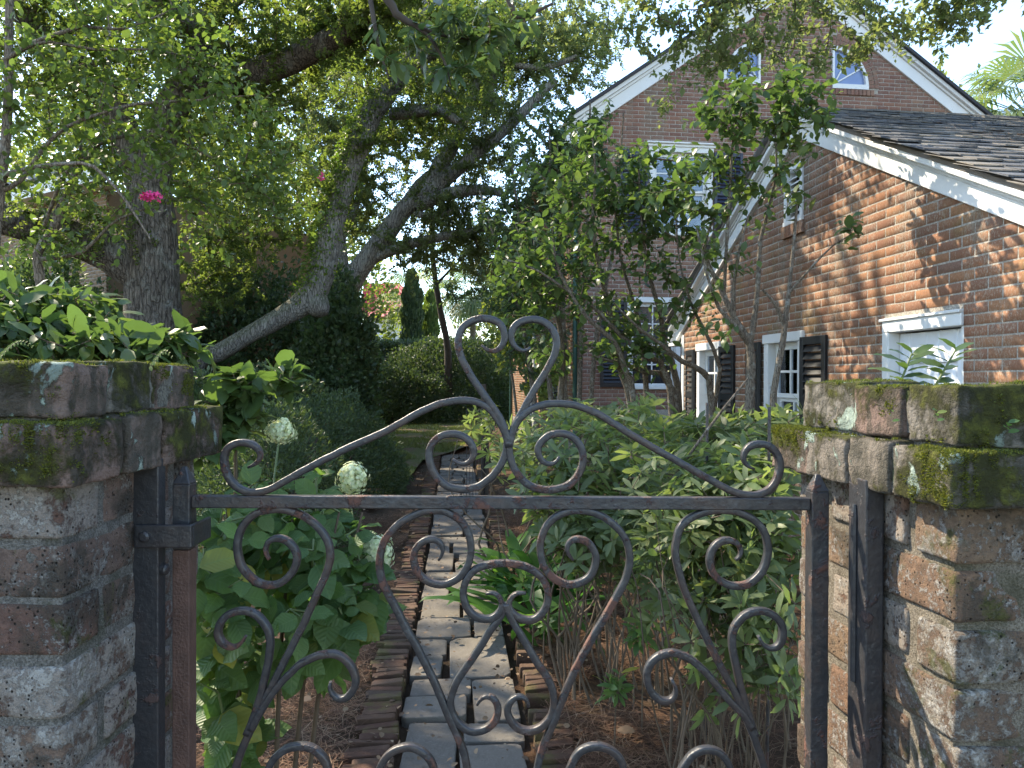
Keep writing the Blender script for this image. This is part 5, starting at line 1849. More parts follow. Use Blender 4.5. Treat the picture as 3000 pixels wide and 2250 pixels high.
oak4, _ = big_tree('overhanging_oak', 'oak branch of small dark leaves hanging in front of the gable and blue sky', limbs, tips, .16, M['bark_oak'], 'oak_pale', 14, .34, .062, seed=44, rtip=.0015, rmax=.02, maxlen=1.6)

# dark near branch with big leaves hanging at top middle
tips = dens([ell(1330, 90, 5.2, 170, 70, .5, 18), ell(1480, 60, 5.2, 90, 60, .4, 9), ell(1180, 130, 5.2, 120, 110, .4, 5), ell(1330, 200, 5.2, 80, 80, .3, 7)])
limbs = [
    ('trunk', [(-1500, 500, 7.5, 60), (-700, -300, 7, 46), (200, -420, 6.3, 32), (900, -160, 5.5, 18), (1120, -20, 5.2, 14), (1160, 40, 5.2, 12), (1240, 85, 5.2, 8), (1330, 110, 5.2, 5), (1420, 120, 5.2, 3)]),
    ('limb', [(1170, 50, 5.2, 7), (1250, 100, 5.2, 6), (1285, 150, 5.2, 5), (1310, 200, 5.2, 4), (1320, 250, 5.2, 2)]),
    ('limb', [(1080, -40, 5.3, 8), (1095, 60, 5.2, 7), (1110, 140, 5.2, 5), (1140, 230, 5.2, 3)]),
    ('limb', [(1300, -200, 5.6, 10), (1480, -20, 5.4, 9), (1508, 48, 5.4, 8), (1560, 38, 5.4, 6), (1620, 10, 5.4, 4)]),
]
mag, _ = big_tree('magnolia_tree', 'broad leaved tree whose dark drooping branch crosses the top of the view', limbs, tips, .12, M['twig_dark'], 'camellia_dark', 7, .16, .125, proto='longleaf', seed=55, rtip=.0018, rmax=.01, maxlen=1.0)

# ------------------------------------------------------------------ crape myrtle at the left
def shrub(name, label, cat, stems, tips, seg, bark, rtip, rmax, seed, maxlen=None, base=None, twigmat=None, group=None, n=8, twig_sides=4, amp=.05):
    """stems in photo coordinates (px,py,d,rpx); returns Empty and skeleton"""
    b = P(*stems[0][0][:3]) if base is None else Vector(base)
    t = empty(name, (b.x, b.y, 0), label, cat, group)
    sk = Skel(seg, seed)
    for i, path in enumerate(stems):
        pts, rad = pxpath(path)
        c, rr = sk.limb(pts, rad)
        add_limb('stem', c, rr, bark, t, n, amp, seed + i)
    sk.grow(tips, maxlen)
    sk.finish(rtip, .5, rmax)
    o = link('twigs', sk.twig_mesh('twigs', twig_sides), twigmat or bark, t); o['kind'] = 'stuff'
    return t, sk


def foliage(t, sk, mode, proto, kind, k, length, size, nparts=300, veins=False, **kw):
    if mode == 'spray':
        ps, ds, us, sz = spray(sk.tp, sk.td, k, length, size, **kw)
    else:
        ps, ds, us, sz = whorl(sk.tp, sk.td, k, size, **kw)
    put_leaves(t, proto, ps, leaf_frames(ps, ds, us, sz), kind, nparts, veins)


gz = lambda px, d: 1112 + 1.5 / d * F          # photo row of the ground at depth d
stems = [
    [(-60, gz(0, 3.9), 3.9, 26), (-30, 900, 3.9, 22), (0, 560, 3.9, 16), (20, 380, 3.9, 15), (25, 200, 3.9, 14), (28, 0, 3.9, 12), (40, -300, 3.9, 9)],
    [(160, gz(0, 4.4), 4.4, 20), (130, 960, 4.4, 17), (110, 745, 4.4, 14), (160, 670, 4.4, 12), (200, 560, 4.4, 11), (250, 470, 4.4, 9), (295, 390, 4.4, 7), (330, 250, 4.4, 5)],
    [(150, 680, 4.4, 10), (170, 610, 4.4, 8), (230, 480, 4.4, 7), (235, 400, 4.4, 5)],
    [(0, 560, 3.9, 8), (60, 530, 3.9, 7), (130, 430, 3.9, 6), (200, 370, 3.9, 6), (300, 330, 3.9, 5), (400, 305, 4, 5), (590, 293, 4.1, 3)],
    [(20, 545, 3.9, 9), (0, 520, 3.9, 8), (100, 490, 3.8, 7), (240, 478, 3.8, 6), (300, 510, 3.8, 5), (370, 590, 3.8, 4), (440, 700, 3.8, 2.5)],
    [(10, 180, 3.9, 8), (100, 125, 3.8, 7), (200, 90, 3.8, 6), (260, 78, 3.8, 5), (360, 85, 3.9, 4), (480, 40, 4, 3)],
    [(60, 145, 3.8, 6), (140, 122, 3.8, 5), (280, 145, 3.9, 4), (450, 145, 4, 3), (600, 180, 4.1, 2)],
    [(130, 660, 4.4, 6), (200, 500, 4.3, 5), (330, 405, 4.3, 5), (470, 400, 4.3, 4), (560, 430, 4.3, 3.4), (700, 510, 4.4, 2.6), (800, 590, 4.4, 2)],
    [(110, 760, 4.4, 8), (240, 740, 4.4, 6), (320, 660, 4.4, 4), (400, 620, 4.4, 3), (520, 580, 4.4, 2)],
    [(325, -60, 4.3, 8), (318, 150, 4.3, 7), (325, 320, 4.3, 5), (330, 450, 4.3, 3)],
]
tips = dens([
    ell(180, 180, 4.0, 240, 200, .5, 90), ell(450, 120, 4.1, 250, 130, .5, 90), ell(320, 380, 4.1, 260, 120, .5, 80), ell(620, 300, 4.3, 200, 130, .5, 52),
    ell(760, 420, 4.4, 200, 130, .5, 58), ell(560, 520, 4.3, 220, 90, .5, 56), ell(270, 560, 4.3, 90, 110, .5, 16), ell(150, 500, 4.1, 200, 140, .5, 45), ell(760, 600, 4.5, 160, 120, .4, 50), ell(200, 740, 4.4, 130, 70, .4, 20),
    ell(640, 700, 4.5, 90, 70, .4, 14), ell(250, -160, 4.1, 450, 110, .6, 40),
])
myr, sk = shrub('crape_myrtle', 'crape myrtle with arching bare stems, small round leaves and pink blossom', 'tree', stems, tips, .10, M['bark_myrtle'], .0011, .006, 61, maxlen=.9, twigmat=M['twig'])
foliage(myr, sk, 'spray', 'round', 'myrtle', 12, .30, .040, 300, spread=.95, hang=.25)
# blossoms
M['pink'] = plain('pink_petal', (0.62, 0.045, 0.19), 0.6, 0.2, 0.3, 60)
for (px, py, d, rx, ry, n) in ((448, 575, 3.8, 32, 14, 130), (420, 580, 3.8, 9, 10, 35), (943, 520, 4.4, 8, 10, 25)):
    pos = ell(px, py, d, rx, ry, .03, n)
    dr = norm_rows(RNG.normal(size=(n, 3)))
    o = link('blossom', leaf_mesh('blossom', leaf_proto('round'), pos, leaf_frames(pos, dr, RNG.normal(size=(n, 3)), RNG.uniform(.010, .02, n))), M['pink'], myr)

# ------------------------------------------------------------------ evergreen shrub behind the left pier
tips = dens([ell(110, 930, 2.3, 210, 100, .3, 80), ell(330, 1010, 2.2, 140, 45, .3, 46), ell(30, 980, 2.1, 160, 80, .3, 40), ell(480, 1020, 2.2, 90, 50, .2, 26), ell(150, 1060, 2.2, 300, 60, .3, 50)])
stems = [[(x, gz(0, 2.4), 2.4, 12), (x + dx * .4, 1500, 2.35, 9), (x + dx, 1150, 2.3, 6), (x + dx * 1.5, 980, 2.3, 3)] for x, dx in ((100, -60), (160, 40), (230, 110), (300, 160), (40, -60))]
lc, sk = shrub('viburnum_shrub', 'dark glossy evergreen shrub showing above the lichen streaked pier', 'shrub', stems, tips, .08, M['twig'], .0016, .006, 62)
foliage(lc, sk, 'spray', 'longleaf', 'camellia', 8, .12, .078, 300, spread=.9, hang=.15)

# small camellia seedling rising beside the left pier
tips = dens([ell(720, 1120, 2.4, 60, 40, .12, 12), ell(830, 1110, 2.4, 50, 40, .12, 9), ell(660, 1190, 2.4, 60, 50, .12, 12), ell(730, 1210, 2.4, 50, 40, .1, 8), ell(610, 1280, 2.3, 50, 90, .12, 16)])
stems = [[(680, gz(0, 2.5), 2.5, 8), (690, 1500, 2.45, 6), (695, 1270, 2.4, 5), (745, 1180, 2.4, 3.5), (780, 1110, 2.4, 2.5)], [(695, 1270, 2.4, 4), (680, 1200, 2.4, 3), (715, 1110, 2.4, 2)]]
sc, sk = shrub('camellia_shrub', 'young camellia with glossy leaves beside the lichen streaked pier above the hydrangea', 'shrub', stems, tips, .06, M['twig'], .0014, .004, 63)
foliage(sc, sk, 'spray', 'camellia', 'camellia', 7, .09, .075, 300, spread=.85, hang=.1)

# ------------------------------------------------------------------ hydrangea
tips = dens([ell(820, 1440, 2.25, 150, 60, .25, 16), ell(930, 1560, 2.3, 130, 80, .3, 20), ell(720, 1600, 2.1, 150, 110, .3, 24), ell(1010, 1700, 2.25, 90, 80, .25, 12), ell(900, 1790, 2.15, 150, 80, .25, 18), ell(690, 1480, 2.2, 100, 90, .25, 12), ell(620, 1780, 2.0, 60, 130, .15, 10), ell(1010, 1860, 2.3, 60, 40, .12, 4), ell(690, 2100, 2.15, 60, 110, .12, 9), ell(640, 1950, 2.1, 70, 90, .12, 7), ell(760, 1880, 2.2, 90, 70, .15, 6)])
stems = [[(x, gz(0, 2.3), 2.3, 9), (x + dx * .5, 1950, 2.28, 7), (x + dx, 1700, 2.25, 5), (x + dx * 1.4, 1500, 2.25, 3.5)] for x, dx in ((760, -60), (800, 40), (840, 110), (720, -40), (880, 130), (700, -10))]
hyd, sk = shrub('hydrangea', 'panicle hydrangea with big toothed leaves and pale green flower heads left of the path', 'shrub', stems, tips, .08, M['twig'], .0022, .005, 64, twigmat=M['stem_green'])
n = len(sk.tp)
ps, ds, us, sz = [], [], [], []
for i in range(n):
    tp, td = sk.tp[i], sk.td[i]
    td = norm_rows((td * .5 + np.array([0, -.15, .8]))[None])[0]
    x = norm_rows(np.cross(td, np.array([1.0, .3, 0]))[None])[0]; y = np.cross(td, x)
    a0 = RNG.uniform(0, 6.28)
    for lev in range(3):
        for sgn in (0, math.pi):
            a = a0 + lev * math.pi / 2 + sgn + RNG.normal(0, .2)
            rad = x * math.cos(a) + y * math.sin(a)
            if RNG.uniform() < .18: continue
            ps.append(tp - td * (.06 * lev) + rad * .01)
            ds.append(rad + td * (.45 - .25 * lev) + RNG.normal(0, .15, 3) - np.array([0, 0, .1 * lev]))
            us.append(td + RNG.normal(0, .25, 3) + np.array([0, -.3, 0]))
            sz.append((.070 + .022 * lev) * RNG.uniform(.6, 1.25))
ps, ds, us, sz = map(np.array, (ps, ds, us, sz))
put_leaves(hyd, 'hydrangea', ps, leaf_frames(ps, ds, us, sz), 'hydrangea', 300, True)
M['petal'] = m_leaf('hydrangea_petal', [(0.36, 0.42, 0.22), (0.52, 0.55, 0.36), (0.44, 0.48, 0.30), (0.62, 0.60, 0.45)], trans=.25, rough=.6, spec=.2, tcol=(1.2, 1.2, .9))
for (px, py, d, rx, ry) in ((822, 1262, 2.5, 46, 36), (1032, 1396, 2.45, 44, 52), (1100, 1615, 2.35, 50, 62), (1080, 1810, 2.4, 22, 45), (830, 1240, 2.55, 20, 20)):
    n = int(420 * rx * ry / 2000)
    v = norm_rows(RNG.normal(size=(n, 3)))
    s = np.array([rx * d / F, rx * d / F, ry * d / F])
    cpt = np.array(P(px, py, d))
    lmp = np.array([noise.noise(Vector(q * 3.3) + Vector((px, 0, 0))) for q in v])
    pos = cpt + v * s * (RNG.uniform(.62, 1.05, n) * (1 + .35 * lmp) * (1 - .22 * v[:, 2]))[:, None]
    P4, D4, U4 = [], [], []
    x = norm_rows(np.cross(v, np.array([0.2, .1, 1.0]))); y = np.cross(v, x)
    for k in range(4):
        a = k * math.pi / 2 + RNG.uniform(-.2, .2, n)
        P4.append(pos); D4.append(x * np.cos(a)[:, None] + y * np.sin(a)[:, None] + v * .15); U4.append(v)
    P4, D4, U4 = map(np.concatenate, (P4, D4, U4))
    link('flower_head', leaf_mesh('flower_head', leaf_proto('round'), P4, leaf_frames(P4, D4, U4, RNG.uniform(.0055, .0095, len(P4)), 1.5)), M['petal'], hyd)
    mb = MB()
    q = sk.P[np.argmin(np.sum((sk.P - cpt) ** 2, 1))]
    mb.tube([tuple(q), tuple((q + cpt) / 2 + np.array([0, 0, .02])), tuple(cpt)], [.003, .0025, .002], 5)
    mb.build('flower_stalk', M['stem_green'], hyd)

# ------------------------------------------------------------------ leafy shrubs right of the path
LOW = {71: (2140, 1850, 2.65, 220, 260, .35, 330), 72: (1790, 1640, 3.5, 210, 170, .4, 240)}


def rhodo(label, tips, stems, seed, nparts=300, kind='rhodo', size=.088):
    t, sk = shrub('anise_shrub', label, 'shrub', stems, tips, .09, M['twig'], .0013, .005, seed, group='leafy shrubs right of the path', twigmat=M['twig'], n=5)
    lo = ell(*LOW[seed], np.random.default_rng(seed)) if seed in LOW else None
    if lo is not None:
        s2 = Skel(.07, seed + 100); s2.limb(list(sk.P[sk.fx][:2]), [.002, .002]); s2.p = list(sk.P[sk.fx]); s2.par = [-1] * len(s2.p); s2.r = [.003] * len(s2.p); s2.fix = [True] * len(s2.p)
        s2.grow(lo, 1.0, wander=.3); s2.finish(.0011, .5, .004)
        o = link('bare_twigs', s2.twig_mesh('bare_twigs', 3), M['twig'], t); o['kind'] = 'stuff'
    foliage(t, sk, 'whorl', 'rhodo', kind, 7, 0, size * .88, nparts)
    # a few leaves lower on the twigs
    return t


def cane(n, x0, x1, d0, d1, top, seed):
    rng = random.Random(seed)
    out = []
    for i in range(n):
        x = rng.uniform(x0, x1); d = rng.uniform(d0, d1)
        g = gz(0, d)
        dx = rng.gauss(0, 110)
        k = rng.uniform(2.2, 5.5)
        wv = lambda a: rng.gauss(0, a)
        out.append([(x, g, d, k), (x + dx * .2 + wv(22), g * .72 + top * .28, d + wv(.05), k * .85), (x + dx * .45 + wv(35), g * .48 + top * .52, d + wv(.08), k * .7), (x + dx * .8 + wv(30), g * .22 + top * .78, d + wv(.1), k * .55), (x + dx, top + rng.uniform(-60, 160), d + wv(.1), k * .35)])
    return out


tips = dens([ell(2150, 1500, 2.6, 210, 170, .3, 80), ell(2060, 1380, 2.9, 250, 120, .35, 85), ell(2200, 1750, 2.5, 160, 170, .3, 40), ell(2230, 1340, 2.8, 120, 80, .3, 36), ell(1960, 1560, 2.8, 130, 130, .3, 45), ell(2250, 1960, 2.4, 90, 160, .25, 14), ell(2000, 1750, 2.7, 90, 110, .25, 16), ell(2150, 1650, 2.7, 200, 200, .3, 100), ell(2120, 1900, 2.6, 180, 190, .25, 34)])
rhodo('nearest leafy shrub with bare canes, filling the space against the mossy pier', tips, cane(48, 1960, 2330, 2.45, 3.0, 1550, 5), 71)
tips = dens([ell(1750, 1330, 3.7, 260, 130, .5, 110), ell(1600, 1420, 3.6, 120, 110, .4, 50), ell(1850, 1480, 3.5, 170, 140, .4, 75), ell(1700, 1560, 3.4, 150, 110, .4, 45), ell(1800, 1230, 4.0, 220, 70, .5, 55), ell(1880, 1700, 3.2, 90, 120, .3, 18), ell(1760, 1560, 3.5, 200, 150, .4, 90)])
rhodo('middle leafy shrub beside the path, behind the right half of the gate', tips, cane(44, 1640, 1950, 3.3, 3.9, 1480, 6), 72, 300, size=.092)
tips = dens([ell(2080, 1275, 4.4, 210, 70, .5, 90), ell(2240, 1260, 4.2, 130, 70, .4, 50), ell(1950, 1330, 4.2, 150, 80, .4, 45), ell(2300, 1235, 4.2, 70, 45, .4, 20)])
rhodo('farther leafy shrub in front of the black shutters of the wing', tips, cane(20, 1950, 2330, 4.1, 4.6, 1330, 7), 73, 300, size=.10)
tips = dens([ell(1560, 1290, 5.4, 110, 70, .5, 40), ell(1480, 1330, 5.2, 70, 70, .4, 26), ell(1700, 1215, 5.6, 130, 50, .5, 40), ell(1420, 1240, 6.2, 60, 70, .4, 20)])
rhodo('small leafy shrub beyond the strap leaved plants at the path edge', tips, cane(12, 1440, 1740, 5.1, 5.7, 1330, 8), 74, 200, size=.10)
# low sprigs in the pine straw
for i, (px, py, d, n, lab) in enumerate(((1590, 1800, 3.6, 6, 'low green sprig in pine straw nearest the path stones'), (1800, 2000, 2.95, 9, 'low green sprig of paired leaves in the pine straw behind the gate'), (1560, 1690, 4.0, 7, 'low green sprig in pine straw under the strap leaved plants'), (1880, 1850, 3.1, 10, 'low green sprig close under the middle leafy shrub'))):
    tips = ell(px, py, d, 45, 40, .08, n)
    t, sk = shrub('seedling', lab, 'plant', [[(px, gz(0, d), d, 2.5), (px + 5, py, d, 2)]], tips, .04, M['twig'], .001, .003, 80 + i, group='low sprigs in the pine straw')
    foliage(t, sk, 'whorl', 'rhodo', 'hydrangea', 6, 0, .06, 80)

# strap leaved cast iron plants at the path edge
t = empty('cast_iron_plant', tuple(Vector(P(1480, gz(0, 5.0), 5.0))), 'clump of broad strap leaved cast iron plants at the right edge of the path', 'plant')
n = 95
c0 = np.array(P(1570, gz(0, 4.9), 4.9)); c0[2] = 0
pos = c0 + np.stack([RNG.normal(0, .13, n), RNG.normal(0, .40, n), np.zeros(n)], 1)
a = RNG.uniform(0, 6.28, n)
ds = np.stack([np.cos(a) * .75, np.sin(a) * .75, RNG.uniform(.5, 1.5, n)], 1)
us = np.stack([-np.cos(a) * .3, -np.sin(a) * .3, np.ones(n)], 1) + RNG.normal(0, .25, (n, 3))
put_leaves(t, 'strap', pos, leaf_frames(pos, ds, us, RNG.uniform(.38, .64, n), 1.1), 'iron_plant', 120)

# ------------------------------------------------------------------ camellia trees in front of the wing
stems = [
    [(2200, gz(0, 5.2), 5.2, 19), (2196, 1200, 5.2, 17), (2200, 1090, 5.2, 15), (2195, 1005, 5.2, 13), (2150, 930, 5.2, 10), (2105, 830, 5.2, 8), (2062, 740, 5.2, 6), (2090, 640, 5.2, 4)],
    [(2196, 1010, 5.2, 12), (2215, 900, 5.2, 9), (2222, 800, 5.2, 8), (2228, 700, 5.2, 6.5), (2250, 620, 5.2, 5), (2275, 500, 5.1, 4), (2270, 380, 5.1, 3)],
    [(2150, 930, 5.2, 8), (2150, 840, 5.15, 6), (2165, 740, 5.1, 5), (2190, 640, 5.1, 4), (2235, 570, 5.1, 3)],
    [(2195, 1010, 5.2, 9), (2150, 950, 5.1, 7), (2105, 900, 5.1, 6), (2070, 800, 5, 4), (2040, 660, 5, 3)],
    [(2270, gz(0, 5.0), 5.0, 14), (2262, 1250, 5, 12), (2275, 1100, 5, 10), (2292, 1010, 5, 10), (2300, 950, 5, 9), (2312, 850, 5, 7), (2325, 720, 5, 5.5), (2335, 600, 5, 4)],
    [(2298, 955, 5, 7), (2270, 890, 4.95, 5), (2235, 850, 4.9, 4)],
    [(2310, 860, 5, 5), (2380, 780, 4.9, 3.5), (2440, 720, 4.85, 2.5), (2490, 690, 4.8, 2)],
    [(2120, 880, 5.2, 6), (2140, 520, 5.1, 5), (2150, 400, 5.1, 4), (2180, 300, 5, 3)],
]
tips = dens([ell(2180, 330, 5.1, 180, 120, .5, 44), ell(2300, 330, 5.1, 150, 120, .45, 36), ell(2080, 300, 5.1, 100, 90, .35, 14), ell(2330, 250, 5.1, 90, 60, .3, 12), ell(2120, 480, 5.2, 150, 90, .4, 22),
             ell(2400, 370, 5.0, 70, 80, .3, 12), ell(2000, 560, 5.2, 120, 100, .35, 20), ell(2210, 560, 5.1, 130, 90, .35, 18), ell(2080, 720, 5.1, 110, 70, .3, 10), ell(2330, 560, 5.0, 60, 60, .25, 6), ell(2450, 690, 4.85, 50, 60, .2, 4), ell(2160, 800, 5.1, 90, 60, .3, 5), ell(2080, 960, 5, 60, 60, .2, 5)])
cam1, sk = shrub('camellia_tree', 'slim multi stemmed camellia tree with bright glossy leaves in front of the wing gable', 'tree', stems, tips, .12, M['bark_thin'], .0016, .006, 91, twigmat=M['twig'])
foliage(cam1, sk, 'spray', 'camellia', 'camellia', 8, .22, .074, 300, spread=.8, hang=.1)

stems = []
rng = random.Random(5)
for (x, d, pts) in ((1985, 6.4, [(1960, 1120), (1900, 1050), (1820, 985), (1740, 900), (1660, 850), (1570, 790), (1480, 760)]),
                    (2000, 6.6, [(1985, 1130), (1950, 1030), (1935, 920), (1900, 800), (1880, 650), (1870, 480)]),
                    (1990, 6.5, [(1975, 1150), (1890, 1090), (1800, 1060), (1745, 1045)]),
                    (1860, 6.6, [(1850, 1200), (1810, 1060), (1790, 930), (1760, 800), (1735, 660), (1745, 520), (1735, 400)]),
                    (1870, 6.3, [(1860, 1190), (1830, 1080), (1800, 1000), (1720, 930), (1640, 800), (1620, 700)]),
                    (2080, 6.2, [(2085, 1180), (2060, 1090), (2000, 1060), (1940, 1010), (1870, 960), (1800, 890)]),
                    (2090, 6.3, [(2095, 1180), (2110, 1080), (2060, 960), (2020, 880), (1990, 760), (1980, 640)]),
                    (1900, 6.8, [(1895, 1180), (1880, 1000), (1860, 900), (1820, 760), (1800, 600)]),
                    (1640, 6.9, [(1640, 1200), (1650, 1080), (1640, 960), (1610, 860), (1560, 760)])):
    g = gz(0, d)
    r0 = rng.uniform(9, 14)
    L = [(x, g, d, r0 * 1.1)] + [(a, b, d - .12 * i, max(2.5, r0 * (1 - (i + 1) / (len(pts) + 1.5)))) for i, (a, b) in enumerate(pts)]
    stems.append(L)
tips = dens([ell(1740, 560, 6.3, 240, 160, .7, 90), ell(1900, 560, 6.2, 170, 130, .6, 84), ell(2000, 620, 6.0, 110, 120, .4, 34), ell(1880, 1000, 6.2, 110, 110, .4, 30), ell(1640, 700, 6.3, 200, 130, .6, 56), ell(1830, 760, 6.2, 220, 110, .6, 48), ell(1520, 780, 6.3, 130, 90, .5, 42), ell(1700, 880, 6.3, 200, 90, .5, 44), ell(1560, 930, 6.4, 100, 80, .4, 24), ell(1950, 880, 6.0, 110, 90, .4, 20), ell(1720, 430, 6.4, 110, 60, .4, 26), ell(1780, 1010, 6.3, 160, 70, .4, 20), ell(1600, 1050, 6.6, 90, 70, .4, 18)])
cam2, sk = shrub('camellia_tree', 'wide many stemmed camellia tree screening the corner of the tall house', 'tree', stems, tips, .14, M['bark_thin'], .0017, .008, 92, twigmat=M['twig'])
foliage(cam2, sk, 'spray', 'camellia', 'camellia', 8, .26, .078, 300, spread=.9, hang=.12)

# small leaved tea olive behind it
stems = [[(x, gz(0, 8.6), 8.6, 10), (x + dx * .4, 1000, 8.6, 8), (x + dx, 700, 8.5, 5), (x + dx * 1.3, top, 8.5, 2.5)] for x, dx, top in ((1660, -40, 330), (1690, 30, 300), (1640, -110, 460), (1710, 90, 330), (1600, -150, 560), (1660, -20, 420))]
tips = dens([ell(1620, 520, 8.5, 150, 180, .7, 120), ell(1720, 470, 8.4, 110, 150, .6, 70), ell(1540, 640, 8.6, 130, 120, .6, 80), ell(1620, 360, 8.5, 60, 90, .3, 24), ell(1770, 400, 8.4, 60, 110, .3, 22), ell(1600, 800, 8.5, 150, 140, .6, 90), ell(1500, 820, 8.7, 110, 120, .6, 60), ell(1560, 1000, 8.6, 120, 100, .5, 50)])
teo, sk = shrub('tea_olive', 'small leaved evergreen tree with upright sprays against the corner of the tall house', 'tree', stems, tips, .2, M['bark_thin'], .002, .008, 93, twigmat=M['twig_dark'])
foliage(teo, sk, 'spray', 'kite', 'camellia_dark', 17, .34, .068, 0, spread=.8, hang=.15)

# sunlit shrub by the side door, seen through the heart
stems = [[(x, gz(0, 12.2), 12.2, 5), (x + dx * .5, 1100, 12.2, 4), (x + dx, 1000, 12.2, 2.5)] for x, dx in ((1560, -40), (1580, 30), (1530, -60))]
tips = dens([ell(1540, 900, 12.2, 110, 80, .8, 90), ell(1500, 1010, 12, 70, 90, .7, 60), ell(1600, 1080, 12, 70, 110, .7, 70), ell(1450, 900, 13, 60, 50, .6, 30)])
lim, sk = shrub('lime_shrub', 'bright lime green sunlit shrub in front of the side door and lantern', 'shrub', stems, tips, .25, M['bark_thin'], .002, .008, 94)
foliage(lim, sk, 'spray', 'kite', 'lime', 14, .3, .11, 0, spread=.9, hang=.15)

# ------------------------------------------------------------------ hedges, mounded bushes and distant planting
def mound(name, label, cat, c, rx, ry, h, n, leaf, size, seed, group=None, proto='kite', stems=7, base_z=0.0, lump=.16, core=True):
    rng = np.random.default_rng(seed)
    t = empty(name, (c[0], c[1], 0), label, cat, group)
    v = norm_rows(rng.normal(size=(n, 3)))
    v[:, 2] = np.abs(v[:, 2]) * np.where(rng.uniform(size=n) < .12, -.15, 1)
    lum = np.array([noise.noise(Vector(q * 2.3) + Vector((seed, 0, 0))) + .6 * noise.noise(Vector(q * 5.5) + Vector((0, seed, 0))) for q in v])
    r = (1 + lump * lum) * rng.uniform(.0, 1, n) ** .14
    pos = np.array([c[0], c[1], base_z]) + v * r[:, None] * np.array([rx, ry, h])
    ds = v * .8 + rng.normal(0, .6, (n, 3)) + np.array([0, 0, .25])
    us = v + rng.normal(0, .6, (n, 3)) + np.array([0, 0, .4])
    sz = size * rng.uniform(.6, 1.35, n)
    put_leaves(t, proto, pos, leaf_frames(pos, ds, us, sz), leaf, 0, stuff_name='crown', smooth=False)
    sk = Skel(.3, seed)
    rg = random.Random(seed)
    for i in range(stems):
        a = rg.uniform(0, 6.28)
        e = (c[0] + math.cos(a) * rx * .6, c[1] + math.sin(a) * ry * .6, h * rg.uniform(.5, .8))
        cc, rr = sk.limb([(c[0] + math.cos(a) * .15, c[1] + math.sin(a) * .15, -.03), ((c[0] + e[0]) / 2, (c[1] + e[1]) / 2, h * .35), e], [.03, .02, .01])
        add_limb('stem', cc, rr, M['twig_dark'], t, 6, .05, i)
    return t


def at(px, d):
    p = P(px, 1112, d)
    return (p.x, d)


gA = 'clipped azalea mounds around the lawn'
mound('azalea_bush', 'broad dark azalea mound closing the far end of the lawn', 'bush', at(1300, 26.5), 3.0, 2.0, 2.95, 26000, 'azalea', .11, 101, gA)
mound('azalea_bush', 'low wide dark azalea mound in front of the broad mound on the lawn', 'bush', at(1170, 24.5), 1.9, 1.4, 1.85, 15000, 'azalea', .11, 102, gA)
mound('azalea_bush', 'feathery azalea mound left of the lawn, just above the hydrangea heads', 'bush', at(960, 9.6), 1.05, 1.2, 1.27, 22000, 'azalea', .062, 103, gA, proto='slim')
mound('azalea_bush', 'shadowy azalea mound left of the path behind the young camellia', 'bush', at(800, 6.6), .75, .9, 1.28, 14000, 'azalea', .055, 104, gA, proto='slim')
mound('azalea_bush', 'dark azalea mound under the crooked leaning trunk', 'bush', at(760, 12.2), 1.7, 1.4, 1.6, 20000, 'azalea', .08, 105, gA)
mound('azalea_bush', 'dark azalea mound at the foot of the massive oak', 'bush', at(470, 9.5), 1.8, 1.2, 1.55, 16000, 'azalea', .08, 106, gA)
mound('azalea_bush', 'dark azalea mound below the neighbouring house', 'bush', at(60, 9.0), 1.8, 1.2, 1.7, 14000, 'azalea', .08, 107, gA)
# dark evergreen wall under the leaning trunk
gE = 'dark evergreens behind the leaning oak'
for i, (px, d, rx, h, n, lab) in enumerate(((700, 17.5, 2.3, 4.4, 26000, 'dense dark evergreen directly behind the crooked trunk'), (985, 15.8, 1.0, 3.75, 16000, 'dense dark evergreen right of the crooked trunk, at the edge of the sky gap'), (850, 21, 2.0, 5.6, 18000, 'tall dark evergreen above and behind the crooked trunk'), (330, 18.0, 2.6, 4.2, 14000, 'dark evergreen between the massive oak and the neighbouring house'), (560, 22, 2.6, 6.6, 14000, 'tall dark evergreen right of the massive trunk'), (130, 13.6, 1.5, 3.9, 12000, 'dark evergreen in front of the neighbouring house wall'))):
    mound('evergreen_tree', lab, 'tree', at(px, d), rx, 1.2, h, n, 'camellia_dark', .12, 120 + i, gE, lump=.3, stems=4)

# hedge
h0, h1 = at(900, 31), at(1640, 31)
hd = empty('hedge', ((h0[0] + h1[0]) / 2, 31, 0), 'tall clipped dark hedge closing the garden behind the azalea mounds', 'hedge')
n = 30000
X = RNG.uniform(h0[0], h1[0], n)
f = RNG.uniform(size=n) < .62
Y = np.where(f, 30.2 + np.abs(RNG.normal(0, .12, n)), RNG.uniform(30.2, 31.8, n))
Z = np.where(f, RNG.uniform(0, 2.95, n), 2.95 + RNG.normal(0, .10, n))
pos = np.stack([X, Y, Z], 1)
put_leaves(hd, 'kite', pos, leaf_frames(pos, RNG.normal(0, .7, (n, 3)) + np.array([0, -.5, .3]), RNG.normal(0, .6, (n, 3)) + np.array([0, -.5, .8]), RNG.uniform(.08, .15, n)), 'azalea', 0, stuff_name='hedge_leaves', smooth=False)
mb = MB(); mb.box((h0[0], 30.5, 0), (h1[0], 31.6, 2.7)); mb.build('hedge_core', M['twig_dark'], hd)

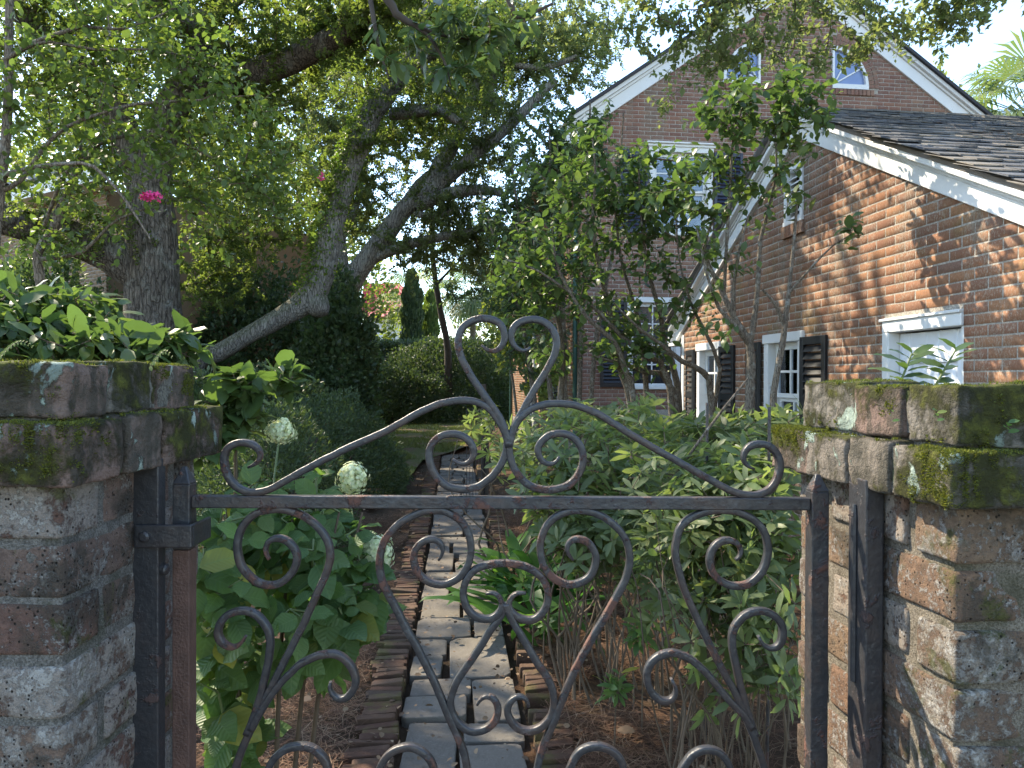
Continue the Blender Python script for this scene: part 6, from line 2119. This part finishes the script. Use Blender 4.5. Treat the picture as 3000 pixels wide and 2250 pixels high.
# cypresses
def cypress(label, px, d, wpx, top_px, kind, seed, n=9000):
    x, y = at(px, d)
    h = P(px, top_px, d).z
    rng = np.random.default_rng(seed)
    t = empty('cypress_tree', (x, y, 0), label, 'tree', 'columnar cypresses beyond the hedge')
    z = rng.uniform(0, 1, n)
    r = wpx * d / F / 2 * np.minimum(1, (1 - z) * 5) ** .6 * (1 + .15 * np.sin(z * 40)) * rng.uniform(.3, 1, n) ** .3
    a = rng.uniform(0, 6.28, n)
    pos = np.stack([x + r * np.cos(a), y + r * np.sin(a), z * h], 1)
    ds = np.stack([np.cos(a) * .3, np.sin(a) * .3, np.ones(n)], 1) + rng.normal(0, .2, (n, 3))
    us = np.stack([np.cos(a), np.sin(a), np.zeros(n) + .2], 1) + rng.normal(0, .4, (n, 3))
    put_leaves(t, 'slim', pos, leaf_frames(pos, ds, us, rng.uniform(.16, .34, n), 1.3), kind, 0, stuff_name='crown', smooth=False)
    mb = MB(); mb.tube([(x, y, 0), (x, y, h * .5), (x, y, h * .9)], [.14, .09, .02], 8); mb.build('trunk', M['bark_thin'], t)


cypress('dark columnar cypress, the left one of the pair', 1207, 36, 58, 800, 'cypress', 5)
cypress('pale yellow green columnar cypress, the right one of the pair', 1260, 37, 44, 862, 'cypress_pale', 6)

# palms
def palm_fan(rng, c, direction, rad, nseg=22):
    """one fan frond: blades radiating from c; returns V,T"""
    V, T = [], []
    d = Vector(direction).normalized()
    sd = d.cross(Vector((0, 0, 1)))
    sd = sd.normalized() if sd.length > .1 else Vector((1, 0, 0))
    up = sd.cross(d)
    for i in range(nseg):
        a = (i / (nseg - 1) - .5) * R(230)
        v = (d * math.cos(a) + sd * math.sin(a)).normalized()
        L = rad * (1 - .25 * abs(a) / 2) * rng.uniform(.88, 1.05)
        wd = rad * .035
        s = v.cross(up).normalized() * wd
        m_ = c + v * L * .6 + up * .06 * rad
        e = c + v * L + Vector((0, 0, -1)) * L * rng.uniform(.15, .4)
        b = len(V)
        V += [tuple(c), tuple(m_ + s), tuple(m_ - s), tuple(e)]
        T += [(b, b + 1, b + 2), (b + 1, b + 3, b + 2)]
    return V, T


def palm(label, px, d, top_px, rad, seed, nf=26, trunk=True):
    rng = random.Random(seed)
    x, y = at(px, d)
    h = P(px, top_px, d).z
    t = empty('palm_tree', (x, y, 0), label, 'palm', 'fan palms')
    if trunk:
        mb = MB(); mb.tube([(x + .1, y, -.05), (x, y, h * .5), (x, y, h)], [.2, .17, .17], 10); mb.build('trunk', M['bark_thin'], t)
    for i in range(nf):
        a = i * 2.4; el = rng.uniform(-.7, 1.2)
        dv = Vector((math.cos(a) * math.cos(el), math.sin(a) * math.cos(el), math.sin(el)))
        st = Vector((x, y, h)) + dv * rad * .75 + Vector((0, 0, .1))
        V, T = palm_fan(rng, st, dv - Vector((0, 0, .35)), rad * .8)
        o = link('frond', np_mesh('frond', np.array(V), np.array(T)), leafmat('palm'), t)
        mb = MB(); mb.tube([(x, y, h - .1), tuple(st)], [.022, .012], 4); mb.build('frond_stalk', M['stem_green'], o)
    return t


palm('fan palm with drooping grey green fronds right of the cypresses', 1385, 41, 870, 1.7, 11, 30)
palm('fan palm partly hidden behind the left cypress', 1215, 44, 880, 1.8, 12, 26)
palm('fan palm beyond the hedge nearest the lantern', 1480, 43, 850, 1.6, 13, 24)
palm('tall fan palm with sunlit fronds behind the tall house roof at right', 3010, 22, 330, 1.75, 14, 34)
# pale foliage far off
gF = 'sunlit trees beyond the hedge'
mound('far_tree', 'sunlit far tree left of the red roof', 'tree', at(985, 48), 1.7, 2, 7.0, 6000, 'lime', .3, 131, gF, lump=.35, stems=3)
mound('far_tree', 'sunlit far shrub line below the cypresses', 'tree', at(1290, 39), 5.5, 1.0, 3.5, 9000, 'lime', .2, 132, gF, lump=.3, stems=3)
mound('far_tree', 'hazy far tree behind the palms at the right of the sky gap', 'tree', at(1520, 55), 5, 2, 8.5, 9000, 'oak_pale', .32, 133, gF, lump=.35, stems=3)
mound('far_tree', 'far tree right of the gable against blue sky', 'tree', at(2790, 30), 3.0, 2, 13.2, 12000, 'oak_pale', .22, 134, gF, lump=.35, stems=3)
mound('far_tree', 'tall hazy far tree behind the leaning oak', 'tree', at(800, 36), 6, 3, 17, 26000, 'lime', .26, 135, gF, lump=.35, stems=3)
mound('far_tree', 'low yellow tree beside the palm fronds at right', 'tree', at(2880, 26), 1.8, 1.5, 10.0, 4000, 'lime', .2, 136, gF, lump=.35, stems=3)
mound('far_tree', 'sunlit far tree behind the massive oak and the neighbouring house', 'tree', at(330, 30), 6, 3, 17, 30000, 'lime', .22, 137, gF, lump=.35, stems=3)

# slender tree in the middle distance
limbs = [('trunk', [(1312, 1030, 25, 11), (1300, 960, 25, 10), (1285, 880, 25, 9), (1275, 820, 25, 9), (1268, 750, 25, 8), (1262, 650, 25, 6), (1270, 560, 25, 4)]),
         ('limb', [(1278, 835, 25, 5), (1310, 800, 25, 4), (1350, 760, 25, 3)]), ('limb', [(1268, 760, 25, 5), (1320, 700, 25, 4), (1390, 690, 25, 2.5)])]
tips = dens([ell(1290, 740, 25, 120, 70, 1.4, 60), ell(1380, 760, 25, 100, 60, 1.2, 46), ell(1350, 860, 25, 60, 40, .8, 16), ell(1420, 850, 24, 60, 60, .8, 24)])
big_tree('slender_tree', 'slender dark tree with a thin leaning trunk in the middle of the far garden', limbs, tips, .4, M['twig_dark'], 'camellia_dark', 24, .8, .12, seed=141, rtip=.004, rmax=.03, trunk_n=8)

# ------------------------------------------------------------------ the path
path = empty('stone_path', (-.3, 4, 0), None, None, None, 'structure')
rng = random.Random(21)


def stone_mesh(w, l, h, seed):
    """worn flagstone w wide (x), l long (y)"""
    bm = bmesh.new()
    r = random.Random(seed)
    c = min(w, l) * .17
    pts = []
    for sx, sy in ((-1, -1), (1, -1), (1, 1), (-1, 1)):
        a = (sx * (w / 2 - c * r.uniform(.2, 1.0)), sy * l / 2 * r.uniform(.97, 1.01)); b = (sx * w / 2 * r.uniform(.97, 1.01), sy * (l / 2 - c * r.uniform(.2, 1.0)))
        pts += [b, a] if sx * sy > 0 else [a, b]
    pts = [pts[0], pts[1], pts[2], pts[3], pts[4], pts[5], pts[6], pts[7]]
    top = [bm.verts.new((x, y, 0)) for x, y in pts]
    f = bm.faces.new(top)
    e = bmesh.ops.extrude_face_region(bm, geom=[f])
    bmesh.ops.translate(bm, vec=(0, 0, -h), verts=[v for v in e['geom'] if isinstance(v, bmesh.types.BMVert)])
    bmesh.ops.recalc_face_normals(bm, faces=bm.faces)
    bmesh.ops.bevel(bm, geom=[x for x in bm.edges], offset=.009, segments=2, profile=.6, affect='EDGES', clamp_overlap=True)
    me = bpy.data.meshes.new('paving_stone')
    bm.to_mesh(me); bm.free()
    return me


hang = math.atan(.078)
y = 1.5
k = 0
while y < 14.5:
    wid = path_r(y) - path_l(y)
    rowl = rng.choice([.24, .34, .44, .52, .58]) if y < 8 else rng.uniform(.25, .4)
    ncol = 1 if (rowl < .25 and y < 8) else 2
    if y > 8: ncol = rng.choice([2, 3])
    sp = [0] + sorted(rng.uniform(.34, .66) if ncol == 2 else (i + 1) / ncol + rng.uniform(-.06, .06) for i in range(ncol - 1)) + [1]
    xm = path_l(y + rowl / 2)
    for i in range(ncol):
        a, b = xm + wid * sp[i], xm + wid * sp[i + 1]
        subs = [(y, y + rowl)] if rng.random() < .75 or rowl < .4 else [(y, y + rowl * .55), (y + rowl * .55, y + rowl)]
        for q0, q1 in subs:
            k += 1
            g = rng.uniform(.016, .042)
            me = stone_mesh(b - a - g, q1 - q0 - g, .07, k)
            m = Matrix.Translation(((a + b) / 2 + rng.uniform(-.008, .008), (q0 + q1) / 2, .012 + rng.uniform(-.008, .008))) @ Matrix.Rotation(hang + R(rng.uniform(-2.5, 2.5)), 4, 'Z') @ Matrix.Rotation(R(rng.uniform(-1.6, 1.6)), 4, 'X') @ Matrix.Rotation(R(rng.uniform(-1.6, 1.6)), 4, 'Y')
            link('paving_stone', me, M['stone'], path, m)
    y += rowl
eb = MB(); eb.box((-.5, -.5, -.5), (.5, .5, .5))
EB = eb.mesh('edging_brick', bevel=.06, seg=2)
EB.materials.append(None)
cnt = 0
VV, QQ = [], []
for side in (-1, 1):
    y = 1.6
    while y < 14.2:
        t = rng.uniform(.044, .056)
        if side < 0 or rng.random() > .12:
            bl = rng.uniform(.15, .19) * (1 if side < 0 else .85)
            xe = (path_l(y) - .018 - bl / 2) if side < 0 else (path_r(y) + .03 + bl / 2)
            m = Matrix.Translation((xe + rng.uniform(-.012, .012), y + t / 2, -.012 + rng.uniform(-.012, .01))) @ Matrix.Rotation(hang + R(rng.gauss(0, 2.5)), 4, 'Z') @ Matrix.Rotation(R(rng.gauss(0, 3)), 4, 'X') @ Matrix.Rotation(R(rng.gauss(0, 2.5)), 4, 'Y') @ Matrix.Diagonal((bl, t - rng.uniform(.002, .007), .1, 1))
            if y < 8.2 and cnt < 300:
                o = link('edging_brick', EB, None, path, m); o.material_slots[0].link = 'OBJECT'; o.material_slots[0].material = M['edging_o']; cnt += 1
            else:
                a = np.array(m); cv = np.array([(x, yy, z) for x in (-.5, .5) for yy in (-.5, .5) for z in (-.5, .5)])
                b = 8 * len(VV)
                VV.append(cv @ a[:3, :3].T + a[:3, 3]); QQ += [(b, b + 2, b + 6, b + 4), (b + 1, b + 5, b + 7, b + 3), (b, b + 4, b + 5, b + 1), (b + 2, b + 3, b + 7, b + 6), (b, b + 1, b + 3, b + 2), (b + 4, b + 6, b + 7, b + 5)]
        y += t
o = link('edging_bricks', np_mesh('edging_bricks', np.concatenate(VV), np.array(QQ)), M['edging_i'], path); o['kind'] = 'stuff'

# ------------------------------------------------------------------ pine straw, leaf litter, grass
def strips(name, X, Y, Z, length, width, mat, flat=.12, seed=1):
    rg = np.random.default_rng(seed)
    n = len(X)
    a = rg.uniform(0, 6.28, n)
    d = np.stack([np.cos(a), np.sin(a), rg.normal(0, flat, n)], 1) * length[:, None]
    s = np.stack([-np.sin(a), np.cos(a), np.zeros(n)], 1) * width
    c = np.stack([X, Y, Z], 1)
    bend = np.stack([-np.sin(a), np.cos(a), rg.uniform(.0, .3, n)], 1) * (length * rg.normal(0, .12, n))[:, None]
    V = np.stack([c - d / 2 - s, c - d / 2 + s, c + bend + s, c + bend - s, c + d / 2 + s * .4, c + d / 2 - s * .4], 1)
    Q = np.array([(0, 1, 2, 3), (3, 2, 4, 5)])
    o = link(name, np_mesh(name, V.reshape(-1, 3), (Q[None] + (np.arange(n) * 6)[:, None, None]).reshape(-1, 4)), mat)
    o['kind'] = 'stuff'
    return o


n = 34000
Y = 1.7 + RNG.uniform(0, 1, n) ** 1.5 * 6.5
sd = RNG.uniform(size=n) < .66
X = np.where(sd, .30 - .074 * Y + .12 + np.abs(RNG.normal(0, .6, n)), path_l(0) - .081 * Y - .2 - np.abs(RNG.normal(0, .45, n)))
dn = np.array([noise.noise(Vector((x * 1.6, y * 1.6, 3))) for x, y in zip(X, Y)])
kp = dn > -.22
strips('pine_straw', X[kp], Y[kp], RNG.uniform(.0, .055, kp.sum()), RNG.uniform(.07, .17, kp.sum()), .0011, M['straw'], .10, 3)
n = 3000
Y = 1.7 + RNG.uniform(0, 1, n) ** 1.6 * 13
X = RNG.normal(-.3, .9, n) - .08 * Y
pos = np.stack([X, Y, np.full(n, .036) + RNG.uniform(0, .02, n)], 1)
o = link('fallen_leaves', leaf_mesh('fallen_leaves', leaf_proto('round'), pos, leaf_frames(pos, RNG.normal(0, 1, (n, 3)) * np.array([1, 1, .15]), RNG.normal(0, .4, (n, 3)) + np.array([0, 0, 1]), RNG.uniform(.010, .036, n))), M['litter']); o['kind'] = 'stuff'
for (px, py, sc, lab) in ((912, 2105, .07, 'single pale tan fallen leaf on the straw left of the path'), (1860, 2200, .085, 'single curled tan fallen leaf on the straw right of the path')):
    d = 1.5 / ((py - 1112) / F)
    me = np_mesh('fallen_leaf', *leaf_proto('camellia'), True)
    me.materials.append(M['litter'])
    q = P(px, py, d)
    o = link('fallen_leaf', me, None, None, Matrix.Translation((q.x, q.y, .075)) @ Matrix.Rotation(R(60), 4, 'Z') @ Matrix.Rotation(R(-25), 4, 'Y') @ Matrix.Scale(sc, 4))
    setp(o, lab, 'leaf')
# grass over the lawn
n = 90000
Y = 8.6 + RNG.uniform(0, 1, n) ** 1.3 * 18
xl_, xr_ = np.interp(Y, [8.2, 13, 19, 27], [-2.2, -4.6, -7.5, -8]), np.interp(Y, [8.2, 10.5, 13.2, 18, 27], [-1.55, -1.5, -1.6, -.7, -.6])
X = RNG.uniform(xl_, xr_)
g = np.array([noise.noise(Vector((x * .9, y * .9, 7))) for x, y in zip(X, Y)])
kp = g > -.12
X, Y = X[kp], Y[kp]
n = len(X)
hgt = RNG.uniform(.03, .085, n)
a = RNG.uniform(0, 6.28, n)
wd = .004 + Y * .00022
c = np.stack([X, Y, np.full(n, .045)], 1)
s = np.stack([np.cos(a), np.sin(a), np.zeros(n)], 1) * wd[:, None]
tip = c + np.stack([RNG.normal(0, .03, n), RNG.normal(0, .03, n), hgt], 1)
V = np.stack([c - s, c + s, tip], 1)
o = link('grass', np_mesh('grass', V.reshape(-1, 3), np.arange(n * 3).reshape(-1, 3)), M['grass']); o['kind'] = 'stuff'

# ------------------------------------------------------------------ small things
M['rusty'] = m_iron('rusty_stake', 3.0)
for i, (px, y0, y1, d, tl, lab) in enumerate(((2072, 1180, 1400, 2.9, 0, 'rusty stake standing in the leafy shrub, below the first black shutters'), (2254, 1192, 1500, 2.7, 0, 'rusty stake in the leafy shrub nearest the mossy pier'))):
    a, b = P(px, y0, d), P(px - 2, y1, d)
    mb = MB(); mb.tube([(b.x, b.y, 0), tuple(a)], .006, 7)
    o = mb.build('stake', M['rusty'], None); setp(o, lab, 'stake', 'rusty stakes')
a, b = P(2190, 1110, 2.75), P(2050, 1290, 2.8)
mb = MB(); mb.tube([tuple(P(1960, 1420, 2.85)), tuple(b), tuple((a + b) / 2 + Vector((0, 0, .004))), tuple(a)], [.006, .0055, .005, .0035], 6)
o = mb.build('cut_branch', M['bark_thin'], None, smooth=True); setp(o, 'bare brown cut branch slanting up out of the leafy shrubs', 'branch')
# dark timber post and wire trellis beside the path
pt = empty('trellis', tuple(Vector((P(1400, 1112, 8.6).x, 8.6, 0))), 'old dark posts with a rusty wire trellis beside the far end of the path', 'trellis')
for px, top in ((1417, 1125), (1425, 1180)):
    q = P(px, top, 8.6)
    mb = MB(); mb.box((q.x - .03, 8.58, 0), (q.x + .03, 8.64, q.z)); mb.build('post', M['twig_dark'], pt, bevel=.006)
for i in range(7):
    q = P(1368 + i * 9, 1195, 8.55)
    mb = MB(); mb.tube([(q.x, 8.55, 0), (q.x, 8.55, q.z)], .004, 5); mb.build('wire', M['rusty'], pt)
for z in (1.13, .75, .35):
    mb = MB(); mb.tube([(P(1366, 1112, 8.55).x, 8.545, z), (P(1424, 1112, 8.55).x, 8.545, z)], .004, 5); mb.build('wire', M['rusty'], pt)

# leafy shoots standing behind the right pier
for i, (x0, x1, y1, lab) in enumerate(((2630, 2672, 1035, 'upright leafy shoot showing above the mossy pier, the one nearer the shutters'), (2735, 2800, 1025, 'leaning leafy shoot showing above the mossy pier, in front of the door panel'))):
    d = 1.9
    a, b = P(x0, 1140, d), P(x1, y1, d)
    t = empty('leafy_shoot', (a.x, d, 0), lab, 'plant', 'leafy shoots behind the mossy pier')
    mb = MB(); mb.tube([(a.x - .03, d, 0), tuple(a), tuple((a + b) / 2), tuple(b)], [.006, .0042, .003, .002], 6); mb.build('stem', M['stem_green'], t)
    n = 14
    f = np.linspace(0, 1, n)
    ax = np.array(b - a)
    pos = np.array(a) + ax * f[:, None]
    sg = np.where(np.arange(n) % 2 == 0, 1.0, -1.0)
    rot = RNG.uniform(-.9, .9, n)
    ds = np.stack([sg * np.cos(rot), np.sin(rot), .25 + .5 * f], 1)
    us = np.array([0, -.35, 1.0]) + RNG.normal(0, .25, (n, 3))
    put_leaves(t, 'longleaf', pos, leaf_frames(pos, ds, us, np.full(n, .075) * RNG.uniform(.75, 1.15, n)), 'camellia', 60)

# moss cushions on the pier caps: short tufts standing on the brick faces
M['moss'] = m_leaf('moss_tuft', [(0.04, 0.042, 0.012), (0.075, 0.08, 0.016), (0.125, 0.13, 0.022)], trans=.25, rough=.85, spec=.05)
for side, pier, spots in ((1, pierR, [(2760, 1400, 95, .9), (2830, 1360, 70, .8), (2690, 1400, 50, .6), (2320, 1270, 60, .7), (2600, 1180, 45, .55), (2900, 1330, 80, .55), (2420, 1250, 40, .45), (2950, 1210, 60, .4)]),
                          (-1, pierL, [(60, 1290, 100, .75), (200, 1260, 60, .9), (180, 1350, 70, .6), (560, 1130, 50, .8), (300, 1290, 50, .4), (110, 1130, 70, .45), (20, 1380, 60, .5), (470, 1100, 40, .5)])):
    rg = np.random.default_rng(50 + side)
    PP, NN = [], []
    for sd_, o_, m_ in CAPS:
        if sd_ != side: continue
        me = o_.data
        nf = len(me.polygons)
        ar = np.zeros(nf); me.polygons.foreach_get('area', ar)
        ce = np.zeros(nf * 3); me.polygons.foreach_get('center', ce); ce = ce.reshape(-1, 3)
        no = np.zeros(nf * 3); me.polygons.foreach_get('normal', no); no = no.reshape(-1, 3)
        if ar.sum() > .25: continue
        k = int(ar.sum() * 700000)
        i = rg.choice(nf, k, p=ar / ar.sum())
        mm = np.array(m_)
        r_ = np.sqrt(ar[i])[:, None] * .62
        v = rg.uniform(-1, 1, (k, 3))
        v -= no[i] * np.sum(v * no[i], 1)[:, None]
        PP.append((ce[i] + v * r_) @ mm[:3, :3].T + mm[:3, 3]); NN.append(no[i] @ mm[:3, :3].T)
    PP, NN = np.concatenate(PP), np.concatenate(NN)
    X_, Y_, D_ = project(PP)
    wgt = np.zeros(len(PP))
    for cx, cy, rr_, w_ in spots:
        wgt = np.maximum(wgt, w_ * np.exp(-(((X_ - cx) ** 2 + (Y_ - cy) ** 2) / rr_ ** 2)))
    wgt += np.clip(NN[:, 2], 0, 1) * .30
    ok = (wgt > .16) & ((NN[:, 1] < .3) | (NN[:, 2] > .4))
    PP, NN, wgt = PP[ok], NN[ok], wgt[ok]
    nn_ = np.array([noise.noise(Vector(q) * 45) + .7 * noise.noise(Vector(q) * 110) for q in PP])
    ok = nn_ * .42 + wgt + rg.normal(0, .10, len(PP)) > .56
    PP, NN, nn_ = PP[ok], NN[ok], nn_[ok]
    n = len(PP)
    d = NN + rg.normal(0, .5, (n, 3)) + np.array([0, 0, .35])
    o = link('moss', leaf_mesh('moss', leaf_proto('slim'), PP - NN * .001, leaf_frames(PP, d, rg.normal(0, 1, (n, 3)), rg.uniform(.0018, .0046, n) * (1 + .5 * nn_.clip(-.8, .8)), 1.3)), M['moss'], pier)
    o['kind'] = 'stuff'
# seedlings on the mossy pier and a fern on the other
for i, (px, py, d, n, s, lab) in enumerate(((2742, 1220, .885, 5, .011, 'tiny green seedling in the middle of the mossy pier cap'), (2950, 1255, .885, 4, .014, 'tiny green seedling at the right end of the mossy pier cap'), (2612, 1222, .90, 3, .008, 'tiniest seedling at the left end of the mossy pier cap'))):
    q = np.array(P(px, py + 12, d))
    n_ = n
    a = np.arange(n_) * 2.2
    t = empty('seedling', tuple(q), lab, 'plant', 'seedlings on the mossy pier')
    pos = q + np.stack([np.zeros(n_), np.full(n_, -.002), np.linspace(0, .012, n_)], 1)
    put_leaves(t, 'camellia', pos, leaf_frames(pos, np.stack([np.cos(a), -np.abs(np.sin(a)) * .5 - .2, np.full(n_, .4)], 1), np.tile(np.array([0, -.6, .8]), (n_, 1)), np.full(n_, s) * RNG.uniform(.8, 1.2, n_)), 'hydrangea', 10, smooth=True)
for px, py, lab, k, L in ((20, 1050, 'small fern frond on top of the lichen streaked pier at the picture edge', 11, .05), (470, 1072, 'small fern frond at the back corner of the lichen streaked pier', 8, .03)):
    d = 1.05
    a = np.array(P(px - 30, py, d)); b = a + np.array([L, .0, -.005 + .2 * L])
    t = empty('fern', tuple(a), lab, 'fern', 'small ferns on the lichen streaked pier')
    f = np.repeat(np.linspace(0, 1, k), 2)
    sg = np.tile([1, -1], k)
    pos = a + (b - a) * f[:, None] + np.array([0, 0, .02]) * np.sin(f * 2.5)[:, None]
    ds = np.stack([np.full(2 * k, .5), sg * .6, sg * .7], 1)
    put_leaves(t, 'round', pos, leaf_frames(pos, ds, np.tile(np.array([0, -1.0, .6]), (2 * k, 1)), .010 * (1.1 - .75 * f), .7), 'lime', 40, name='leaflet')
